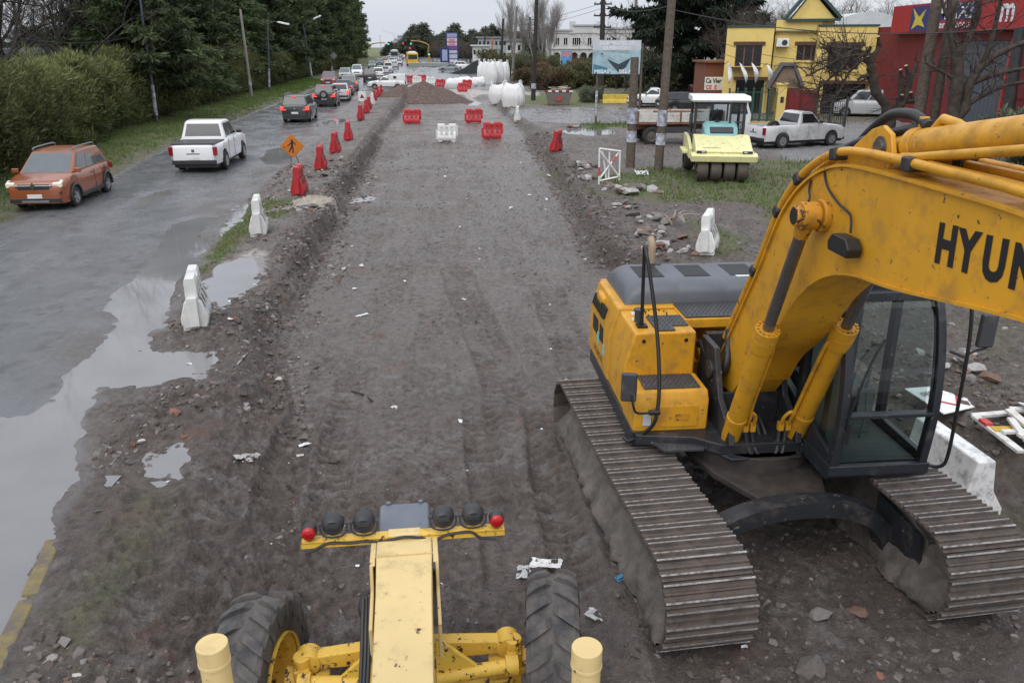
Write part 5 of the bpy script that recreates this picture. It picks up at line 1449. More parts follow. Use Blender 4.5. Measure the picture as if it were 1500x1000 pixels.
rr = MB(); rr.lathe([(.25, -.15), (.0, -.1)], 20); rr.lathe([(.25, .15), (0, .1)], 20); RRm = rr.mesh('rim', PALEY)
def rwheel(x, y):
    e = bpy.data.objects.new('wheel', None); COL.objects.link(e); e.parent = o; e.matrix_local = T(x, y, .485); inst('tyre', RT, e); inst('rim', RRm, e)
for y in (-.69, -.23, .23, .69): rwheel(1.55, y)
for y in (-.92, -.46, 0, .46, .92): rwheel(-1.45, y)
b = MB(); b.prism([(.35, .95), (1.78, .95), (1.95, 1.22), (.75, 1.72), (.35, 1.72)], -.98, .98, 'xz'); fb = b.build('front_body', PALEY, o, bevel=.03)
b = MB(); b.prism([(1.55, .86), (2.06, .82), (2.12, 1.08), (1.9, 1.16), (1.6, 1.16)], -1.14, 1.14, 'xz'); b.build('bumper', PALEY, o, bevel=.04)
for s in (1, -1):
    b = MB(); b.bb((1.93, s * .62, 1.16), (1.97, s * .95, 1.25)); b.build('lamp_panel', RDARK, o)
    b = MB(); b.bb((1.968, s * .66, 1.18), (1.975, s * .78, 1.23)); b.build('headlight', MT['head_off'], o)
    b = MB(); b.prism([(-1.9, .6), (-1.9, 1.55), (-.6, 1.55), (.9, 1.2), (.9, .8), (-.4, .8), (-.75, 1.05), (-1.5, 1.05), (-1.7, .6)], s * 1.0, s * 1.12, 'xz'); b.build('side_plate', PALEY, o, bevel=.02)
    b = MB(); b.bb((-1.2, s * 1.06, .9), (.2, s * 1.30, 1.02)); b.build('step', PALEY, o, bevel=.02)
b = MB(); b.bb((-1.8, -.95, .8), (.5, .95, 1.45)); b.build('chassis', RDARK, o, bevel=.03)
secs = []
for x, w, z in ((-.21, .62, 2.19), (.0, .62, 2.18), (.4, .60, 2.05), (.72, .56, 1.82), (.80, .55, 1.72)):
    secs.append([(x, -w, 1.45), (x, w, 1.45), (x, w, z - .12), (x, w - .12, z), (x, -w + .12, z), (x, -w, z - .12)])
hd_ = loft(secs).build('hood', TEAL, o, bevel=.03)
b = MB()
for k in range(9): b.box((.735 + .004 * k, 0, 1.80 - .016 * k + .02), (.02, .8, .006), None)
b.add([(.46, -.42, 2.022), (.46, .42, 2.022), (.745, .42, 1.81), (.745, -.42, 1.81)], [(0, 1, 2, 3)]); b.build('grille', RDARK, hd_)
b = MB(); b.cyl((-.0, -.12, 2.18), (.0, -.12, 2.24), .09, n=16); b.cyl((0, -.12, 2.24), (0, -.12, 2.27), .04, n=12); b.build('air_cap', RDARK, hd_)
b = MB(); b.tube(smooth_path([(.12, .33, 2.15), (.12, .33, 2.75), (.14, .33, 2.9)], 4), .04, 10); b.build('exhaust_pipe', RDARK, hd_)
# cab frame
cabp = MB()
for sx in (-1.75, -.28):
    for sy in (-.88, .88): cabp.bb((sx - .05, sy - .05, 1.4), (sx + .05, sy + .05, 2.95))
cabp.bb((-.33, -.05, 2.15), (-.27, .05, 2.95)) if False else None
cabp.bb((-1.8, -.93, 1.4), (-.23, .93, 1.55)); cabp.bb((-1.8, -.93, 2.86), (-.23, .93, 2.95)); cabp.bb((-.32, -.88, 2.12), (-.24, .88, 2.17)); cabp.bb((-.32, .23, 2.15), (-.24, .29, 2.9))
rcab = cabp.build('cab', RDARK, o, bevel=.015)
RG = glass('roller_glass', (.72, .76, .78), .8)
for nm, q in (('windscreen', [(-.28, -.83, 2.17), (-.28, .83, 2.17), (-.28, .83, 2.86), (-.28, -.83, 2.86)]), ('rear_window', [(-1.75, -.83, 1.55), (-1.75, .83, 1.55), (-1.75, .83, 2.86), (-1.75, -.83, 2.86)]),
              ('side_window', [(-1.7, .88, 1.55), (-.33, .88, 1.55), (-.33, .88, 2.86), (-1.7, .88, 2.86)]), ('side_window', [(-1.7, -.88, 1.55), (-.33, -.88, 1.55), (-.33, -.88, 2.86), (-1.7, -.88, 2.86)]),
              ('lower_window', [(-.28, .63, 1.55), (-.28, .83, 1.55), (-.28, .83, 2.12), (-.28, .63, 2.12)]), ('lower_window', [(-.28, -.83, 1.55), (-.28, -.63, 1.55), (-.28, -.63, 2.12), (-.28, -.83, 2.12)])):
    m = MB(); m.poly(q); m.build(nm, RG, rcab)
b = MB(); b.box((-1.2, 0, 1.9), (.5, .5, .15)); b.box((-1.45, 0, 2.25), (.14, .5, .6)); b.build('seat', RDARK, rcab, bevel=.04)
b = MB(); b.tube([(-.262, -.35, 2.2), (-.262, -.1, 2.7)], .012, 6); b.build('wiper', MT['wire'], rcab)
b = MB(); b.prism([(-1.95, 2.95), (-.05, 2.95), (-.02, 3.05), (-.2, 3.2), (-1.8, 3.2), (-1.95, 3.08)], -1.05, 1.05, 'xz'); b.build('roof', RW, o, bevel=.06, seg=3)
b = MB(); b.box((-.15, -1.05, 2.3), (.06, .12, .4)); b.build('mirror', RDARK, o, bevel=.02)
b = MB(); b.box((1.35, 0, 1.475), (.08, .12, .05), RY(R(-20)) if False else None); b.build('catch', PALEY, fb)
flat_text('lettering', 'AMMANN', .09, T(1.72, -.75, 1.328) @ RZ(math.pi / 2) @ RX(R(24)), RDARK, fb, sx=1.6, ext=.001)
# ================================================================ barriers, signs, poles and other street furniture
RED = M_('barrier_red', (.42, .022, .028), .42, var=.12, scale=4, dirt=.3, dirt_scale=5, dirt_col=(.16, .12, .10), rnd=.15, low=(.0, .9))
REDC = M_('barrier_red_shade', (.22, .012, .014), .5)  # darker copy of the red: shade of the recesses put into the colour
WHB = M_('barrier_white', (.66, .66, .64), .5, var=.08, scale=4, dirt=.4, dirt_scale=5, dirt_col=(.25, .22, .19), rnd=.08, low=(.0, 1.0))
WHC = M_('barrier_white_shade', (.45, .45, .43), .6)  # darker copy of the white, recess and slot shade put into the colour
def barrier_parts(mat, mat2):
    # water filled road barrier: 1.0 m long (x), narrow top, flared base with feet and stacking notch
    b = MB()
    def ring(x, k=1.0):
        pr = [(.19, .07), (.225, .14), (.225, .25), (.20, .32), (.145, .50), (.125, .53), (.105, .55), (.10, .86), (.092, .91), (.07, .945)]
        pts = [(x, y * k, z) for y, z in pr]
        return pts + [(x, -y * k, z) for y, z in pr[::-1]]
    secs = [ring(-.50, .92), ring(-.47), ring(-.12), ring(-.10, .93), ring(.10, .93), ring(.12), ring(.47), ring(.50, .92)]
    n = len(secs[0])
    for s in secs[3:5]:
        for i in range(8, 12): s[i] = (s[i][0], s[i][1], .85)
    vs = [p for s in secs for p in s]
    fs = [(i * n + k, i * n + (k + 1) % n, (i + 1) * n + (k + 1) % n, (i + 1) * n + k) for i in range(len(secs) - 1) for k in range(n)]
    fs += [tuple(range(n)), tuple(range(len(secs) * n - 1, (len(secs) - 1) * n - 1, -1))]
    b.add(vs, fs)
    for x in (-.36, .36): b.bb((x - .11, -.2, 0), (x + .11, .2, .09))
    body = b.mesh('body', mat, 35)
    ends = []
    for q in (((.50, -.07, .30), (.60, .07, .86)), ((-.60, -.075, .12), (-.50, .075, .62))):
        e = MB(); e.bb(*q); ends.append(e.mesh('connector', mat, 35))
    rec = []
    for x in (-.28, 0, .28):
        for s in (1, -1):
            w = MB()
            w.add([(x - .07, s * .118, .64), (x + .07, s * .118, .64), (x + .07, s * .205, .38), (x - .07, s * .205, .38)], [(0, 1, 2, 3)], T(0, s * -.004, 0))
            rec.append(w.mesh('recess_shade', mat2, 35)); w = MB()
            w.bb((x - .055, s * .097, .70), (x + .055, s * .107, .80)); rec.append(w.mesh('slot_shade', mat2, 35))
    return body, ends, rec
BAR = {'red': barrier_parts(RED, REDC), 'white': barrier_parts(WHB, WHC)}
def barrier(col, label, px, py, rz, group, z=None, tilt=0.0, sc=1.0):
    p = G(px, py, 0 if z is None else z)
    p.z = gz(p.x, p.y) - .01
    o = thing('road_barrier', label, 'barrier', p, rz, group)
    if tilt: o.rotation_euler = (tilt, 0, rz)
    bd, en, rc = BAR[col]
    M = Matrix.Scale(sc, 4)
    b_ = inst('body', bd, o, M); m = b_.modifiers.new('bevel', 'BEVEL'); m.width = .02; m.segments = 2; m.limit_method = 'ANGLE'; m.angle_limit = R(30)
    
    for q in en: inst('connector', q, o, M)
    for i, q in enumerate(rc): inst('recess_shade' if i % 2 == 0 else 'slot_shade', q, o, M)
    return o
RL = 'red plastic road barrier in the row along the cut bank'
gl_ = 'red barriers along the bank'
for k, (px, py, dz) in enumerate(((440, 289, 96), (471, 252, 98), (492, 227, 95), (511, 209, 97), (529, 178, 95), (537, 168, 97), (541, 162, 97), (549, 149, 97), (554, 144, 98), (559, 140, 98))):
    barrier('red', RL, px, py, R(dz), gl_)
barrier('white', 'white plastic barrier with scuffed foot standing beside the pale puddle', 291, 478, R(107), None)
barrier('white', 'white plastic barrier on the grassy strip by the red barrier row', 381, 347, R(104), None)
barrier('white', 'white plastic barrier standing among the far red barriers by the bank', 546, 156, R(97), None)
barrier('red', 'red barrier with white scribble standing across the road bed', 604, 182, R(-3), 'barriers across the bed', -.1)
barrier('red', 'red barrier standing across the road bed beside the right bank', 694, 181, R(2), 'barriers across the bed', -.1)
barrier('white', 'lone white barrier standing across the road bed', 655, 203.5, R(-2), 'barriers across the bed', -.1)
barrier('red', 'red barrier beside the lone white barrier across the bed', 721, 201.5, R(4), 'barriers across the bed', -.1)
barrier('red', 'tilted red barrier on the rubble strip right of the bed', 814, 225, R(75), None, tilt=R(6))
barrier('white', 'slim white barrier at the corner of the dark driveway', 758, 178, R(88), None)
barrier('white', 'white barrier with black scribble behind the excavator', 1036, 374, R(70), None, tilt=R(-4))
for k, (px, py) in enumerate(((645, 128), (601, 122), (618, 121.5))):
    barrier('red', 'red barrier behind the heap of soil', px, py, R(3), 'red barriers behind the soil heap')
for px, py in ((678, 134.5), (684, 129)):
    barrier('red', 'red barrier in front of the low white sacks', px, py, R(5), 'red barriers by the white sacks')
for px, py in ((611, 125), (631, 126), ):
    barrier('white', 'white barrier between the far red barriers', px, py, R(2), 'white barriers behind the soil heap')

# ---- diamond warning sign
ORG = M_('sign_orange', (.62, .20, .03), .5, var=.06)
SBL = M_('sign_black', (.03, .03, .035), .6)
p = G(431, 243); p.z = gz(p.x, p.y)
o = thing('warning_sign', 'orange diamond sign with a black walking figure beside the red barriers', 'sign', p, R(97))
b = MB(); hs = .50
b.prism([(0, -hs), (hs, 0), (0, hs), (-hs, 0)], -.012, .012, 'yz'); pl_ = b.build('panel', ORG, o, T(-.05, 0, .80) @ RY(R(-8)), bevel=.006)
fig = MB()
def limb(a, c, w): 
    d = Vector((c[0] - a[0], c[1] - a[1])); nn = Vector((-d.y, d.x)).normalized() * w / 2
    fig.prism([(a[0] + nn.x, a[1] + nn.y), (c[0] + nn.x, c[1] + nn.y), (c[0] - nn.x, c[1] - nn.y), (a[0] - nn.x, a[1] - nn.y)], -.016, -.0125, 'yz')
fig.prism([(-.01 + .045 * math.cos(a), .235 + .045 * math.sin(a)) for a in np.linspace(0, 2 * math.pi, 12)[:-1]], -.016, -.0125, 'yz')
for a, c, w in (((-.01, .19), (-.0, -.02), .085), ((-.0, .0), (.09, -.13), .06), ((.09, -.13), (.15, -.26), .055), ((0, 0), (-.02, -.15), .06), ((-.02, -.15), (-.0, -.29), .055), ((0, .17), (.11, .06), .045), ((.11, .06), (.2, .02), .04), ((0, .17), (-.1, .14), .045), ((-.1, .14), (-.15, .05), .04)):
    limb(a, c, w)
fig.prism([(.26, -.05), (.38, -.05), (.32, .0)], -.016, -.0125, 'yz')
fig.build('figure', SBL, pl_)
for s in (-.18, .18):
    b = MB(); b.tube([(.0, s * .4, .5), (.35, s, .0)], .014, 6); b.build('prop_leg', MT['dark_metal'], o)
# small white sign by the far barriers
p = G(531, 152); p.z = gz(p.x, p.y)
o = thing('warning_sign', 'small white sign board with red print on the muddy shoulder', 'sign', p, R(97))
b = MB(); b.bb((-.02, -.32, .15), (.02, .32, .95)); bd = b.build('board', MT['white_paint'], o, bevel=.006)
b = MB(); b.prism([(-.2, .4), (.2, .4), (0, .75)], -.026, -.0215, 'yz'); b.build('triangle_mark', MT['red_lens'], bd)
for s in (-.25, .25):
    b = MB(); b.bb((-.02, s - .02, 0), (.02, s + .02, .16)); b.build('foot', MT['dark_metal'], o)

# ---- white tube frames
WT = M_('frame_white', (.70, .69, .67), .5, dirt=.2, dirt_col=(.3, .25, .2))
WR = M_('frame_red', (.5, .05, .05), .5)
p = G(892, 274); p.z = gz(p.x, p.y) - .02
o = thing('barricade_frame', 'white and red crossed timber barricade frame on the grass edge', 'barricade', p, R(25))
b = MB()
for a, c in (((-.42, 0, 0), (-.45, 0, 1.25)), ((.42, 0, .1), (.40, 0, 1.12)), ((-.45, 0, 1.24), (.42, 0, 1.1)), ((-.42, 0, .12), (.42, 0, .22)), ((-.42, .03, .15), (.38, .03, 1.08)), ((-.44, -.03, 1.15), (.41, -.03, .2)), ((-.1, .05, .2), (-.3, .05, 1.2)), ((.0, .05, .2), (.0, .05, 1.15))):
    b = MB(); b.tube([a, c], .035, 4); b.build('bar', WT, o)
b = MB(); b.tube([(-.43, 0, .3), (-.435, 0, .6)], .0375, 4); b.build('red_band', WR, o)
b = MB(); b.tube([(.1, .03, .755), (.25, .03, .93)], .0375, 4); b.build('red_band', WR, o)

# ---- poles
def pole(label, px, py, top_px, top_py, r0, r1, mat, cat='utility pole', name='utility_pole', posters=1, arms=0, group=None, hgt=None):
    p = G(px, py); p.z = gz(p.x, p.y) - .1
    q = DD(top_px, top_py, p.y + (hgt or 0))
    d = q - p
    o = thing(name, label, cat, p, 0, group)
    b = MB(); ext = d * 1.0
    if top_py < 3: ext = d * (max(9.5, d.z) / d.z)
    b.tube([Vector((0, 0, 0)), ext * .5, ext], [r0, (r0 + r1) / 2, r1], 12); b.build('shaft', mat, o)
    dn = ext.normalized()
    for k in range(posters):
        z = 1.1 + k * .72
        b = MB(); c0 = dn * z; c1 = dn * (z + (.62 if k % 2 else .45)); rr_ = r0 * 1.04 + .006
        b.cyl(c0, c1, rr_, rr_, n=14, caps=False); b.build('poster', POSTER, o)
    for k in range(arms):
        c = dn * (ext.length - .5 - k * .95)
        b = MB(); b.box(c + Vector((0, 0, 0)), (1.6, .10, .12)); b.build('crossarm', MT['bark_dark'], o)
        for x in (-.7, -.25, .25, .7):
            b = MB(); b.cyl(c + Vector((x, 0, .05)), c + Vector((x, 0, .2)), .045, .03, n=8); b.build('insulator', MT['dark_metal'], o)
    return o, p, ext
POSTER = pm('poster_paper', (.36, .37, .43), .7, var=.75, scale=5, dirt=.3, dirt_scale=9, dirt_col=(.12, .12, .22))
CONC = M_('pole_concrete', (.17, .16, .145), .85, var=.3, scale=3)
PW = MT['pole_wood']; PD = MT['bark_dark']
pole('wooden utility pole with torn posters in front of the billboard', 923, 247, 930, 84, .19, .16, PW, posters=2)
pole('leaning wooden utility pole with torn posters beside the roller', 964, 251, 984, 0, .18, .15, PW, posters=2)
pole('thick wooden utility pole behind the excavator boom', 1336, 232, 1373, 0, .25, .21, PW, posters=0)
pole('second thick wooden pole leaning beside the red building', 1358, 232, 1397, 0, .21, .17, PW, posters=0)
pole('dark wooden utility pole with poster on the grass strip by the dumpster', 781, 148, 786, 0, .21, .15, PD, posters=1)
pole('tall dark utility pole with three crossarms behind the billboard', 880, 147, 884, -20, .26, .2, PD, posters=0, arms=4)
pole('thin dark pole rising from the far big bags', 733, 119, 737, 28, .2, .14, PD, posters=0)
pole('bent grey pole beside the far big bags', 750, 122, 757, 10, .2, .14, CONC, posters=1)
pole('dark pole with crossarms right of the far poplars', 774, 105, 776, 25, .24, .2, PD, posters=0, arms=3)
pole('slender pole left of the far big bags', 709, 97, 711, 38, .22, .16, PD, posters=0)
pole('slender far pole behind the fuel price tower', 689, 93, 689, 45, .22, .16, PD, posters=0)
pole('orange post among the far slender poles', 721, 97, 721, 55, .16, .14, M_('post_orange', (.45, .17, .06), .6), posters=0)
pole('grey concrete pole beside the white two storey building', 931, 105, 932, -20, .35, .28, CONC, posters=0)
pole('wooden post behind the dark station wagon', 1020, 145, 1031, 92, .12, .10, PW, posters=0)
pole('leaning thin wooden post by the brick shed', 1044, 140, 1056, 45, .13, .10, PW, posters=0)
pole('black pole at the edge of the red building', 1470, 215, 1495, 40, .28, .24, MT['dark_metal'], posters=0)
pole('pale leaning telephone pole between hedge and road', 369, 145, 352, 14, .15, .10, M_('pole_pale', (.26, .24, .21), .8, var=.2), posters=1, name='telephone_pole', cat='telephone pole')
pole('thin leaning pole leaning out of the far hedge', 470, 90, 478, 62, .14, .12, PW, posters=0, name='telephone_pole', cat='telephone pole')
# lamp posts along the hedge
def lamp_post(label, px, py, tx, ty, hx, hy, poster=True):
    p = G(px, py); p.z = gz(p.x, p.y) - .05
    q = DD(tx, ty, p.y) - p; h = DD(hx, hy, p.y) - p
    o = thing('street_lamp', label, 'street lamp', p, 0, 'street lamps along the hedge')
    b = MB(); b.tube([Vector((0, 0, 0)), q * .5, q], [.10, .08, .06], 10); b.build('post', M_('lamp_post_blue', (.06, .075, .10), .5), o)
    b = MB(); b.tube([q - Vector((0, 0, .1)), q + (h - q) * .5, h], .035, 8); b.build('arm', MT['lamp_post_blue'], o)
    d = (h - q); d.normalize()
    M = T(*h) @ d.to_track_quat('X', 'Z').to_matrix().to_4x4()
    b = MB(); b.prism([(-.1, -.06), (1.0, -.10), (1.1, 0), (1.0, .08), (.1, .10), (-.1, .04)], -.17, .17, 'xz'); hd_ = b.build('lamp_head', M_('lamp_white', (.78, .80, .80), .35), o, M, bevel=.03)
    if poster:
        b = MB(); b.cyl(q.normalized() * .5, q.normalized() * 2.3, .115, .112, n=12, caps=False); b.build('poster', POSTER, o)
lamp_post('leaning blue grey street lamp post with poster opposite the white pickup', 231, 185, 200, -40, 225, -46)
lamp_post('straight street lamp with white head beside the pale telephone pole', 395, 137, 392, 30, 408, 33)
lamp_post('street lamp with upward tilted white head over the queue', 458, 119, 444, 36, 460, 28)
lamp_post('far street lamp at the end of the hedge by the traffic light', 535, 92, 536, 50, 538, 50)
lamp_post('farthest street lamp with small white head above the tree gap', 560, 83, 556, 52, 557, 52, False)

# ---- overhead wires
def wire(label, a, c, sag, group='overhead wires'):
    P = []
    for t in np.linspace(0, 1, 24):
        q = Vector(a).lerp(Vector(c), t); q.z -= sag * 4 * t * (1 - t); P.append(q)
    b = MB(); b.tube(P, .016, 5); o = b.build('overhead_wire', MT['wire']); tag(o, label, 'wire', group)
pR = [DD(932, -20, G(923, 247).y), DD(984, -20, G(964, 251).y), DD(1383, -30, G(1352, 250).y)]
w1 = DD(985, 12, 32.6); w2 = DD(1500, 35, 26.0)
for i, (a, c, s) in enumerate(((DD(984, 14, 32.6), DD(1520, 38, 27), .5), (DD(884, 5, 74.0), DD(560, 45, 190), 2.0), (DD(884, 12, 74.0), DD(575, 52, 190), 2.0), (DD(984, 8, 32.6), DD(884, 5, 74.0), .4), (DD(207, 50, 51), DD(353, 62, 79), .8), (DD(353, 62, 79), DD(443, 60, 118), 1.2), (DD(-40, 40, 40), DD(207, 50, 51), .6), (DD(-40, 66, 40), DD(353, 70, 79), 1.0), (DD(1056, 62, 60), DD(1275, 80, 58), .7), (DD(1056, 78, 60), DD(1275, 88, 58), .7))):
    wire('thin dark cable sagging between poles', a, c, s)

# ---- billboard
p0 = G(872, 181); y0 = p0.y
o = thing('billboard', 'faded blue billboard offering quebracho sleepers, tables and chairs on posts', 'billboard', (p0.x, y0, gz(p0.x, y0)), 0)
tl = DD(869, 59, y0); br = DD(937, 109, y0)
w_, h_ = br.x - tl.x, tl.z - br.z
M0 = T(tl.x - p0.x, 0, br.z - gz(p0.x, y0))
b = MB(); b.bb((0, 0, 0), (w_, .06, h_)); bd = b.build('board', M_('bill_blue', (.30, .44, .50), .5, var=.35, scale=1.2, dirt=.15), o, M0, bevel=.008)
b = MB(); b.bb((.0, -.004, h_ * .70), (w_, -.0005, h_)); b.build('header_band', M_('bill_pale', (.50, .55, .58), .5, var=.1), bd)
b = MB()
def onb(pts): return [(u * w_, -.006, v * h_) for u, v in pts]
for pts, mat in (([(.12, .62), (.3, .66), (.9, .58), (.95, .5), (.7, .44), (.55, .38), (.4, .48)], 'bill_table'), ([(.14, .6), (.2, .62), (.34, .34), (.52, .12), (.44, .1), (.26, .3)], 'bill_leg'), ([(.3, .45), (.55, .3), (.8, .48), (.7, .2), (.55, .06), (.45, .2)], 'bill_dark'), ([(.02, .0), (.02, .3), (.3, .2), (.4, .02)], 'bill_teal')):
    m = MB(); m.slab(onb(pts), .004); m.build('picture', M_(mat, dict(bill_table=(.34, .46, .50), bill_leg=(.30, .40, .44), bill_dark=(.03, .05, .07), bill_teal=(.06, .20, .27))[mat], .5, var=.2), bd)
TW = M_('print_white', (.72, .74, .76), .5)
XT = lambda x, z: T(x, -.014, z) @ RX(math.pi / 2)
flat_text('lettering', 'DURMIENTES DE', h_ * .135, XT(w_ * .5, h_ * .86), TW, bd, sx=1.05, align='CENTER', bold=.008)
flat_text('lettering', 'QUEBRACHO', h_ * .135, XT(w_ * .5, h_ * .72), TW, bd, sx=1.05, align='CENTER', bold=.008)
flat_text('lettering', 'MESAS', h_ * .15, XT(w_ * .04, h_ * .03), TW, bd, sx=1.1, bold=.012)
flat_text('lettering', 'SILLAS', h_ * .15, XT(w_ * .56, h_ * .03), TW, bd, sx=1.1, bold=.012)
for x in (.03, w_ - .2):
    b = MB(); b.tube([(x, .1, -.15), (x, .1, M0.translation.z + h_ * .9)], .07, 10); b.build('post', PW, o)
b = MB(); b.cyl((.03, .1, .45), (.03, .1, 2.0), .082, n=10, caps=False); b.build('poster', POSTER, o)

# ---- blue notice board and others near the white building
p = G(829, 112); o = thing('notice_board', 'small blue and red notice board on two posts before the white building', 'sign', (p.x, p.y, gz(p.x, p.y)), 0)
b = MB(); b.bb((-.9, -.03, 1.2), (.9, .03, 3.8)); bd = b.build('panel', M_('notice_blue', (.10, .30, .55), .5, var=.3), o)
b = MB(); b.bb((-.7, -.04, 3.0), (.7, -.031, 3.6)); b.build('notice_mark', M_('notice_red', (.6, .2, .2), .5), bd)
for x in (-.7, .7):
    b = MB(); b.bb((x - .05, -.05, -.1), (x + .05, .05, 1.3)); b.build('post', MT['dark_metal'], o)

# ---- dumpster
p = (G(803, 155) + G(835, 155)) / 2
o = thing('dumpster', 'rusty grey skip with red hazard edge piled with timber', 'dumpster', (p.x, p.y + .8, gz(p.x, p.y)), R(-4))
SKP = M_('skip_grey', (.20, .205, .205), .55, var=.25, dirt=.6, dirt_scale=3, dirt_col=(.17, .10, .065))
b = MB(); secs = []
for z, a, c in ((.06, .86, .6), (1.15, 1.15, .82), (1.15, 1.09, .76), (.2, .82, .56)):
    secs.append([(-a, -c, z), (a, -c, z), (a, c, z), (-a, c, z)])
loft(secs).build('tub', SKP, o)
for k in range(5):
    x = -.95 + k * .475; b = MB(); b.prism([(x - .04, .1), (x + .04, .1), (x * 1.0 + .04, 1.1), (x - .04, 1.1)], -.84, -.62, 'xz') if False else b.slab([(x * .8 - .05, -.622, .1), (x * .8 + .05, -.622, .1), (x + .05, -.83, 1.1), (x - .05, -.83, 1.1)], .03); b.build('rib', SKP, o)
for k in range(8):
    b = MB(); b.bb((-1.17 + k * .2925, -.86, 1.1), (-1.17 + (k + 1) * .2925 - .004, -.80, 1.22)); b.build('edge_band', MT['red_lens'] if k % 2 == 0 else MT['white_paint'], o)
b = MB(); b.cyl((.0, -.745, .62), (.0, -.765, .62), .26, n=20); b.build('emblem', M_('emblem_red', (.42, .05, .05), .5), o, T(0, .02, 0) @ RX(0))
rs = random.Random(4)
for k in range(9):
    b = MB(); b.box((0, 0, 0), (1.3 + .5 * rs.random(), .12, .04)); b.build('scrap_plank', M_('scrap_%d' % (k % 3), [(.42, .34, .26), (.15, .12, .1), (.5, .48, .42)][k % 3], .8), o, T(-.2 + .4 * rs.random(), -.45 + .1 * k, 1.12 + .14 * rs.random() + .03 * k) @ RZ(R(-25 + 50 * rs.random())) @ RY(R(-8 + 16 * rs.random())))

# ---- yellow kerb block beside the white pickup
p = (G(888, 152) + G(924, 151)) / 2
o = thing('concrete_barrier', 'yellow painted concrete block on the grass strip', 'barrier', (p.x, p.y, gz(p.x, p.y)), R(-2))
b = MB(); b.prism([(-.4, 0), (.4, 0), (.32, .2), (.18, .34), (.12, .72), (-.12, .72), (-.18, .34), (-.32, .2)], -1.4, 1.4, 'yz'); b.build('block', M_('block_yellow', (.5, .36, .04), .7, var=.15, dirt=.3), o, bevel=.02)

# ---- big bags
BAG = pm('bag_white', (.72, .72, .72), .65, var=.06, scale=2, dirt=.2, dirt_scale=2, dirt_col=(.45, .43, .40), bump=.25, bscale=20)
def bag(label, px, py, w, d, h, seed, group=None, flop=0.0, loops=True, name='big_bag'):
    p = G(px, py); g_ = gz(p.x, p.y)
    o = thing(name, label, 'bulk bag', (p.x, p.y + d / 2, g_ - .02), R(random.Random(seed).uniform(-8, 8)), group)
    nu, nv = 40, 18; vs = []; rs = random.Random(seed); ph = [rs.uniform(0, 6.28) for _ in range(6)]
    for j in range(nv + 1):
        v = j / nv
        for i in range(nu):
            a = 2 * math.pi * i / nu
            ca, sa = math.cos(a), math.sin(a)
            e = .42
            sx = abs(ca) ** e * (1 if ca > 0 else -1); sy = abs(sa) ** e * (1 if sa > 0 else -1)
            bul = .86 + .17 * math.sin(math.pi * min(1, v * 1.15)) + .05 * math.sin(3 * a + ph[0]) + .045 * math.sin(8 * a + ph[1] + v) * (.3 + v) + .03 * math.sin(13 * a + ph[2] + v * 3) + .02 * math.sin(9 * v + 2 * a)
            z = h * v + .05 * h * math.sin(2 * a + ph[3]) * v - flop * h * v * max(0, math.sin(a + ph[4]))
            if v > .85: bul *= 1 - (v - .85) * 1.6
            vs.append((w / 2 * sx * bul, d / 2 * sy * bul, max(.0, z)))
    vs.append((0, 0, h * .96)); vs.append((0, 0, 0))
    fs = [(j * nu + i, j * nu + (i + 1) % nu, (j + 1) * nu + (i + 1) % nu, (j + 1) * nu + i) for j in range(nv) for i in range(nu)]
    fs += [(nv * nu + i, nv * nu + (i + 1) % nu, len(vs) - 2) for i in range(nu)] + [((i + 1) % nu, i, len(vs) - 1) for i in range(nu)]
    b = MB(); b.add(vs, fs); b.build('sack', BAG, o, sharp=70)
    if loops:
        for sx in (-1, 1):
            for sy in (-1, 1):
                b = MB(); x, y = sx * w * .36, sy * d * .36
                b.tube(smooth_path([(x, y, h * .86), (x * 1.1, y * 1.05, h * 1.06), (x * .9, y * .9, h * 1.14), (x * .75, y * .8, h * .9)], 4), .03, 5); b.build('lifting_loop', BAG, o)
    return o
bag('largest full white bulk bag at the driveway corner', 751, 159, 1.75, 1.5, 1.75, 1)
bag('full white bulk bag behind the largest one', 729, 148, 1.6, 1.4, 1.6, 2)
bg_ = 'upright far bulk bags'
for px, py, w, h, s in ((709, 123, 1.7, 2.6, 11), (717, 124, 1.9, 2.7, 12), (727, 123, 1.8, 2.5, 13), (737, 121, 1.6, 2.4, 14)):
    bag('tall peaked white bulk bag in the far row by the dark ramp', px, py, w, 1.6, h, s, bg_)
for px, py, s in ((664, 129, 21), (672, 128, 22), (680, 126, 23), (688, 127, 24), (700, 126, 25)):
    bag('low slumped white bag in the heap behind the red barriers', px, py, 1.7, 1.3, 1.05, s, 'slumped white bags', .35, False)
# dark ramp mound behind
p = G(692, 108); V = []
o = thing('steel_ramp', 'dark sloping ramp left of the far bulk bags', 'ramp', (p.x, p.y, gz(p.x, p.y)), R(3))
b = MB(); b.prism([(-4.2, 0), (-1.5, .9), (.2, 2.0), (1.6, 2.5), (2.6, 2.2), (2.8, 0)], -1.0, 1.0, 'xz'); b.build('ramp_body', M_('ramp_dark', (.03, .035, .035), .6), o, bevel=.05)

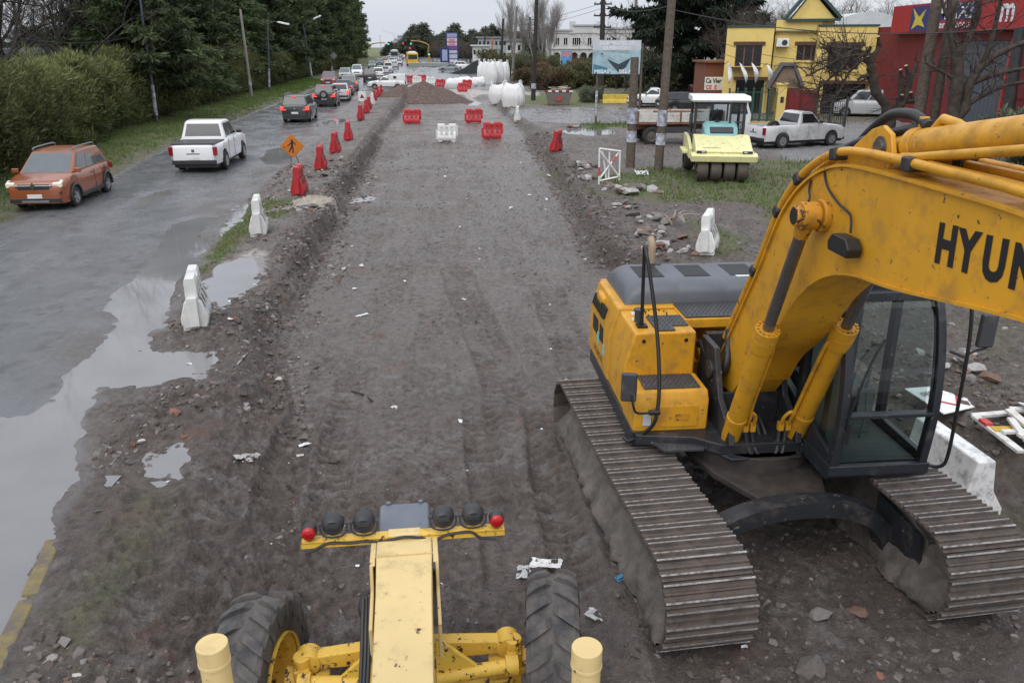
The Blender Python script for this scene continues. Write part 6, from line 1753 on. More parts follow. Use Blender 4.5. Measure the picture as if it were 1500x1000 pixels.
# ---- heap of soil
def heap(label, px, py, w, d, h, seed, mat, name='soil_heap', cat='soil heap', n=70):
    p = G(px, py); p.z = gz(p.x, p.y)
    u = np.linspace(-1, 1, n); gx, gy = np.meshgrid(u, u); r = np.sqrt(gx ** 2 + gy ** 2)
    X_ = gx * w / 2; Y_ = gy * d / 2
    nz = fbm(X_.ravel() * 1.2 + seed, Y_.ravel() * 1.2, seed, 5).reshape(r.shape) - .5
    z = h * np.clip(1 - r * (1.0 + nz * .35), -.2, 1) ** 1.0 + nz * h * .22 * (r < 1) + (fbm(X_.ravel() * 7, Y_.ravel() * 7, seed + 3, 3).reshape(r.shape) - .5) * .10
    tz_ = terrain((X_ + p.x).ravel(), (Y_ + p.y).ravel()).reshape(r.shape) - p.z
    z = np.where(r > 1.0, tz_ - .15, np.clip(z, -.05, None) + tz_)
    V = np.stack([X_.ravel(), Y_.ravel(), z.ravel()], 1); i = (np.arange(n - 1)[:, None] * n + np.arange(n - 1)[None]).ravel()
    o = inst(name, np_mesh(name, V, np.stack([i, i + 1, i + n + 1, i + n], 1), mat, True)); o.location = p
    return tag(o, label, cat)
HEAPM = pm('heap_soil', (.105, .074, .06), .9, var=.45, scale=5, bump=.9, bscale=14)
heap('conical heap of dark brown soil at the end of the road bed', 622, 143, 10.0, 6.5, 1.8, 3, HEAPM)
heap('small pale clay mound on the cut bank by the red barriers', 462, 303, 1.5, 1.3, .24, 9, pm('pale_clay', (.30, .265, .22), .85, var=.25, scale=6, bump=.6, bscale=25), 'clay_mound', 'mound', 40)

# ---- fuel price tower
p = G(663, 93); o = thing('price_tower', 'tall blue and white price tower sign with stacked panels', 'sign', (p.x, p.y, gz(p.x, p.y)), R(2))
sc = (p.y * CP + 1.6) / FPX
W2, H2 = 18 * sc / 2, 42 * sc
b = MB(); b.bb((-W2, -.5, 0), (W2, .5, H2)); tw = b.build('tower', M_('tower_blue', (.02, .035, .12), .4), o, bevel=.05)
for k, (z0, z1, c) in enumerate(((.84, .97, (.30, .33, .5)), (.70, .82, (.62, .5, .55)), (.58, .68, (.65, .5, .55)), (.46, .56, (.16, .06, .28)), (.33, .43, (.45, .47, .5)), (.16, .30, (.42, .45, .62)), (.03, .13, (.6, .6, .62)))):
    b = MB(); b.bb((-W2 * .8, -.56, H2 * z0), (W2 * .8, -.52, H2 * z1)); pn = b.build('panel', M_('tower_panel_%d' % k, c, .4, var=.2, scale=2), tw)
for k in range(4):
    b = MB(); b.bb((-W2 * .55, -.6, H2 * (.725 + .045 * (k % 2) - .12 * (k // 2))), (W2 * .5, -.565, H2 * (.745 + .045 * (k % 2) - .12 * (k // 2)))); b.build('print_line', M_('tower_red', (.5, .06, .08), .4), tw)
o = thing('sign_post', 'small blue pillar sign left of the price tower', 'sign', (G(652, 94).x, G(652, 94).y, 0), 0)
b = MB(); b.bb((-1.2, -.3, 0), (1.2, .3, 4.2)); b.build('pillar', MT['tower_blue'], o, bevel=.05)
b = MB(); b.bb((-.7, -.36, .8), (.7, -.31, 3.6)); b.build('panel', MT['tower_panel_0'], o)

# ---- traffic signals
def signal(label, px, py, ax, ay, bx, by, lights):
    p = G(px, py); y = p.y; o = thing('traffic_light', label, 'traffic light', (p.x, y, gz(p.x, y)), 0)
    loc = lambda a, c: DD(a, c, y) - Vector((p.x, y, gz(p.x, y)))
    YP = M_('signal_yellow', (.42, .25, .04), .5)
    if ax is not None:
        b = MB(); b.tube(smooth_path([(0, 0, 0), loc(ax, ay + 10), loc(ax, ay), loc((ax + bx) / 2, (ay + by) / 2 - 2), loc(bx, by)], 5), .14, 8); b.build('mast', YP, o)
    for lx, ly, c in lights:
        q = loc(lx, ly)
        b = MB(); b.box(q + Vector((0, .2, 0)), (.5, .3, 1.2)); b.build('signal_head', M_('signal_black', (.02, .02, .02), .5), o, bevel=.05)
        b = MB(); b.sphere(q + Vector((0, -.05, 0)), (.24, .12, .24), 12, 8); b.build('lit_lens', M_('lens_' + c, (.1, .5, .3) if c == 'green' else (.6, .05, .05), .3, emit=(((.15, 1, .55), .4) if c == 'green' else ((1, .05, .04), .4))), o)
signal('traffic light mast with lit green lamp reaching over the junction', 628, 94, 627, 66, 602, 60, ((602, 64.5, 'green'), (600.5, 71, 'red')))
signal('small post with lit green signal on the traffic island', 629, 97, 629, 82, 629, 80, ((628.5, 80, 'green'),))
signal('traffic light mast reaching over the queue by the far lamp', 538, 94, 538, 68, 564, 63, ((569, 65, 'green'), (590.5, 64, 'red')))
# grey median island
p = G(628, 98); o = thing('traffic_island', 'low grey traffic island with kerb and post', 'traffic island', (p.x, p.y, gz(p.x, p.y)), 0)
b = MB(); b.bb((-4.5, -2, 0), (4.5, 2, .9)); b.build('kerb_wall', M_('island_grey', (.26, .28, .27), .7, var=.2), o, bevel=.1)
# road sign seen from behind and a white board near the hedge
p = G(491, 110); o = thing('road_sign', 'grey back of a diamond road sign by the hedge', 'sign', (p.x, p.y, gz(p.x, p.y)), R(0))
b = MB(); b.tube([(0, 0, 0), (0, 0, 2.9)], .05, 8); b.build('post', MT['dark_metal'], o)
b = MB(); b.prism([(-.62, 2.9), (0, 2.28), (.62, 2.9), (0, 3.52)], -.09, -.06, 'xz'); b.build('panel', M_('sign_back', (.16, .18, .19), .5), o)
p = G(487, 106.5); o = thing('marker_board', 'narrow white marker board standing beside the hedge', 'marker board', (p.x, p.y, gz(p.x, p.y)), 0)
b = MB(); b.bb((-.2, -.05, .1), (.2, .05, 2.3)); b.build('board', MT['white_paint'], o, M=RY(R(-6)), bevel=.02)

# ---- concrete block beside the right track
JW = pm('jersey_white', (.76, .76, .75), .75, var=.1, scale=3, dirt=.45, dirt_scale=7, dirt_col=(.10, .10, .10), bump=.3, bscale=30)
q0 = G(1350, 650, -.1); q1 = G(1432, 770, -.35); 
dx = Vector((q1.x - q0.x, q1.y - q0.y, 0)); rzj = math.atan2(dx.y, dx.x)
pj = Vector((5.30, 8.55, 0)); pj.z = gz(pj.x, pj.y) - .03
o = thing('concrete_barrier', 'chipped white concrete barrier block beside the right hand track', 'barrier', pj, R(-83))
b = MB(); b.prism([(-.33, 0), (.33, 0), (.33, .10), (.17, .34), (.11, .74), (-.11, .74), (-.17, .34), (-.33, .10)], -.6, .6, 'yz'); b.build('block', JW, o, bevel=.025, seg=3)

# ---- broken barricade boards and signs on the right
pd = Vector((6.35, 9.25, 0)); pd.z = gz(pd.x, pd.y)
BWH = M_('board_white', (.62, .61, .58), .7, var=.12, scale=5, dirt=.35, dirt_scale=7, dirt_col=(.3, .26, .22))
def board(a, c, w, t, mat, parent=None, name='board'):
    a, c = Vector(a), Vector(c); d = c - a
    M = T(*((a + c) / 2)) @ d.to_track_quat('X', 'Z').to_matrix().to_4x4()
    b = MB(); b.box((0, 0, 0), (d.length, w, t)); return b.build(name, mat, parent, M, bevel=.004)
o = thing('broken_barricade', 'fallen white and red timber barricade frame on the mud', 'barricade', pd, R(8))
for a, c, w in (((-.12, .42, .1), (1.1, .35, .16), .10), ((-.10, .42, .1), (-.16, -.52, .06), .10), ((.35, .35, .2), (1.3, .1, .24), .10), ((-.1, -.1, .12), (1.0, -.2, .12), .08), ((.28, .3, .22), (.3, -.62, .06), .11), ((.15, .1, .2), (.02, -.58, .05), .09), ((.0, -.25, .14), (1.0, -.4, .1), .08)):
    board(a, c, w, .04, BWH, o)
for a, c in (((-.115, .26, .125), (-.125, .10, .12)), ((.62, .37, .168), (.85, .36, .175)), ((.75, .26, .245), (.98, .19, .252))):
    board(a, c, .102, .042, WR, o, 'red_band')
pq = pd + Vector((.42, -.3, .24))
o = tag(board((.05, .3, .2), (.42, -.75, .05), .13, .035, M_('plank_yellow', (.55, .33, .03), .6, var=.15, dirt=.2), None, 'yellow_plank'), 'yellow painted plank lying on the broken barricade', 'plank'); o.matrix_world = T(*pd) @ T(.42, .0, .1) @ o.matrix_local
o = thing('fallen_sign', 'white rectangular sign panel with black print lying on the barricade', 'sign', pd + Vector((.75, .0, .22)), R(-70))
b = MB(); b.bb((-.5, -.22, 0), (.5, .22, .02)); pn = b.build('panel', MT['white_paint'], o, M=RX(R(-18)), bevel=.004)
flat_text('lettering', 'DE', .24, T(-.1, -.1, .022), SBL, pn, ext=.001, bold=.01)
pw = G(1395, 600, -.1); pw.z = gz(pw.x, pw.y)
o = thing('fallen_sign', 'white triangular sign corner with red line lying in the mud by the cab', 'sign', pw, R(20))
b = MB(); b.slab([(-.45, -.25, .05), (.36, -.2, .04), (-.05, .38, .14), (-.5, .42, .16)], .015); pn = b.build('panel', MT['white_paint'], o)
for a, c in (((-.3, .05, .115), (-.08, -.13, .085)), ((-.08, -.13, .085), (.1, .06, .11))):
    board(a, c, .03, .012, WR, pn, 'red_line')
flat_text('lettering', 'DESVIO', .11, T(-.40, .17, .145) @ RX(R(11)), SBL, pn, ext=.001)
# ================================================================ buildings
def cells(mb, x0, x1, z0, z1, holes, y0, y1):
    xs = sorted({x0, x1} | {h[0] for h in holes} | {h[1] for h in holes}); zs = sorted({z0, z1} | {h[2] for h in holes} | {h[3] for h in holes})
    for i in range(len(xs) - 1):
        for j in range(len(zs) - 1):
            cx, cz = (xs[i] + xs[i + 1]) / 2, (zs[j] + zs[j + 1]) / 2
            if any(h[0] < cx < h[1] and h[2] < cz < h[3] for h in holes): continue
            mb.bb((xs[i], y0, zs[j]), (xs[i + 1], y1, zs[j + 1]))
def pxr(a, b, c, d, Y):          # pixel rectangle -> x0,x1,z0,z1 on the facade at distance Y
    p = DD(a, b, Y); q = DD(c, d, Y)
    return (p.x, q.x, q.z, p.z)
YB = pm('plaster_yellow', (.74, .56, .18), .8, var=.06, scale=1.2, dirt=.18, dirt_scale=1.0, dirt_col=(.45, .28, .07))
TRIMG = M_('trim_green', (.025, .06, .05), .6)
LINT = M_('lintel_brown', (.10, .045, .025), .7, var=.2)
FRB = M_('window_brown', (.17, .07, .03), .6)
WGL = M_('window_dark', (.012, .013, .015), .12, spec=.6)
YY = 62.0
o = thing('yellow_building', 'two storey yellow building with green trimmed gable and brown window lintels', 'building', (0, 0, 0))
LW = [pxr(1078, 66, 1112, 97, YY)]; MW = [pxr(1160, 66, 1188, 88, YY + .6)]; RW_ = [pxr(1206, 67, 1244, 101, YY)]
L_ = pxr(1066, 41, 1132, 41, YY); R_ = pxr(1193, 40, 1273, 40, YY); Mm = pxr(1132, 30, 1193, 30, YY + .6)
LD_ = [pxr(1078, 117, 1112, 170, YY)]; RD_ = [pxr(1198, 121, 1250, 175, YY)]
LD_ = [(a, b_, 0, d) for a, b_, c, d in LD_]; RD_ = [(a, b_, 0, d) for a, b_, c, d in RD_]
b = MB(); cells(b, L_[0], L_[1], -.2, L_[3], LW + LD_, YY, YY + .25); b.bb((L_[0], YY + .25, -.2), (L_[0] + .25, YY + 9, L_[3])); b.build('wall', YB, o, sharp=30)
b = MB(); cells(b, Mm[0], Mm[1], -.2, Mm[3], MW, YY + .6, YY + .85); b.build('wall', YB, o, sharp=30)
b = MB(); cells(b, R_[0], R_[1] - .05, -.2, R_[3], RW_ + RD_, YY, YY + .25); b.bb((R_[0], YY + .25, 0), (R_[0] + .25, YY + 9, R_[3])); b.bb((R_[1] - .3, YY + .25, -.2), (R_[1] - .05, YY + 9, R_[3])); b.build('wall', YB, o, sharp=30)
b = MB(); b.bb((L_[0] + .3, YY + 3.0, -.2), (R_[1] - .35, YY + 3.2, L_[3] - .2)); b.build('inner_wall', M_('inner_dark', (.04, .04, .04), .9), o)
b = MB(); b.bb((L_[0] + .2, YY + .3, L_[3] - .3), (R_[1] - .3, YY + 9, L_[3] - .2)); b.build('flat_roof', M_('roof_grey', (.12, .12, .12), .9), o)
for r in (L_, R_):
    b = MB(); b.bb((r[0] - .06, YY - .07, r[3]), (r[1] + .04, YY + .3, r[3] + .14)); b.build('parapet_trim', TRIMG, o, bevel=.02)
g0 = DD(1145, 30, YY + .6); g1 = DD(1218, 30, YY + .6); gt = DD(1182, -14, YY + .6)
b = MB(); b.prism([(g0.x + .3, g0.z), (g1.x - .3, g1.z), (gt.x, gt.z - .2)], YY + .6, YY + 3, 'xz'); gb = b.build('gable', YB, o)
for a, c in ((g0, gt), (g1, gt)):
    d = (c - a); nn = Vector((-d.z, 0, d.x)).normalized() * (.10 if a is g0 else -.10)
    b = MB(); b.prism([(a.x, a.z), (c.x, c.z), (c.x + nn.x * 2, c.z + nn.z * 2), (a.x + nn.x * 2, a.z + nn.z * 2)], YY + .3, YY + 3.2, 'xz'); b.build('verge_board', TRIMG, gb)
b = MB(); b.bb((g0.x, YY + .3, g0.z - .1), (g1.x, YY + .7, g0.z + .06)); b.build('gable_trim', TRIMG, gb)
b = MB(); b.bb((g0.x + .3, YY + .85, Mm[3] - 1.2), (g1.x - .3, YY + 3, g0.z)); b.build('gable_base', YB, o)
for r, yy in ((LW[0], YY), (MW[0], YY + .6), (RW_[0], YY)):
    w = bpy.data.objects.new('window', None); COL.objects.link(w); w.parent = o
    b = MB(); b.bb((r[0], yy + .14, r[2]), (r[1], yy + .16, r[3])); b.build('pane', WGL, w)
    n = 3
    for k in range(n + 1):
        x = r[0] + (r[1] - r[0]) * k / n; b = MB(); b.bb((x - .05, yy + .08, r[2]), (x + .05, yy + .13, r[3])); b.build('mullion', FRB, w)
    b = MB(); b.bb((r[0] - .18, yy - .08, r[3] - .02), (r[1] + .18, yy + .12, r[3] + .22)); b.build('lintel', LINT, w)
    b = MB(); b.bb((r[0] - .1, yy - .12, r[2] - .14), (r[1] + .1, yy + .1, r[2])); b.build('sill', YB, w)
for r in LD_ + RD_:
    b = MB(); b.bb((r[0] - .2, YY - .25, r[3]), (r[1] + .2, YY + .1, r[3] + .22)); b.build('lintel', LINT, o)
    b = MB(); b.bb((r[0], YY + .5, 0), (r[1], YY + .53, r[3])); b.build('door', WGL, o)
    for k in range(4):
        x = r[0] + (r[1] - r[0]) * k / 3; b = MB(); b.bb((x - .05, YY + .42, 0), (x + .05, YY + .49, r[3])); b.build('door_frame', M_('frame_dark', (.05, .04, .035), .6), o)
# ledge under the left window, air conditioner, porch
r = pxr(1070, 98, 1112, 101, YY); b = MB(); b.bb((r[0], YY - .7, r[2]), (r[1], YY - .002, r[3])); b.build('ledge', LINT, o)
r = pxr(1132, 57, 1148, 69, YY + .5); b = MB(); b.bb((r[0], YY - .02 + .1, r[2]), (r[1], YY + .59, r[3])); ac = b.build('air_conditioner', MT['white_paint'], o, bevel=.03)
b = MB(); b.cyl(((r[0] * .35 + r[1] * .65), YY + .07, (r[2] + r[3]) / 2), ((r[0] * .35 + r[1] * .65), YY + .085, (r[2] + r[3]) / 2), .2, n=16); b.build('fan', MT['black_plastic'], ac)
pc = pxr(1132, 92, 1182, 127, YY - 1.8); mx = (pc[0] + pc[1]) / 2
ROOFP = M_('porch_roof', (.11, .115, .12), .8, var=.2, scale=6)
b = MB(); b.prism([(pc[0], pc[2]), (mx - .3, pc[3]), (mx + .5, pc[3]), (pc[1], pc[2]), (pc[1] - .2, pc[2] - .1), (mx + .4, pc[3] - .2), (mx - .3, pc[3] - .2), (pc[0] + .2, pc[2] - .1)], YY - 2.2, YY + .58, 'xz'); b.build('porch_roof', ROOFP, o)
b = MB(); b.prism([(pc[0] + .35, pc[2] - .05), (mx - .2, pc[3] - .22), (mx + .4, pc[3] - .22), (pc[1] - .35, pc[2] - .05)], YY - 2.0, YY - 1.9, 'xz'); b.build('porch_gable', M_('porch_brick', (.22, .16, .11), .9, var=.4, scale=12), o)
for x in (pc[0] + .35, pc[1] - .45):
    b = MB(); b.bb((x, YY - 2.0, 0), (x + .22, YY - 1.8, pc[2])); b.build('porch_post', LINT, o)
o.matrix_world = T(L_[0], YY, 0) @ RZ(R(-14)) @ T(-L_[0], -YY, 0)
# banners on short staffs
FLAG = M_('flag_white', (.72, .74, .76), .8, var=.15, scale=3)
for k, (px, py, lean) in enumerate(((1067, 92, .1), (1084, 92, .5), (1102, 92, .35), (1124, 95, .3), (1143, 95, .05))):
    q = DD(px, py, YY - 1.4)
    o2 = thing('banner', 'white feather banner drooping from a staff on the yellow building', 'banner', q, 0, 'white banners on the yellow building')
    b = MB(); n = 8; vs = []
    for i in range(n + 1):
        t = i / n; wv = .10 * math.sin(t * 5 + k); x = lean * 1.1 * t
        ww = .28 * math.sin(math.pi * min(1, t * .9 + .12)) + .04
        vs += [(x - .02, wv, -1.35 * t), (x + ww, wv + .06 * math.sin(7 * t + k), -1.35 * t - .1)]
    fs = [(2 * i, 2 * i + 1, 2 * i + 3, 2 * i + 2) for i in range(n)]
    b.add(vs, fs); fo = b.build('cloth', FLAG, o2, sharp=80); m = fo.modifiers.new('thick', 'SOLIDIFY'); m.thickness = .012
    b = MB(); b.tube([(0, 0, .1), (-.05, 1.4, -.25)], .02, 6); b.build('staff', MT['dark_metal'], o2)

# ---- barrel roof behind
o = thing('vaulted_shed', 'pale grey vaulted shed roof behind the yellow building', 'building', (0, 0, 0))
r0 = DD(1213, 40, 72); r1 = DD(1325, 40, 72)
b = MB(); P = [(r0.x, 4.0)] + [(r0.x + (r1.x - r0.x) * t, r0.z - .6 + 1.75 * math.sin(math.pi * (.12 + .8 * t)) ** .7) for t in np.linspace(0, 1, 14)] + [(r1.x, 4.0)]
b.prism(P, 71, 84, 'xz'); b.build('vault_roof', M_('vault_pale', (.52, .54, .55), .5, var=.12, scale=.8, dirt=.2), o)
b = MB(); b.bb((r0.x + .2, 71.2, -.2), (r1.x - .2, 83.5, 4.0)); b.build('wall', M_('shed_wall', (.2, .2, .2), .9), o)

# ---- red building along the right
REDW = pm('plaster_red', (.17, .018, .020), .75, var=.12, scale=.8, dirt=.2, dirt_scale=1.0, dirt_col=(.10, .02, .02), bump=.1, bscale=30)
o = thing('red_building', 'large dark red warehouse with grey metal shutters beside the yellow building', 'building', (0, 0, 0))
XR = L_[0] + (R_[1] - L_[0]) * math.cos(R(14)) + .02
def onx(px, py):      # point of the facade plane x = XR
    r_ = ray(px, py); t = XR / r_[0]; return Vector((XR, r_[1] * t, CAM_H + r_[2] * t))
ztop = onx(1273, 41).z
d0 = onx(1408, 60); d1 = onx(1462, 160)
dh = (min(d0.y, d1.y), max(d0.y, d1.y), 0.0, d0.z)
b = MB()
ys = [18.0, dh[0], dh[1], YY + 9]
b.bb((XR, ys[0], -.3), (XR + .3, ys[1], ztop)); b.bb((XR, ys[2], -.3), (XR + .3, ys[3], ztop)); b.bb((XR, ys[1], dh[3]), (XR + .3, ys[2], ztop)); b.build('wall', REDW, o, sharp=30)
b = MB(); b.bb((XR + .3, 18, -.3), (XR + 22, 18.3, ztop)); b.build('wall', REDW, o)
b = MB(); b.bb((XR + .3, 18.3, ztop - .5), (XR + 22, YY + 9, ztop - .35)); b.build('flat_roof', MT['roof_grey'], o)
SHUT = M_('shutter_grey', (.085, .095, .115), .5, var=.15)
b = MB()
y = dh[0]
while y < dh[1]:
    b = MB(); b.bb((XR + .08, y, 0), (XR + .14 + .03, min(y + .38, dh[1]), dh[3])); b.build('shutter_slat', SHUT, o, bevel=.02); y += .40
b = MB(); b.bb((XR - .03, dh[0] - .12, 0), (XR + .05, dh[0], dh[3] + .1)); b.build('door_frame', M_('frame_red', (.25, .02, .02), .6), o)
for zz in (1.1, 2.2):
    b = MB(); b.bb((XR - .05, 18, zz), (XR - .001, dh[0] - .2, zz + .06)); b.build('wall_band', REDW, o)
# sign box
s0 = onx(1322, 10); s1 = onx(1322, 49)
so = thing('shop_sign', 'red fascia sign with a blue panel and white lettering on the red building', 'sign', (XR, s0.y, 0))
ln = s0.y - 20
b = MB(); b.bb((-.55, -ln, s1.z), (-.02, 0, s0.z)); sg = b.build('fascia', M_('sign_red', (.36, .018, .022), .5, var=.1), so, bevel=.02)
pa_ = onx(1349, 20); pb_ = onx(1447, 20)
ya, yb_ = pa_.y - s0.y, pb_.y - s0.y; zc, zd = s1.z + .08, s0.z - .12; zm = zc + (zd - zc) * .36
SB = M_('sign_blue', (.03, .03, .16), .5); SY = M_('sign_yellow', (.62, .50, .05), .5); SRD = M_('sign_red_band', (.42, .02, .04), .5)
b = MB(); b.bb((-.575, yb_, zc), (-.552, ya, zd)); bp = b.build('panel', SB, sg)
b = MB(); b.bb((-.585, yb_ + .06, zc + .05), (-.577, ya - (ya - yb_) * .38, zm)); b.build('band', SRD, bp)
b = MB(); yl = ya - .15; b.prism([(yl, zd - .1), (yl - .9, (zc + zd) / 2 + .1), (yl - 1.7, zd - .2), (yl - 1.3, (zc + zd) / 2 - .1), (yl - 1.8, zc + .2), (yl - .9, (zc + zd) / 2 - .35), (yl - .1, zc + .1), (yl - .45, (zc + zd) / 2)], -.585, -.577, 'yz'); b.build('star', SY, bp)
MX = lambda y, z: T(-.588, y, z) @ RZ(-math.pi / 2) @ RX(math.pi / 2)
wdt = ya - yb_
flat_text('lettering', 'MAXI', (zd - zm) * 1.25, MX(ya - wdt * .42, zm + .08), TW, bp, sx=wdt * .54 / ((zd - zm) * 1.25 * 2.45), bold=.02)
flat_text('lettering', 'ceramicos', (zm - zc) * .95, MX(ya - wdt * .42, zc + .14), TW, bp, sx=wdt * .54 / ((zm - zc) * .95 * 4.3), bold=.012)
mpt = onx(1478, 34)
flat_text('lettering', 'm', 1.7, T(-.562, mpt.y - s0.y, zc + .35) @ RZ(-math.pi / 2) @ RX(math.pi / 2), TW, sg, bold=.04)

# ---- low red gate, pillar, green fence, iron fence
FY = 51.0
gr_ = pxr(1151, 132, 1193, 180, FY); gz0 = gz((gr_[0] + gr_[1]) / 2, FY)
o = thing('gate', 'solid dark red sheet gate beside the yellow pillar', 'gate', (gr_[0], FY, gz0))
b = MB(); b.bb((0, 0, .08), (gr_[1] - gr_[0], .06, gr_[3] - gz0)); b.build('sheet', REDW, o, bevel=.01)
for k in range(3):
    x = (gr_[1] - gr_[0]) * k / 2; b = MB(); b.bb((x - .05, -.05, 0), (x + .05, .11, gr_[3] - gz0 + .05)); b.build('gate_post', M_('gate_frame', (.12, .012, .014), .6), o)
q = DD(1146, 125, FY); o = thing('gate_pillar', 'yellow plastered pillar with small dark plate beside the red gate', 'pillar', (q.x, FY, gz0))
b = MB(); b.bb((-.25, -.25, 0), (.25, .25, q.z - gz0)); b.bb((-.3, -.3, q.z - gz0), (.3, .3, q.z - gz0 + .12)); b.build('pillar_shaft', YB, o, bevel=.02)
b = MB(); b.bb((-.1, -.27, 1.4), (.1, -.252, 1.75)); b.build('plate', MT['black_plastic'], o)
f0 = DD(1063, 131, FY + 1); f1 = DD(1140, 132, FY); gzf = gz(f0.x + 3, FY)
o = thing('metal_fence', 'green metal railing on a yellow kerb before the yellow building', 'fence', (f0.x, FY, gzf)); fl = f1.x - f0.x; fh = f1.z - gzf
FG = M_('fence_green', (.03, .085, .065), .5)
n = 6
for k in range(n + 1):
    x = fl * k / n; b = MB(); b.bb((x - .045, -.045, 0), (x + .045, .045, fh)); b.sphere((x, 0, fh + .05), .07, 8, 6); b.build('post', FG, o)
for z in (.35, fh - .15):
    b = MB(); b.bb((0, -.02, z), (fl, .02, z + .05)); b.build('rail', FG, o)
pick = MB()
nn_ = int(fl / .16)
for k in range(nn_): x = fl * (k + .5) / nn_; pick.bb((x - .009, -.009, .3), (x + .009, .009, fh - .1))
tag(pick.build('picket', FG, o, sharp=0), kind='stuff')
b = MB(); b.bb((-.2, -.14, -.1), (fl + .2, .14, .28)); b.build('kerb', M_('kerb_yellow', (.5, .34, .04), .7, var=.15), o, bevel=.02)
i0 = DD(1197, 142, FY - 1); i1 = DD(1246, 145, FY - 1.5); gzi = gz(i0.x + 1, FY - 1)
o = thing('iron_fence', 'leaning black iron fence panel in front of the dark doorway', 'fence', (i0.x, FY - 1, gzi), R(-3)); fl = i1.x - i0.x; fh = i0.z - gzi
for k in range(15):
    x = fl * k / 14; big = k % 7 == 0; b = MB(); w = .06 if big else .016; b.bb((x - w, -w, 0), (x + w, w, fh * (1.0 if big else .86))); b.build('post' if big else 'bar', MT['dark_metal'], o)
for z in (.2, fh * .5, fh * .84):
    b = MB(); b.bb((0, -.02, z), (fl, .02, z + .05)); b.build('rail', MT['dark_metal'], o)

# ---- brick shed with sign
BRK = pm('brick_red', (.20, .075, .045), .9, var=.3, scale=9)
o = thing('brick_shed', 'small brick shed behind the wooden post', 'building', (0, 0, 0))
r = pxr(1034, 92, 1067, 150, 68); b = MB(); b.bb((r[0], 68, -.2), (r[1], 72, r[3])); b.build('wall', BRK, o)
b = MB(); b.bb((r[0] - .2, 67.7, r[3]), (r[1] + .2, 72.3, r[3] + .15)); b.build('roof', RUST, o)
r = pxr(1033, 113, 1063, 132, 66); so = thing('shop_sign', 'white cloth sign with black and red lettering before the brick shed', 'sign', (r[0], 66, 0))
b = MB(); b.bb((0, 0, r[2]), (r[1] - r[0], .05, r[3])); pn = b.build('panel', MT['white_paint'], so)
hh = r[3] - r[2]
flat_text('lettering', 'Ca Vier', hh * .5, T(.06, -.01, r[2] + hh * .54) @ RX(math.pi / 2), SBL, pn, sx=.82, bold=.015)
flat_text('lettering', 'CE  E', hh * .42, T(.1, -.01, r[2] + hh * .08) @ RX(math.pi / 2), M_('print_red', (.5, .04, .05), .5), pn, sx=.95, bold=.012)
for x in (.05, r[1] - r[0] - .05):
    b = MB(); b.bb((x - .05, .06, -.1), (x + .05, .16, r[3])); b.build('post', PW, so)

# ---- white two storey building
WB = pm('plaster_white', (.56, .56, .545), .8, var=.06, scale=.4, dirt=.2, dirt_scale=.5, dirt_col=(.34, .34, .33))
YW = 150.0
o = thing('white_building', 'long white two storey building with arched shopfronts and small dark windows', 'building', (0, 0, 0))
a = pxr(812, 38, 948, 104, YW); W0 = DD(805, 47, YW)
ups = [pxr(px, 56, px + 5, 66, YW) for px in (814, 826, 839, 845, 861, 889, 897, 918, 930)]
arc = [pxr(px, 77, px + w, 104, YW) for px, w in ((811, 9), (823, 10), (836, 10), (850, 9), (862, 12), (880, 12), (898, 12), (914, 12))]
arc = [(p_[0], p_[1], -.1, p_[3]) for p_ in arc]
b = MB(); cells(b, W0.x, a[1], -.3, a[3] - 1.2, ups + arc, YW, YW + .4); b.build('wall', WB, o, sharp=30)
b = MB(); b.bb((W0.x, YW + .4, -.3), (W0.x + .4, YW + 16, a[3] - 1.2)); b.bb((a[1] - .4, YW + .4, -.3), (a[1], YW + 16, a[3] - 1.2)); b.bb((W0.x + .5, YW + 2.5, -.3), (a[1] - .5, YW + 2.8, a[3] - 1.3)); b.build('side_wall', WB, o)
for x0, x1, z in ((W0.x, a[0] + 3.2, -1.2), (a[0] + 3.2, a[0] + 8, -.4), (a[0] + 8, a[1], -.9)):
    b = MB(); b.bb((x0, YW - .15, a[3] - 1.2), (x1 - .002, YW + .6, a[3] + z + .35)); b.build('parapet', WB, o)
    b = MB(); b.bb((x0, YW - .35, a[3] + z + .35), (x1 - .002, YW + .7, a[3] + z + .6)); b.build('cornice', M_('cornice_grey', (.40, .41, .42), .8), o)
for x in (a[0] + 3.2, a[0] + 8):
    b = MB(); b.bb((x - .5, YW - .2, a[3] - 1.3), (x + .5, YW + .5, a[3] + .7)); b.build('pier', WB, o)
b = MB(); b.bb((W0.x, YW - .2, (ups[0][2] + arc[0][3]) / 2 - .1), (a[1], YW - .002, (ups[0][2] + arc[0][3]) / 2 + .15)); b.build('string_course', WB, o)
for r in ups:
    w = bpy.data.objects.new('window', None); COL.objects.link(w); w.parent = o
    b = MB(); b.bb((r[0], YW + .25, r[2]), (r[1], YW + .28, r[3])); b.build('pane', WGL, w)
    b = MB(); b.bb((r[0] - .1, YW - .08, r[2] - .15), (r[1] + .1, YW + .1, r[2])); b.build('sill', WB, w)
    b = MB(); b.bb(((r[0] + r[1]) / 2 - .04, YW + .18, r[2]), ((r[0] + r[1]) / 2 + .04, YW + .24, r[3])); b.build('mullion', MT['white_paint'], w)
SHC = [(.03, .035, .05), (.05, .06, .12), (.10, .03, .03), (.04, .04, .045)]
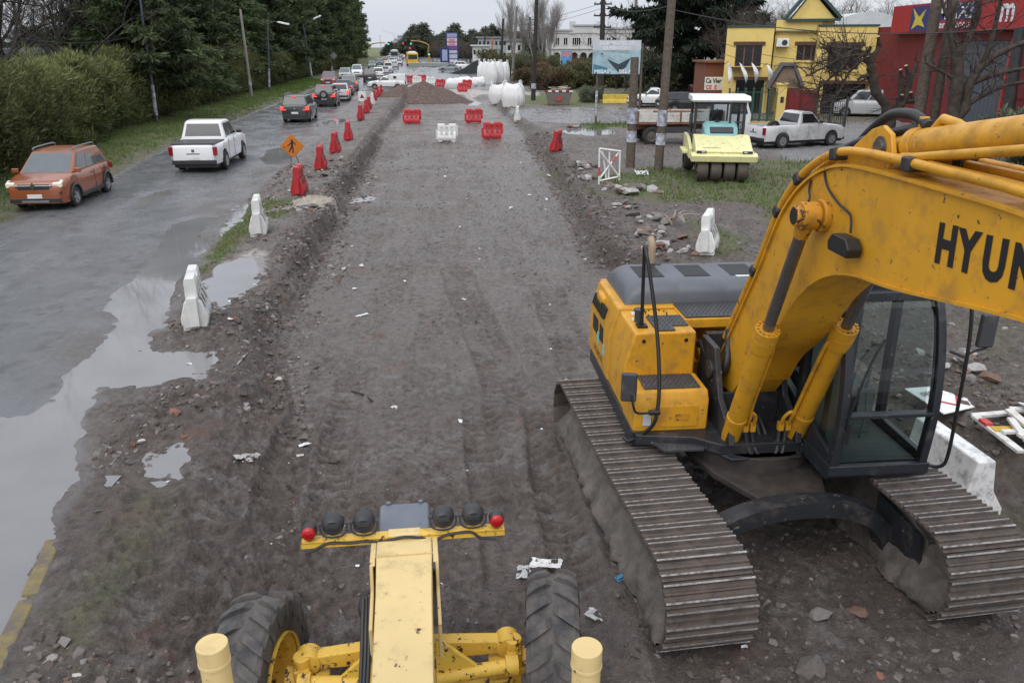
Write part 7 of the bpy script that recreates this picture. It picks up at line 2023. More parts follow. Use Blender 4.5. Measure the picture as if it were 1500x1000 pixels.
for k, r in enumerate(arc):
    w = bpy.data.objects.new('shopfront', None); COL.objects.link(w); w.parent = o
    b = MB(); b.bb((r[0], YW + .35, r[2]), (r[1], YW + .38, r[3])); b.build('pane', M_('shop_%d' % (k % 4), SHC[k % 4], .2), w)
    # arch spandrels: quarter infills at both upper corners
    rad = (r[1] - r[0]) / 2
    for s, x0 in ((1, r[0]), (-1, r[1])):
        P = [(x0, r[3])] + [(x0 + s * (rad - rad * math.cos(t)), r[3] - rad + rad * math.sin(t)) for t in np.linspace(0, math.pi / 2, 7)]
        b = MB(); b.prism(P, YW + .01, YW + .33, 'xz'); b.build('arch_corner', WB, w)
# ---- far grey shed, far white house, distant towers
def simple_house(name, label, rect, Y, depth, mat, roof, win=0, z_ext=True):
    r = pxr(*rect, Y); o = thing(name, label, 'building', (0, 0, 0))
    b = MB(); b.bb((r[0], Y, -.5), (r[1], Y + depth, r[3])); b.build('wall', mat, o)
    b = MB(); b.bb((r[0] - .5, Y - .5, r[3]), (r[1] + .5, Y + depth + .5, r[3] + .35)); b.build('roof', roof, o)
    for k in range(win):
        for j in range(2 if r[3] > 6 else 1):
            x = r[0] + (r[1] - r[0]) * (k + .5) / win; b = MB(); b.bb((x - (r[1] - r[0]) / win * .28, Y - .03, r[3] - 1.8 - 3 * j), (x + (r[1] - r[0]) / win * .28, Y - .005, r[3] - .8 - 3 * j)); b.build('window', WGL, o)
    return o
GS = M_('shed_grey', (.30, .33, .35), .6, var=.15, scale=.3)
simple_house('far_shed', 'long grey industrial shed behind the far poles', (700, 56, 754, 90), 230, 20, GS, M_('shed_roof', (.22, .24, .26), .6), 9)
simple_house('far_house', 'low white house with flat roof behind the slender poles', (692, 68, 716, 88), 200, 8, WB, M_('tin_white', (.5, .52, .54), .5), 4)
simple_house('white_house', 'white house among bushes right of the bent grey pole', (742, 60, 764, 95), 170, 10, WB, MT['shed_roof'], 3)
simple_house('far_house', 'pale low house seen through the bare trees on the far left', (20, 78, 64, 95), 62, 5, WB, MT['shed_roof'], 3)
DT = M_('tower_pale', (.40, .43, .47), .8, var=.1, scale=.1)
for k, (px0, px1, py, Y) in enumerate(((582, 590, 52, 950), (577, 583, 56, 1000), (590, 592, 57, 1050), (572, 576, 60, 900))):
    r = pxr(px0, py, px1, 70, Y)
    o = thing('distant_tower', ['pale apartment tower on the horizon, the tallest one', 'pale lower apartment tower left of the tallest one on the horizon', 'narrow pale tower right of the tallest one on the horizon', 'lowest pale block at the left end of the skyline'][k], 'building', ((r[0] + r[1]) / 2, Y, 0))
    w = (r[1] - r[0]) / 2
    b = MB(); b.bb((-w, 0, -1), (w, 12, r[3])); b.build('tower_block', DT, o)
    z = 3.0
    while z < r[3] - 2:
        b = MB(); b.bb((-w * .85, -.05, z), (w * .85, -.01, z + 1.3)); b.build('window_band', M_('tower_glass', (.16, .18, .2), .4), o); z += 3.2
# ================================================================ trees and shrubs
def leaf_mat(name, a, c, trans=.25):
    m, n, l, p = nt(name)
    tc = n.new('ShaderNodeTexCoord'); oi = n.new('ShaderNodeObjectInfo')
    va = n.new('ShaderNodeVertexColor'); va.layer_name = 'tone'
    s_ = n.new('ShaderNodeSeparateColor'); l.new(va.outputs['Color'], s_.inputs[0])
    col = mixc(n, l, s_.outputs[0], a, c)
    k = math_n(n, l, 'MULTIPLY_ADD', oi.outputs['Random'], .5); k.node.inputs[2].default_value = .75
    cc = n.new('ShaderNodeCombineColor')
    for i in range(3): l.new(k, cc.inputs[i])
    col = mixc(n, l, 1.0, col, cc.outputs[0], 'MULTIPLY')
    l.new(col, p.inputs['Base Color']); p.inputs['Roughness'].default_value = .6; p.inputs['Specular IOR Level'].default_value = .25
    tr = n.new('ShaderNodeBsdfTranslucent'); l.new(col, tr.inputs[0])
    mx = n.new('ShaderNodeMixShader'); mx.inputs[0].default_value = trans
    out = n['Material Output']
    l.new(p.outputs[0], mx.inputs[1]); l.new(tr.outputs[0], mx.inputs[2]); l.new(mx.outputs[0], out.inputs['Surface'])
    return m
def leaves(name, C, N, size, aspect, mat, rng, spread=.5, droop=.3, tone=None):
    # C (n,3) leaf centres; N (n,3) growth directions
    n = len(C)
    d = N + rng.normal(0, spread, (n, 3)); d[:, 2] -= droop
    d /= np.linalg.norm(d, axis=1)[:, None] + 1e-9
    w = np.cross(d, rng.normal(0, 1, (n, 3))); w /= np.linalg.norm(w, axis=1)[:, None] + 1e-9
    L = size * (.6 + .8 * rng.random(n))[:, None]; Wd = L / aspect
    V = np.empty((n, 4, 3)); V[:, 0] = C; V[:, 1] = C + d * L * .5 + w * Wd * .5; V[:, 2] = C + d * L; V[:, 3] = C + d * L * .5 - w * Wd * .5
    F = np.arange(n * 4).reshape(n, 4)
    me = np_mesh(name, V.reshape(-1, 3), F, mat, False)
    t = tone if tone is not None else rng.random(n)
    t = np.clip(t + rng.normal(0, .12, n), 0, 1)
    A = np.repeat(np.stack([t, t, t, np.ones(n)], 1), 4, 0)
    col_attr(me, 'tone', A)
    return me
def clump_points(centers, radii, per, rng, flat=1.0):
    n = len(centers)
    u = rng.normal(0, 1, (n, per, 3)); u /= np.linalg.norm(u, axis=2)[..., None]
    r = rng.random((n, per, 1)) ** .45
    off = u * r * np.asarray(radii)[:, None, None]; off[..., 2] *= flat
    P = centers[:, None] + off
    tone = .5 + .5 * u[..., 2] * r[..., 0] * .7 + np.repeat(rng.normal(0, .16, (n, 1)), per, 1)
    return P.reshape(-1, 3), u.reshape(-1, 3), tone.ravel()
PINE = leaf_mat('pine_needles', (.022, .037, .017), (.098, .130, .052))
BAMB = leaf_mat('hedge_leaves', (.036, .048, .018), (.20, .215, .082))
CEDAR = leaf_mat('cedar_needles', (.010, .018, .011), (.040, .058, .034))
FAR = leaf_mat('far_foliage', (.05, .06, .042), (.13, .145, .10))
OLIVE = leaf_mat('shrub_leaves', (.05, .055, .022), (.15, .15, .07))
DRY = leaf_mat('dry_leaves', (.07, .05, .03), (.19, .14, .08))
GREY = leaf_mat('grey_leaves', (.05, .06, .04), (.16, .18, .12))
class NR:
    def __init__(s, seed): s.r = np.random.default_rng(seed)
def pine_mesh(seed, H, rad, base=.22, tiers=26, mat=PINE, leaf=.55, per=60, droop=.35, flat=.55, lean=0.0):
    rng = np.random.default_rng(seed); C = []; RR = []
    limbs = MB()
    for k in range(tiers):
        t = base + (1 - base) * (k / tiers) ** .95
        z = H * t; L = rad * (1 - ((t - base) / (1 - base)) ** 1.7) ** .8 * (.75 + .5 * rng.random()) + .25
        a0 = rng.random() * 6.28
        m = 4 if t < .8 else 3
        for j in range(m):
            a = a0 + 6.283 * j / m + rng.normal(0, .25); l = L * (.7 + .45 * rng.random())
            dz = rng.normal(.05, .12) * l
            e = np.array([math.cos(a) * l, math.sin(a) * l, z + dz])
            limbs.tube([(0, 0, z - .1), (e[0] * .5, e[1] * .5, z + dz * .3 + .1), tuple(e)], [.07, .045, .015], 4)
            for q in np.linspace(.3, 1.0, max(2, int(l / .8))):
                C.append([e[0] * q, e[1] * q, z + dz * q - .25 * q * q * droop]); RR.append(.45 + .45 * rng.random() * (1.2 - q * .4))
    C = np.array(C); P, u, tone = clump_points(C, RR, per, rng, flat)
    out = C.repeat(per, 0); N = (P - out) * .6; N[:, :2] += P[:, :2] / (np.linalg.norm(P[:, :2], axis=1)[:, None] + .5) * .5
    me = leaves('crown', P, N, leaf, 3.6, mat, rng, .45, droop, tone)
    limbs.tube([(0, 0, -.3), (0, 0, H * .45), (0, 0, H * .97)], [.12 + H * .012, .09 + H * .007, .03], 9)
    tm = limbs.mesh('trunk', MT['bark_dark'])
    return me, tm
def bare_mesh(seed, H, spread=.5, levels=5, r0=.16, mat=None, up=.55, kids=3, trunk=.3, twig=.008):
    rng = random.Random(seed); b = MB(); 
    def grow(p, d, L, r, lev):
        n = 3; pts = [p]; dd = d.copy()
        for i in range(n):
            dd = (dd + Vector((rng.gauss(0, .12), rng.gauss(0, .12), rng.gauss(.03, .08)))).normalized(); pts.append(pts[-1] + dd * (L / n))
        re = max(twig, r * .62)
        b.tube(pts, r, 6 if lev < 2 else (4 if lev < 3 else 3), False, r1=re)
        if lev >= levels: return
        k = kids + (1 if rng.random() < .5 else 0)
        for i in range(k):
            t = pts[-1] if i < 2 else pts[rng.choice((1, 2))]
            nd = (dd * up + Vector((rng.gauss(0, spread), rng.gauss(0, spread), rng.gauss(.2, spread * .6)))).normalized()
            grow(t, nd, L * rng.uniform(.58, .82), re * rng.uniform(.6, .85), lev + 1)
    grow(Vector((0, 0, -.2)), Vector((0, 0, 1)), H * trunk, r0, 0)
    return b.mesh('branches', mat or MT['bark'], 60)
def tree(name, label, p, meshes, rz, sc, group=None, cat='tree', z=None):
    o = thing(name, label, cat, p, rz, group); o.scale = (sc, sc, sc * 1.0) if not isinstance(sc, tuple) else sc
    for nm, me in meshes: inst(nm, me, o)
    return o
rng0 = random.Random(99)
# ---- hedge: feathery clumps
def hedge_mesh(seed, H, w, d):
    rng = np.random.default_rng(seed); n = 260
    C = np.stack([rng.uniform(-w / 2, w / 2, n), rng.uniform(-d / 2, d / 2, n), rng.random(n) ** .8 * H * .93], 1)
    prof = np.sqrt(np.clip(1 - (C[:, 2] / H) ** 4, .02, 1)); C[:, 1] *= prof; C[:, 0] *= .8 + .2 * prof
    C[:, 2] *= .82 + .25 * np.sin(C[:, 0] * 1.7 + seed) ** 2
    RR = .35 + .35 * rng.random(n)
    P, u, tone = clump_points(C, RR, 95, rng, .9)
    P[:, 2] = np.maximum(P[:, 2], .05)
    N = u * .5; N[:, 2] += .75; N[:, 1] += np.sign(P[:, 1]) * .25
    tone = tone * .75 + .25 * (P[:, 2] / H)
    me = leaves('foliage', P, N, .30, 6.5, BAMB, rng, .4, .15, tone)
    st = MB()
    for k in range(22):
        x, y = rng.uniform(-w / 2, w / 2), rng.uniform(-d / 2, d / 2)
        st.tube([(x, y, -.1), (x + rng.normal(0, .2), y + rng.normal(0, .2), H * .7)], .03, 4)
    return me, st.mesh('stems', MT['bark_dark'], 0)
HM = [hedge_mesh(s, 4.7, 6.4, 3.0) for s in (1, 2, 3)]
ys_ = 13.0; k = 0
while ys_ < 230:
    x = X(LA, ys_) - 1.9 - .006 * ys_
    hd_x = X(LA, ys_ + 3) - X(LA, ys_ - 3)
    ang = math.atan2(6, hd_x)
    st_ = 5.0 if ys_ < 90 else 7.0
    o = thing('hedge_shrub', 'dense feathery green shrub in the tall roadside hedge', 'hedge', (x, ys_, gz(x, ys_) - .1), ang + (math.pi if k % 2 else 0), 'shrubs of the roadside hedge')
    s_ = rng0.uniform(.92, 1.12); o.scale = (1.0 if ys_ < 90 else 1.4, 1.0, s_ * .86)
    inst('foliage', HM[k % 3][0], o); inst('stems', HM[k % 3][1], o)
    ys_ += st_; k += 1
# ---- pines behind the hedge
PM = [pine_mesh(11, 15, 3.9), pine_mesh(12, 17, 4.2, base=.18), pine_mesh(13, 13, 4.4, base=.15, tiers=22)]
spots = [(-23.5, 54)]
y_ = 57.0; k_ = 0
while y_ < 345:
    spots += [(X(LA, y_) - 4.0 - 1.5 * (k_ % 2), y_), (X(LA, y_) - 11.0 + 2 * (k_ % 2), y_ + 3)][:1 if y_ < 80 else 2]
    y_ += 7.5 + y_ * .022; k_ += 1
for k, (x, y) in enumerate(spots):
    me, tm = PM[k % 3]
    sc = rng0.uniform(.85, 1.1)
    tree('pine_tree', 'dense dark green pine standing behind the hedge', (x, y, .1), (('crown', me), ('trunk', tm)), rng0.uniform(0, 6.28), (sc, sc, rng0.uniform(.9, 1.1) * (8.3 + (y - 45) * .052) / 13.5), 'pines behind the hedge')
# ---- bare trees at the far left with the sky showing through
BM = [bare_mesh(21, 13, .5, 5, .20, MT['bark_dark'], trunk=.33), bare_mesh(22, 15, .42, 5, .24, MT['bark_dark'], trunk=.36), bare_mesh(23, 11, .55, 5, .17, MT['bark_dark'], trunk=.30)]
for k, (x, y) in enumerate(((-29, 48), (-27, 51), (-31.5, 50), (-25.5, 47), (-33, 56), (-30, 58), (-36, 61), (-28, 56), (-39, 67), (-34, 66), (-44, 76), (-38, 74), (-31, 63), (-27, 42))):
    sc = rng0.uniform(.9, 1.2)
    tree('bare_tree', 'bare dark trunked tree with tangled twigs beyond the hedge', (x, y, .1), (('branches', BM[k % 3]),), rng0.uniform(0, 6.28), sc, 'bare trees beyond the hedge')
for k, (x, y) in enumerate(((-54, 96), (-80, 104))):
    me, tm = PM[(k + 1) % 3]
    tree('pine_tree', 'dark conifer far behind the bare trees', (x, y, 0), (('crown', me), ('trunk', tm)), rng0.uniform(0, 6.28), (1.0, 1.0, .4), 'conifers far behind the bare trees')
# ---- big cedar on the right
ced, ctr = pine_mesh(31, 19, 6.2, base=.20, tiers=24, mat=CEDAR, leaf=.7, per=75, droop=.55, flat=.35)
p = G(1036, 141); tree('cedar_tree', 'huge dark cedar with drooping tiers beside the yellow building', (p.x, p.y + 4, 0), (('crown', ced), ('trunk', ctr)), .4, 1.0)
p = G(1000, 139); tree('cedar_tree', 'slimmer dark cedar left of the huge one', (p.x, p.y + 9, 0), (('crown', ced), ('trunk', ctr)), 2.4, (.62, .62, .95))
# ---- poplars
POP = [bare_mesh(41, 20, .16, 5, .22, M_('bark_pale', (.23, .215, .20), .9, var=.3), up=1.3, kids=4, trunk=.26), bare_mesh(42, 19, .18, 5, .2, MT['bark_pale'], up=1.25, kids=4, trunk=.25)]
for k, (px, py, Y) in enumerate(((752, 100, 150), (768, 100, 158), (782, 100, 140), (804, 98, 138), (812, 97, 150), (745, 98, 175), (795, 98, 170))):
    q = DD(px, py, Y); tree('poplar_tree', 'slender bare poplar left of the white building', (q.x, Y, 0), (('branches', POP[k % 2]),), rng0.uniform(0, 6), rng0.uniform(.85, 1.05), 'bare poplars by the white building')
for k, (px, Y) in enumerate(((905, 95), (925, 100), (945, 90), (958, 88), (968, 94), (842, 175), (872, 178), (900, 176))):
    q = DD(px, 100, Y); tree('bare_tree', 'thin bare tree between the white building and the cedar', (q.x, Y, 0), (('branches', BM[k % 3] if Y < 120 else POP[k % 2]),), rng0.uniform(0, 6), rng0.uniform(.6, .85) if Y < 120 else .6, 'bare trees before the cedar')
# ---- bare crowns behind the yellow building
BT2 = [bare_mesh(51, 12, .5, 5, .2, MT['bark'], kids=4, trunk=.28), bare_mesh(52, 13, .45, 5, .2, MT['bark'], kids=4, trunk=.3)]
for k, (px, Y) in enumerate(((1085, 78), (1105, 84), (1125, 80), (1142, 88), (1225, 90), (1243, 86), (1262, 92), (1280, 88), (1298, 94), (1316, 90), (1335, 96), (1210, 97), (1165, 92))):
    q = DD(px, 100, Y); tree('bare_tree', 'bare brown tree rising behind the yellow building', (q.x, Y, 0), (('branches', BT2[k % 2]),), rng0.uniform(0, 6), rng0.uniform(.9, 1.1), 'bare trees behind the yellow building')
# ---- far tree line
FM = [pine_mesh(61, 12, 4.6, base=.1, tiers=16, mat=FAR, leaf=1.1, per=26, flat=.8), pine_mesh(62, 15, 4.0, base=.12, tiers=18, mat=FAR, leaf=1.1, per=26, flat=.7)]
for k, (px, Y, sc, kind) in enumerate(((596, 420, .85, 0), (602, 380, 1.05, 0), (609, 360, 1.15, 0), (616, 370, 1.0, 1), (622, 350, 1.2, 1), (630, 360, .9, 0), (637, 340, 1.0, 2), (645, 350, 1.0, 0), (654, 340, 1.05, 0), (662, 345, .95, 1), (668, 330, 1.15, 1), (676, 340, 1.0, 0), (685, 320, .95, 0), (693, 330, 1.0, 1), (702, 310, .95, 0), (712, 320, 1.0, 0), (722, 300, 1.05, 1), (734, 300, 1.0, 0), (746, 290, 1.05, 1), (758, 280, .95, 0), (772, 280, .9, 0), (786, 270, .9, 1), (798, 270, .9, 0), (588, 470, .7, 0), (582, 520, .6, 0), (574, 430, .6, 0), (568, 380, .55, 0))):
    q = DD(px, 90, Y)
    if kind == 2: tree('bare_tree', 'far grey leafless tree in the tree line', (q.x, Y, 0), (('branches', BT2[k % 2]),), 0, sc, 'far tree line')
    else: tree('far_tree', 'green tree in the far tree line' if kind == 0 else 'narrow upright tree in the far tree line', (q.x, Y, 0), (('crown', FM[0][0]), ('trunk', FM[0][1])), rng0.uniform(0, 6), (sc * (1.1 if kind == 0 else .8), sc * 1.1, sc * rng0.uniform(.72, .95)), 'far tree line')
for k, (px, Y) in enumerate(((640, 250), (650, 260), (672, 255), (684, 250), (694, 262), (700, 240), (634, 270), (646, 275), (660, 270), (678, 272))):
    q = DD(px, 90, Y); tree('bare_tree', 'thin leafless tree in front of the far tree line', (q.x, Y, 0), (('branches', BT2[k % 2]),), rng0.uniform(0, 6), rng0.uniform(.6, .8), 'leafless trees before the far tree line')
# ---- shrubs
def shrub_mesh(seed, H, w, mat, leaf=.3, n=60, per=60):
    rng = np.random.default_rng(seed)
    C = np.stack([rng.normal(0, w / 4, n), rng.normal(0, w / 4, n), rng.random(n) * H * .8 + .1], 1)
    P, u, tone = clump_points(C, .25 + .25 * rng.random(n), per, rng)
    P[:, 2] = np.maximum(P[:, 2], 0.02); N = u * .5; N[:, 2] += .6
    return leaves('foliage', P, N, leaf, 4, mat, rng, .5, .0, tone)
SM = [shrub_mesh(71, 2.2, 3.2, OLIVE), shrub_mesh(72, 1.8, 3.0, DRY), shrub_mesh(73, 2.6, 3.0, GREY), shrub_mesh(74, 1.5, 3.4, OLIVE, .4)]
for k, (px, py, sc, m) in enumerate(((800, 132, 1.3, 1), (815, 130, 1.2, 1), (828, 130, 1.2, 3), (842, 129, 1.4, 3), (856, 129, 1.3, 0), (900, 129, 1.3, 0), (915, 128, 1.2, 3), (945, 138, 1.7, 2), (960, 135, 1.3, 0), (985, 133, 1.2, 2), (1008, 132, 1.2, 0), (775, 126, 1.2, 1), (788, 118, 1.4, 1), (762, 118, 1.4, 0), (805, 112, 1.5, 0), (770, 110, 1.5, 2), (850, 116, 1.6, 1), (905, 114, 1.6, 3), (872, 122, 1.4, 0), (930, 122, 1.5, 1), (860, 150, .55, 2), (868, 151, .5, 2), (735, 112, 1.6, 0), (718, 100, 1.8, 0), (1120, 128, 1.0, 2), (1100, 130, 1.0, 1))):
    p = G(px, py); tree('shrub', ['olive green scrub bush on the strip before the white building', 'dry brown scrub bush on the strip before the white building', 'grey green bush near the driveway', 'low spreading scrub bush before the white building'][m], (p.x, p.y, gz(p.x, p.y) - .05), (('foliage', SM[m]),), rng0.uniform(0, 6), sc, 'scrub beyond the driveway', 'bush')
SB2 = shrub_mesh(75, 3.0, 4.0, GREY, .26, 110, 80)
for k, (x, y, s) in enumerate(((21.0, 31.5, 1.0), (22.4, 29.5, 1.05), (20.6, 28.2, .8), (23.0, 33.0, 1.0))):
    tree('shrub', 'grey green bush against the red building', (x, y, gz(x, y) - .1), (('foliage', SB2),), k * 1.3, s, 'bushes against the red building', 'bush')
# ---- pollarded tree with cut limbs
STUB = M_('cut_wood', (.42, .30, .18), .8)
def custom_tree(name, label, Y, limbs, cuts, twigs, seed, mat, twig_bias=(0, 0, 0), twig_len=1.4):
    base = limbs[0][0]; p = DD(base[0], base[1], Y); p.z = gz(p.x, Y) - .1
    o = thing(name, label, 'tree', p, 0); rs = random.Random(seed)
    b = MB(); ends = []
    for pts, r0_, r1_ in [(l[0:-2], l[-2], l[-1]) for l in limbs]:
        P = [DD(a[0], a[1], Y + (a[2] if len(a) > 2 else 0)) - p for a in pts]
        if pts[0] == base: P[0] = Vector((0, 0, 0))
        sm = smooth_path(P, 5); m_ = len(sm)
        b.tube(sm, [(r0_ + (r1_ - r0_) * i / (m_ - 1)) * (1 + .10 * rs.gauss(0, 1)) for i in range(m_)], 9); ends.append(sm)
    b.build('trunk', mat, o, sharp=70)
    for (li, t) in cuts:
        sm = ends[li]; q = sm[int(t * (len(sm) - 1))]; d = Vector((rs.gauss(0, .4), -.3, .8)).normalized()
        c = MB(); c.cyl(q, q + d * .5, .09, .075, n=10); st = c.build('stub', mat, o)
        c = MB(); c.cyl(q + d * .5, q + d * .505, .073, n=10); c.build('cut_face', STUB, st)
    tw = MB()
    for li, t0, n, L in twigs:
        sm = ends[li]
        for k in range(n):
            q = sm[int((t0 + (1 - t0) * rs.random()) * (len(sm) - 1))]
            d = Vector((rs.gauss(0, .6), rs.gauss(0, .5), rs.gauss(.3, .5))) + Vector(twig_bias)
            d.normalize(); l = L * rs.uniform(.5, 1.2); pts = [q]
            for i in range(4):
                d = (d + Vector((rs.gauss(0, .25), rs.gauss(0, .25), rs.gauss(-.03, .2)))).normalized(); pts.append(pts[-1] + d * l / 4)
            tw.tube(pts, .028, 4, False, r1=.008)
            for i in (1, 2, 3):
                for _ in range(2):
                    d2 = (d + Vector((rs.gauss(0, .7), rs.gauss(0, .7), rs.gauss(0, .6)))).normalized()
                    tw.tube([pts[i], pts[i] + d2 * l * .3, pts[i] + d2 * l * .5 + Vector((0, 0, rs.gauss(0, .1)))], .012, 3, False, r1=.005)
    tag(tw.build('twigs', mat, o, sharp=0), kind='stuff')
    return o
BK2 = M_('bark_brown', (.058, .045, .037), .9, var=.4, scale=5, bump=.7, bscale=22)
custom_tree('pollarded_tree', 'pollarded tree with pale cut stubs and tangled prunings before the red building', 40.0,
    [((1296, 222), (1298, 200), (1302, 182), (1304, 168), .36, .30), ((1304, 172), (1296, 152), (1283, 135), (1278, 110), (1273, 88), (1265, 78), .24, .17), ((1304, 170), (1318, 156), (1328, 140), (1335, 115), (1345, 90), .20, .07), ((1313, 160), (1318, 140), (1321, 112), .13, .09),
     ((1318, 152), (1327, 135), (1331, 105), .11, .08), ((1310, 166), (1322, 150), (1340, 148), .16, .12), ((1275, 92), (1262, 76), (1250, 70), .13, .06), ((1274, 90), (1283, 78), (1290, 66), .13, .09), ((1278, 112), (1266, 112), (1256, 117), .10, .05),
     ((1268, 78), (1240, 95, -.5), (1210, 120, -1), (1185, 145, -1), .09, .03), ((1262, 80), (1235, 85, -1), (1205, 100, -1.5), (1180, 112, -1.5), .08, .03), ((1268, 84), (1245, 105, -.6), (1225, 140, -1), (1190, 160, -1), .08, .03), ((1258, 74), (1230, 70, -1), (1205, 80, -1.3), .07, .03)],
    ((1, .9), (1, .75), (2, .3), (3, .95), (4, .95), (5, .9), (7, .9)), ((9, .2, 26, 1.6), (10, .2, 24, 1.5), (11, .2, 24, 1.5), (12, .2, 18, 1.3), (2, .3, 16, 1.5), (6, .2, 14, 1.2), (1, .5, 14, 1.2)), 5, BK2, (-.35, 0, -.1))
custom_tree('bare_tree', 'many limbed bare tree reaching over the red building front', 35.0,
    [((1388, 222), (1392, 190), (1398, 150), (1402, 110), (1404, 70), .34, .20), ((1402, 112), (1396, 70), (1390, 30), (1392, -30), .16, .08), ((1403, 80), (1420, 55), (1432, 20), (1440, -30), .16, .07), ((1394, 180), (1412, 160), (1420, 125), (1440, 95), (1470, 75), (1520, 55), .24, .10), ((1420, 125), (1440, 115), (1475, 105), (1520, 98), .13, .07),
     ((1415, 155), (1440, 140), (1475, 125), (1520, 118), .11, .05), ((1440, 95), (1452, 60), (1462, 20), (1470, -20), .12, .06), ((1404, 72), (1398, 50), (1385, 20), (1378, -10), .1, .05), ((1402, 118), (1380, 105), (1355, 92), .09, .05)],
    (), ((1, .2, 12, 1.6), (2, .2, 14, 1.6), (3, .3, 16, 1.6), (4, .2, 12, 1.3), (5, .2, 12, 1.3), (6, .2, 14, 1.5), (7, .2, 8, 1.3), (8, .2, 8, 1.2)), 8, BK2, (.1, 0, .1))
# ================================================================ loose soil, stones, litter, grass
def ico():
    t = (1 + 5 ** .5) / 2
    v = np.array([(-1, t, 0), (1, t, 0), (-1, -t, 0), (1, -t, 0), (0, -1, t), (0, 1, t), (0, -1, -t), (0, 1, -t), (t, 0, -1), (t, 0, 1), (-t, 0, -1), (-t, 0, 1)], float)
    f = np.array([(0, 11, 5), (0, 5, 1), (0, 1, 7), (0, 7, 10), (0, 10, 11), (1, 5, 9), (5, 11, 4), (11, 10, 2), (10, 7, 6), (7, 1, 8), (3, 9, 4), (3, 4, 2), (3, 2, 6), (3, 6, 8), (3, 8, 9), (4, 9, 5), (2, 4, 11), (6, 2, 10), (8, 6, 7), (9, 8, 1)])
    return v / np.linalg.norm(v[0]), f
def attr_mat(name, rough=.85, spec=.4):
    m, n, l, p = nt(name)
    va = n.new('ShaderNodeVertexColor'); va.layer_name = 'tint'
    l.new(va.outputs['Color'], p.inputs['Base Color']); p.inputs['Roughness'].default_value = rough; p.inputs['Specular IOR Level'].default_value = spec
    return m
CLODM = attr_mat('loose_soil', .75)
def clods(name, label, x, y, size, tint, seed, flat=.65):
    rng = np.random.default_rng(seed); n = len(x); v, f = ico()
    z = terrain(x, y)
    S = size[:, None, None] * (.5 + .9 * rng.random((n, 12, 1))) * np.stack([.7 + .7 * rng.random(n), .7 + .7 * rng.random(n), flat * (.6 + .6 * rng.random(n))], 1)[:, None]
    a = rng.random(n) * 6.28; ca, sa = np.cos(a)[:, None], np.sin(a)[:, None]
    P = v[None] * S; Xr = P[..., 0] * ca - P[..., 1] * sa; Yr_ = P[..., 0] * sa + P[..., 1] * ca
    V = np.stack([Xr + x[:, None], Yr_ + y[:, None], P[..., 2] + (z - size * .12)[:, None]], 2).reshape(-1, 3)
    F = (f[None] + (np.arange(n) * 12)[:, None, None]).reshape(-1, 3)
    me = np_mesh(name, V, F, CLODM, False)
    col_attr(me, 'tint', np.repeat(np.concatenate([tint, np.ones((n, 1))], 1), 12, 0))
    return tag(inst(name, me), label, None, None, 'stuff')
rngd = np.random.default_rng(17)
def tints(n, kind='soil'):
    base = np.array([[.12, .098, .088], [.075, .058, .05], [.17, .148, .138], [.23, .21, .20], [.40, .38, .36], [.19, .09, .06]])
    pr = {'soil': [.38, .3, .2, .08, .015, .025], 'dark': [.45, .42, .1, .02, .0, .01], 'rubble': [.2, .1, .3, .25, .12, .03], 'white': [0, 0, .1, .3, .6, 0]}[kind]
    k = rngd.choice(6, n, p=np.array(pr) / sum(pr))
    return base[k] * (.8 + .4 * rngd.random((n, 1)))
def scatter(n, fn, y0, y1, pw=1.6):
    u = rngd.random(n * 2); y = y0 + (y1 - y0) * u ** pw
    x = rngd.random(n * 2)
    x, y, ok = fn(x, y); return x[ok][:n], y[ok][:n]
# on the dug bed: small crumbs
def onbed(t, y):
    a, c = X(LE, y) - .3, X(LF, y) + .2; x = a + (c - a) * t
    d = fbm(x * .9, y * .9, 201, 4); return x, y, rngd.random(len(x)) < sstep(.36, .64, d) + .12
x, y = scatter(9000, onbed, 4.2, 45); clods('soil_clods', 'loose crumbs of soil scattered over the dug bed', x, y, .005 + .013 * rngd.random(len(x)) ** 3 * (1 + y / 14), tints(len(x), 'dark'), 1)
# churned foreground and shoulder: bigger clods
def onsh(t, y):
    a, c = X(LC, y) + .2, X(LE, y) + .8; x = a + (c - a) * t
    d = fbm(x * .8, y * .8, 203, 4)
    wet = np.zeros(len(x), bool)
    for P, lev in PUDDLES[2:5]: wet |= poly_sdf(P, x, y) < .1
    return x, y, (rngd.random(len(x)) < sstep(.46, .62, d) ** 1.5 + .03) & ~wet
x, y = scatter(9500, onsh, 4.2, 34, 1.5); clods('soil_clods', 'churned clods of dark soil on the muddy shoulder', x, y, .007 + .040 * rngd.random(len(x)) ** 4 * (1 + y / 18), tints(len(x)), 2)
# banks
def onbankL(t, y):
    a, c = X(LD, y) - .3, X(LE, y) + .35; return a + (c - a) * t, y, np.ones(len(y), bool)
x, y = scatter(3800, onbankL, 10, 46, 1.4); clods('soil_clods', 'crumbling soil on the left cut bank', x, y, .010 + .06 * rngd.random(len(x)) ** 3.2, tints(len(x), 'dark'), 3)
def onbankR(t, y):
    a, c = X(LF, y) - .35, X(LG, y) + .5; return a + (c - a) * t, y, np.ones(len(y), bool)
x, y = scatter(6500, onbankR, 9, 46, 1.4); clods('soil_clods', 'crumbling soil on the right cut bank', x, y, .011 + .065 * rngd.random(len(x)) ** 3.2, tints(len(x), 'dark'), 4)
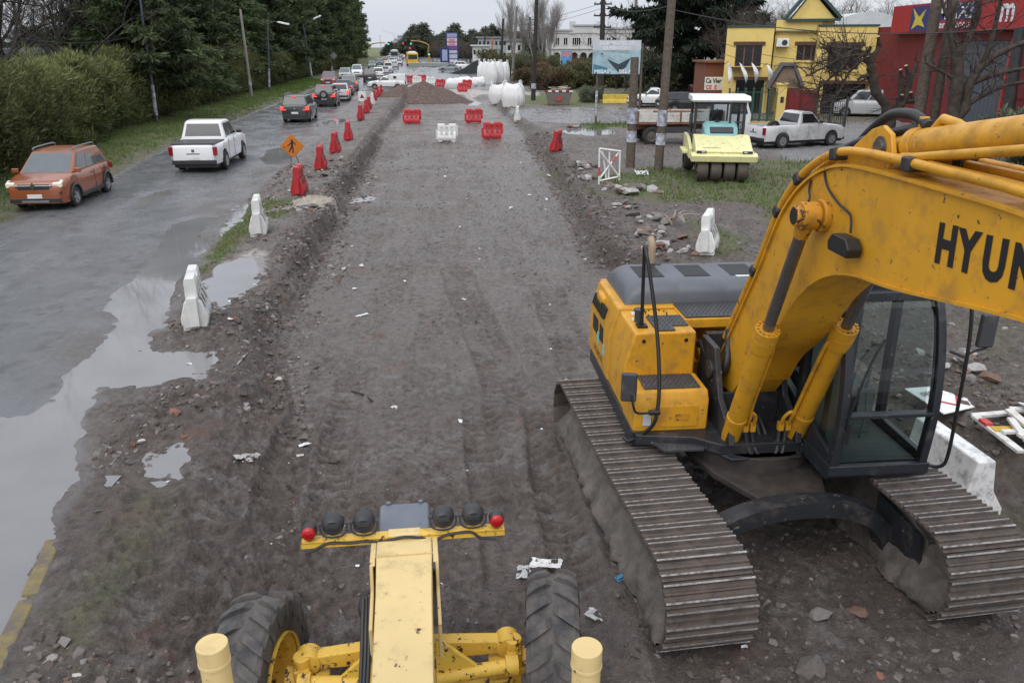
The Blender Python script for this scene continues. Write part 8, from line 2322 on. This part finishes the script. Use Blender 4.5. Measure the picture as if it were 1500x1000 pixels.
# around the excavator
x = 1.0 + 4.6 * rngd.random(3800); y = 4.2 + 5.0 * rngd.random(3800); clods('soil_clods', 'dark loose soil under and around the excavator', x, y, .007 + .04 * rngd.random(len(x)) ** 3.0, tints(len(x), 'dark'), 5)
def onright(t, y):
    a = X(LG, y); x = a + .2 + 7 * t ** 1.3; return x, y, rngd.random(len(x)) < sstep(.4, .62, fbm(x * .7, y * .7, 205, 4))
x, y = scatter(4200, onright, 8, 44, 1.3); clods('soil_clods', 'crumbs of soil and stone right of the dug bed', x, y, .012 + .05 * rngd.random(len(x)) ** 2.5, tints(len(x), 'soil'), 6)
# ---- pale flecks of litter
def anyw(t, y):
    a, c = X(LC, y) + .3, X(LF, y) + .5; return a + (c - a) * t, y, np.ones(len(y), bool)
x, y = scatter(130, anyw, 4.3, 40, 1.2); z = terrain(x, y); n = len(x)
s_ = .006 + .014 * rngd.random(n) ** 2 * (1 + y / 8); V = []
off = rngd.normal(0, 1, (n, 4, 3)) * .35 + np.array([(-1, -1, .3), (1, -1, .5), (1, 1, .3), (-1, 1, .6)])[None]
V = (off * s_[:, None, None] + np.stack([x, y, z + s_ * .7], 1)[:, None]).reshape(-1, 3)
me = np_mesh('litter_scraps', V, np.arange(n * 4).reshape(n, 4), attr_mat('litter', .6), False)
tc_ = np.array([[.62, .62, .62], [.55, .53, .5], [.1, .25, .42], [.45, .15, .1], [.6, .58, .4]])[rngd.choice(5, n, p=[.6, .25, .05, .05, .05])]
col_attr(me, 'tint', np.repeat(np.concatenate([tc_, np.ones((n, 1))], 1), 4, 0)); tag(inst('litter_scraps', me), 'tiny pale scraps of litter trodden into the mud', None, None, 'stuff')
# ---- bigger pieces of litter
def sheet_litter(label, px, py, w, h, col, seed, z=-.4, name='plastic_scrap', cat='litter'):
    p = G(px, py, z); p.z = gz(p.x, p.y) + .012
    n = 16; u = np.linspace(-1, 1, n); gx, gy = np.meshgrid(u, u); rs = np.random.default_rng(seed)
    nzv = fbm(gx.ravel() * 2.5 + seed, gy.ravel() * 2.5, seed, 3).reshape(gx.shape); edge = 1 + .35 * (fbm(gx.ravel() * 1.3, gy.ravel() * 1.3 + seed, seed + 2, 2).reshape(gx.shape) - .5)
    V = np.stack([(gx * w / 2 * edge).ravel(), (gy * h / 2 * edge).ravel(), (np.abs(nzv - .5) * .5 * min(w, h)).ravel()], 1); i = (np.arange(n - 1)[:, None] * n + np.arange(n - 1)[None]).ravel()
    keep = (fbm(gx.ravel()[i] * 1.6, gy.ravel()[i] * 1.6, seed + 7, 3) > .36)
    F = np.stack([i, i + 1, i + n + 1, i + n], 1)[keep]
    o = inst(name, np_mesh(name, V, F, M_('scrap_' + cat + str(col), col, .45, var=.2, scale=12), False)); o.location = p; o.rotation_euler = (0, 0, rs.random() * 6)
    tag(o, label, cat)
PLW = (.62, .62, .62)
for args in (('crumpled white plastic sheet lying ahead of the right grader tyre', 800, 832, .32, .15, PLW, 1), ('small grey plastic scrap beside the white sheet', 768, 838, .2, .16, (.42, .42, .42), 2), ('bright blue plastic scrap between tyre and track', 906, 861, .13, .09, (.05, .24, .42), 3),
             ('pale shredded plastic between tyre and track', 872, 902, .2, .14, (.4, .4, .4), 4), ('white plastic scraps in front of the lamp bar', 515, 798, .2, .1, (.5, .5, .5), 5), ('crumpled pale bag left of the grader lamps', 360, 690, .36, .2, (.34, .33, .32), 6),
             ('white strip of plastic on the bed', 452, 645, .3, .07, PLW, 7), ('grey piece of cloth on the left of the bed', 362, 616, .3, .12, (.28, .26, .25), 8), ('pale bag trodden into the mud by the bank', 440, 660, .24, .1, (.5, .48, .46), 9),
             ('white scrap beside the dark stick on the bed', 579, 596, .14, .09, PLW, 10), ('white paper on the bed near the track marks', 530, 462, .28, .08, PLW, 11), ('thin white rag on the grass by the wooden poles', 940, 257, .9, .5, (.6, .6, .62), 12, 0)):
    sheet_litter(*args)
b = MB(); p = G(515, 570, -.4); q = G(545, 590, -.4); p.z = gz(p.x, p.y) + .03; q.z = gz(q.x, q.y) + .04
b.tube(smooth_path([p, (p + q) / 2 + Vector((.03, 0, .02)), q], 5), .016, 6); tag(b.build('stick', MT['bark_dark']), 'thin dark stick lying on the dug bed', 'stick')
# brick dust streak
b = MB()
# ---- rubble heaps
v_, f_ = ico()
def rock_mesh(seed):
    rs = np.random.default_rng(seed); v = v_ * (.7 + .6 * rs.random((12, 1))); v[:, 2] *= .7
    b = MB(); b.add([tuple(p) for p in v], [tuple(k) for k in f_]); return v, f_
ROCKC = [M_('rubble_%d' % k, c, .85, var=.3, scale=5, bump=.5, bscale=30) for k, c in enumerate(((.12, .105, .095), (.20, .185, .175), (.36, .345, .33), (.17, .10, .075)))]
RK = []
for k in range(8):
    v, f = rock_mesh(k + 1); b = MB(); b.add([tuple(p) for p in v], [tuple(q) for q in f]); RK.append(b.mesh('stone', ROCKC[k % 4], 30))
def rubble(label, px, py, n, rad, sz, seed, z=0.0):
    rs = random.Random(seed); p = G(px, py, z); o = thing('rubble_heap', label, 'rubble', (p.x, p.y, gz(p.x, p.y)), 0)
    for k in range(n):
        a, r = rs.random() * 6.28, rad * rs.random() ** .6; x, y = r * math.cos(a), r * math.sin(a) * .8; s = sz * rs.uniform(.5, 1.3)
        zz = gz(p.x + x, p.y + y) - o.location.z + s * .25 + max(0, (rad - r)) * .10
        inst('stone', RK[rs.randrange(8)], o, T(x, y, zz) @ RZ(rs.random() * 6) @ RX(rs.gauss(0, .4)) @ Matrix.Diagonal((s * rs.uniform(.8, 1.6), s, s * rs.uniform(.6, 1), 1)))
for k, (px, py, n, rad, sz, lab) in enumerate(((850, 250, 16, .9, .16, 'grey rubble stones beside the tilted red barrier'), (858, 268, 14, .7, .14, 'rubble stones left of the crossed barricade frame'), (925, 285, 18, 1.0, .18, 'rubble with dark soil right of the crossed barricade frame'),
        (905, 282, 10, .6, .15, 'small stones at the foot of the crossed barricade frame'), (915, 308, 8, .5, .12, 'pale stones on the right bank'), (955, 328, 12, .7, .14, 'pale broken concrete on the bank behind the excavator hood'), (975, 352, 20, .8, .15, 'heap of broken concrete and roots left of the scribbled white barrier'),
        (965, 372, 12, .6, .13, 'grey stones below the root heap'), (1005, 375, 10, .5, .12, 'stones at the foot of the scribbled white barrier'), (478, 262, 8, .5, .13, 'dark stones between the red barriers'), (492, 240, 8, .5, .13, 'dark broken slabs beside the red barrier row'), (455, 312, 7, .5, .12, 'dark stones near the white barrier on the grass'),
        (1400, 545, 16, .8, .13, 'reddish clods and stones on the slope behind the cab'), (840, 188, 5, .4, .2, 'dark stone on the muddy track by the driveway'))):
    rubble(lab, px, py, n, rad, sz, 40 + k)
for k, (px, py, s, lab) in enumerate(((1200, 905, .10, 'large grey stone on the soil between the tracks'), (1190, 985, .13, 'flat grey stone lying in front of the tracks'), (1260, 900, .08, 'dark clod of soil between the tracks'), (840, 968, .05, 'small stone beside the right tyre'))):
    p = G(px, py, -.4); o = inst('stone', RK[(k * 3 + 1) % 8]); o.location = (p.x, p.y, gz(p.x, p.y) + s * .2); o.scale = (s * 1.3, s, s * .6); o.rotation_euler = (0, 0, k); o.name = 'loose_stone'; tag(o, lab, 'stone')
# roots sticking out of the heap
p = G(985, 335); o = thing('dead_roots', 'pale dead roots sticking out of the broken concrete heap', 'roots', (p.x, p.y, gz(p.x, p.y)))
rs = random.Random(6)
for k in range(7):
    b = MB(); a = rs.random() * 6.28; L = rs.uniform(.4, .9)
    b.tube(smooth_path([(0, 0, 0), (math.cos(a) * L * .4, math.sin(a) * L * .3, .2 + .2 * rs.random()), (math.cos(a) * L, math.sin(a) * L * .6, .1 + .25 * rs.random())], 5), .03, 6, r1=.01); b.build('root', M_('root_pale', (.30, .26, .22), .85, var=.3), o)
# ---- kerb with worn yellow paint
KY = pm('kerb_paint', (.26, .20, .045), .75, var=.2, scale=5, dirt=1.0, dirt_scale=3.5, dirt_col=(.12, .10, .085), bump=.4, bscale=30)
kb = bpy.data.objects.new('kerb', None); COL.objects.link(kb); tag(kb, kind='structure')
yk = 3.2
while yk < 6.9:
    x0, x1 = X(LC, yk), X(LC, yk + .93); a = math.atan2(.93, x1 - x0)
    b = MB(); b.box((.465, 0, 0), (.92, .16, .3)); b.build('kerb_stone', KY, kb, T(x0 + .02, yk, -.112 + .012 * math.sin(yk * 7)) @ RZ(a) @ RX(R(3)), bevel=.03); yk += .95
# ---- grass blades
GRM = leaf_mat('grass_blades', (.040, .082, .015), (.15, .215, .05), .3)
def grass_on(name, label, n, fx, y0, y1, pw, hgt, seed, thr=.35):
    rng = np.random.default_rng(seed); y = y0 + (y1 - y0) * rng.random(n) ** pw; x = fx(rng.random(n), y)
    A, B, C_ = masks(x, y); dens = A[:, 0] * sstep(.40, .6, fbm(x * 2.2, y * 2.2, 301, 4) * .7 + A[:, 0] * .25)
    k = rng.random(n) < dens * 1.1; x, y = x[k], y[k]
    for P, lev in PUDDLES[2:5]:
        m = poly_sdf(P, x, y) > .12; x, y = x[m], y[m]
    z = terrain(x, y); C0 = np.stack([x, y, z - .01], 1); N = np.tile([0., 0, 1.], (len(x), 1))
    h = hgt * (1 + y / 60)[:, None]
    d = N + rng.normal(0, .45, N.shape); d[:, 2] = np.abs(d[:, 2]) + .2; d /= np.linalg.norm(d, axis=1)[:, None]
    w = np.cross(d, rng.normal(0, 1, N.shape)); w /= np.linalg.norm(w, axis=1)[:, None]; L = h * (.5 + .9 * rng.random((len(x), 1)))
    V = np.empty((len(x), 3, 3)); V[:, 0] = C0 - w * L * .09; V[:, 1] = C0 + w * L * .09; V[:, 2] = C0 + d * L
    me = np_mesh(name, V.reshape(-1, 3), np.arange(len(x) * 3).reshape(-1, 3), GRM, False)
    t = np.clip(.5 + .5 * (fbm(x * .7, y * .7, 311, 3) - .5) * 2 + rng.normal(0, .2, len(x)), 0, 1); col_attr(me, 'tone', np.repeat(np.stack([t, t, t, np.ones(len(x))], 1), 3, 0))
    return tag(inst(name, me), label, None, None, 'stuff')
grass_on('grass', 'short grass on the verge below the hedge', 60000, lambda t, y: X(LA, y) - 1.0 + (X(LB, y) - X(LA, y) + 1.1) * t, 18, 120, 1.5, .075, 1)
grass_on('grass', 'patchy grass around the roller and the wooden poles', 110000, lambda t, y: X(LG, y) + 22 * t, 10, 62, 1.0, .11, 2)
grass_on('grass', 'grass strip between puddle and white barriers', 26000, lambda t, y: X(LC, y) + (X(LD, y) - X(LC, y)) * t, 4.5, 30, 1.0, .07, 3)
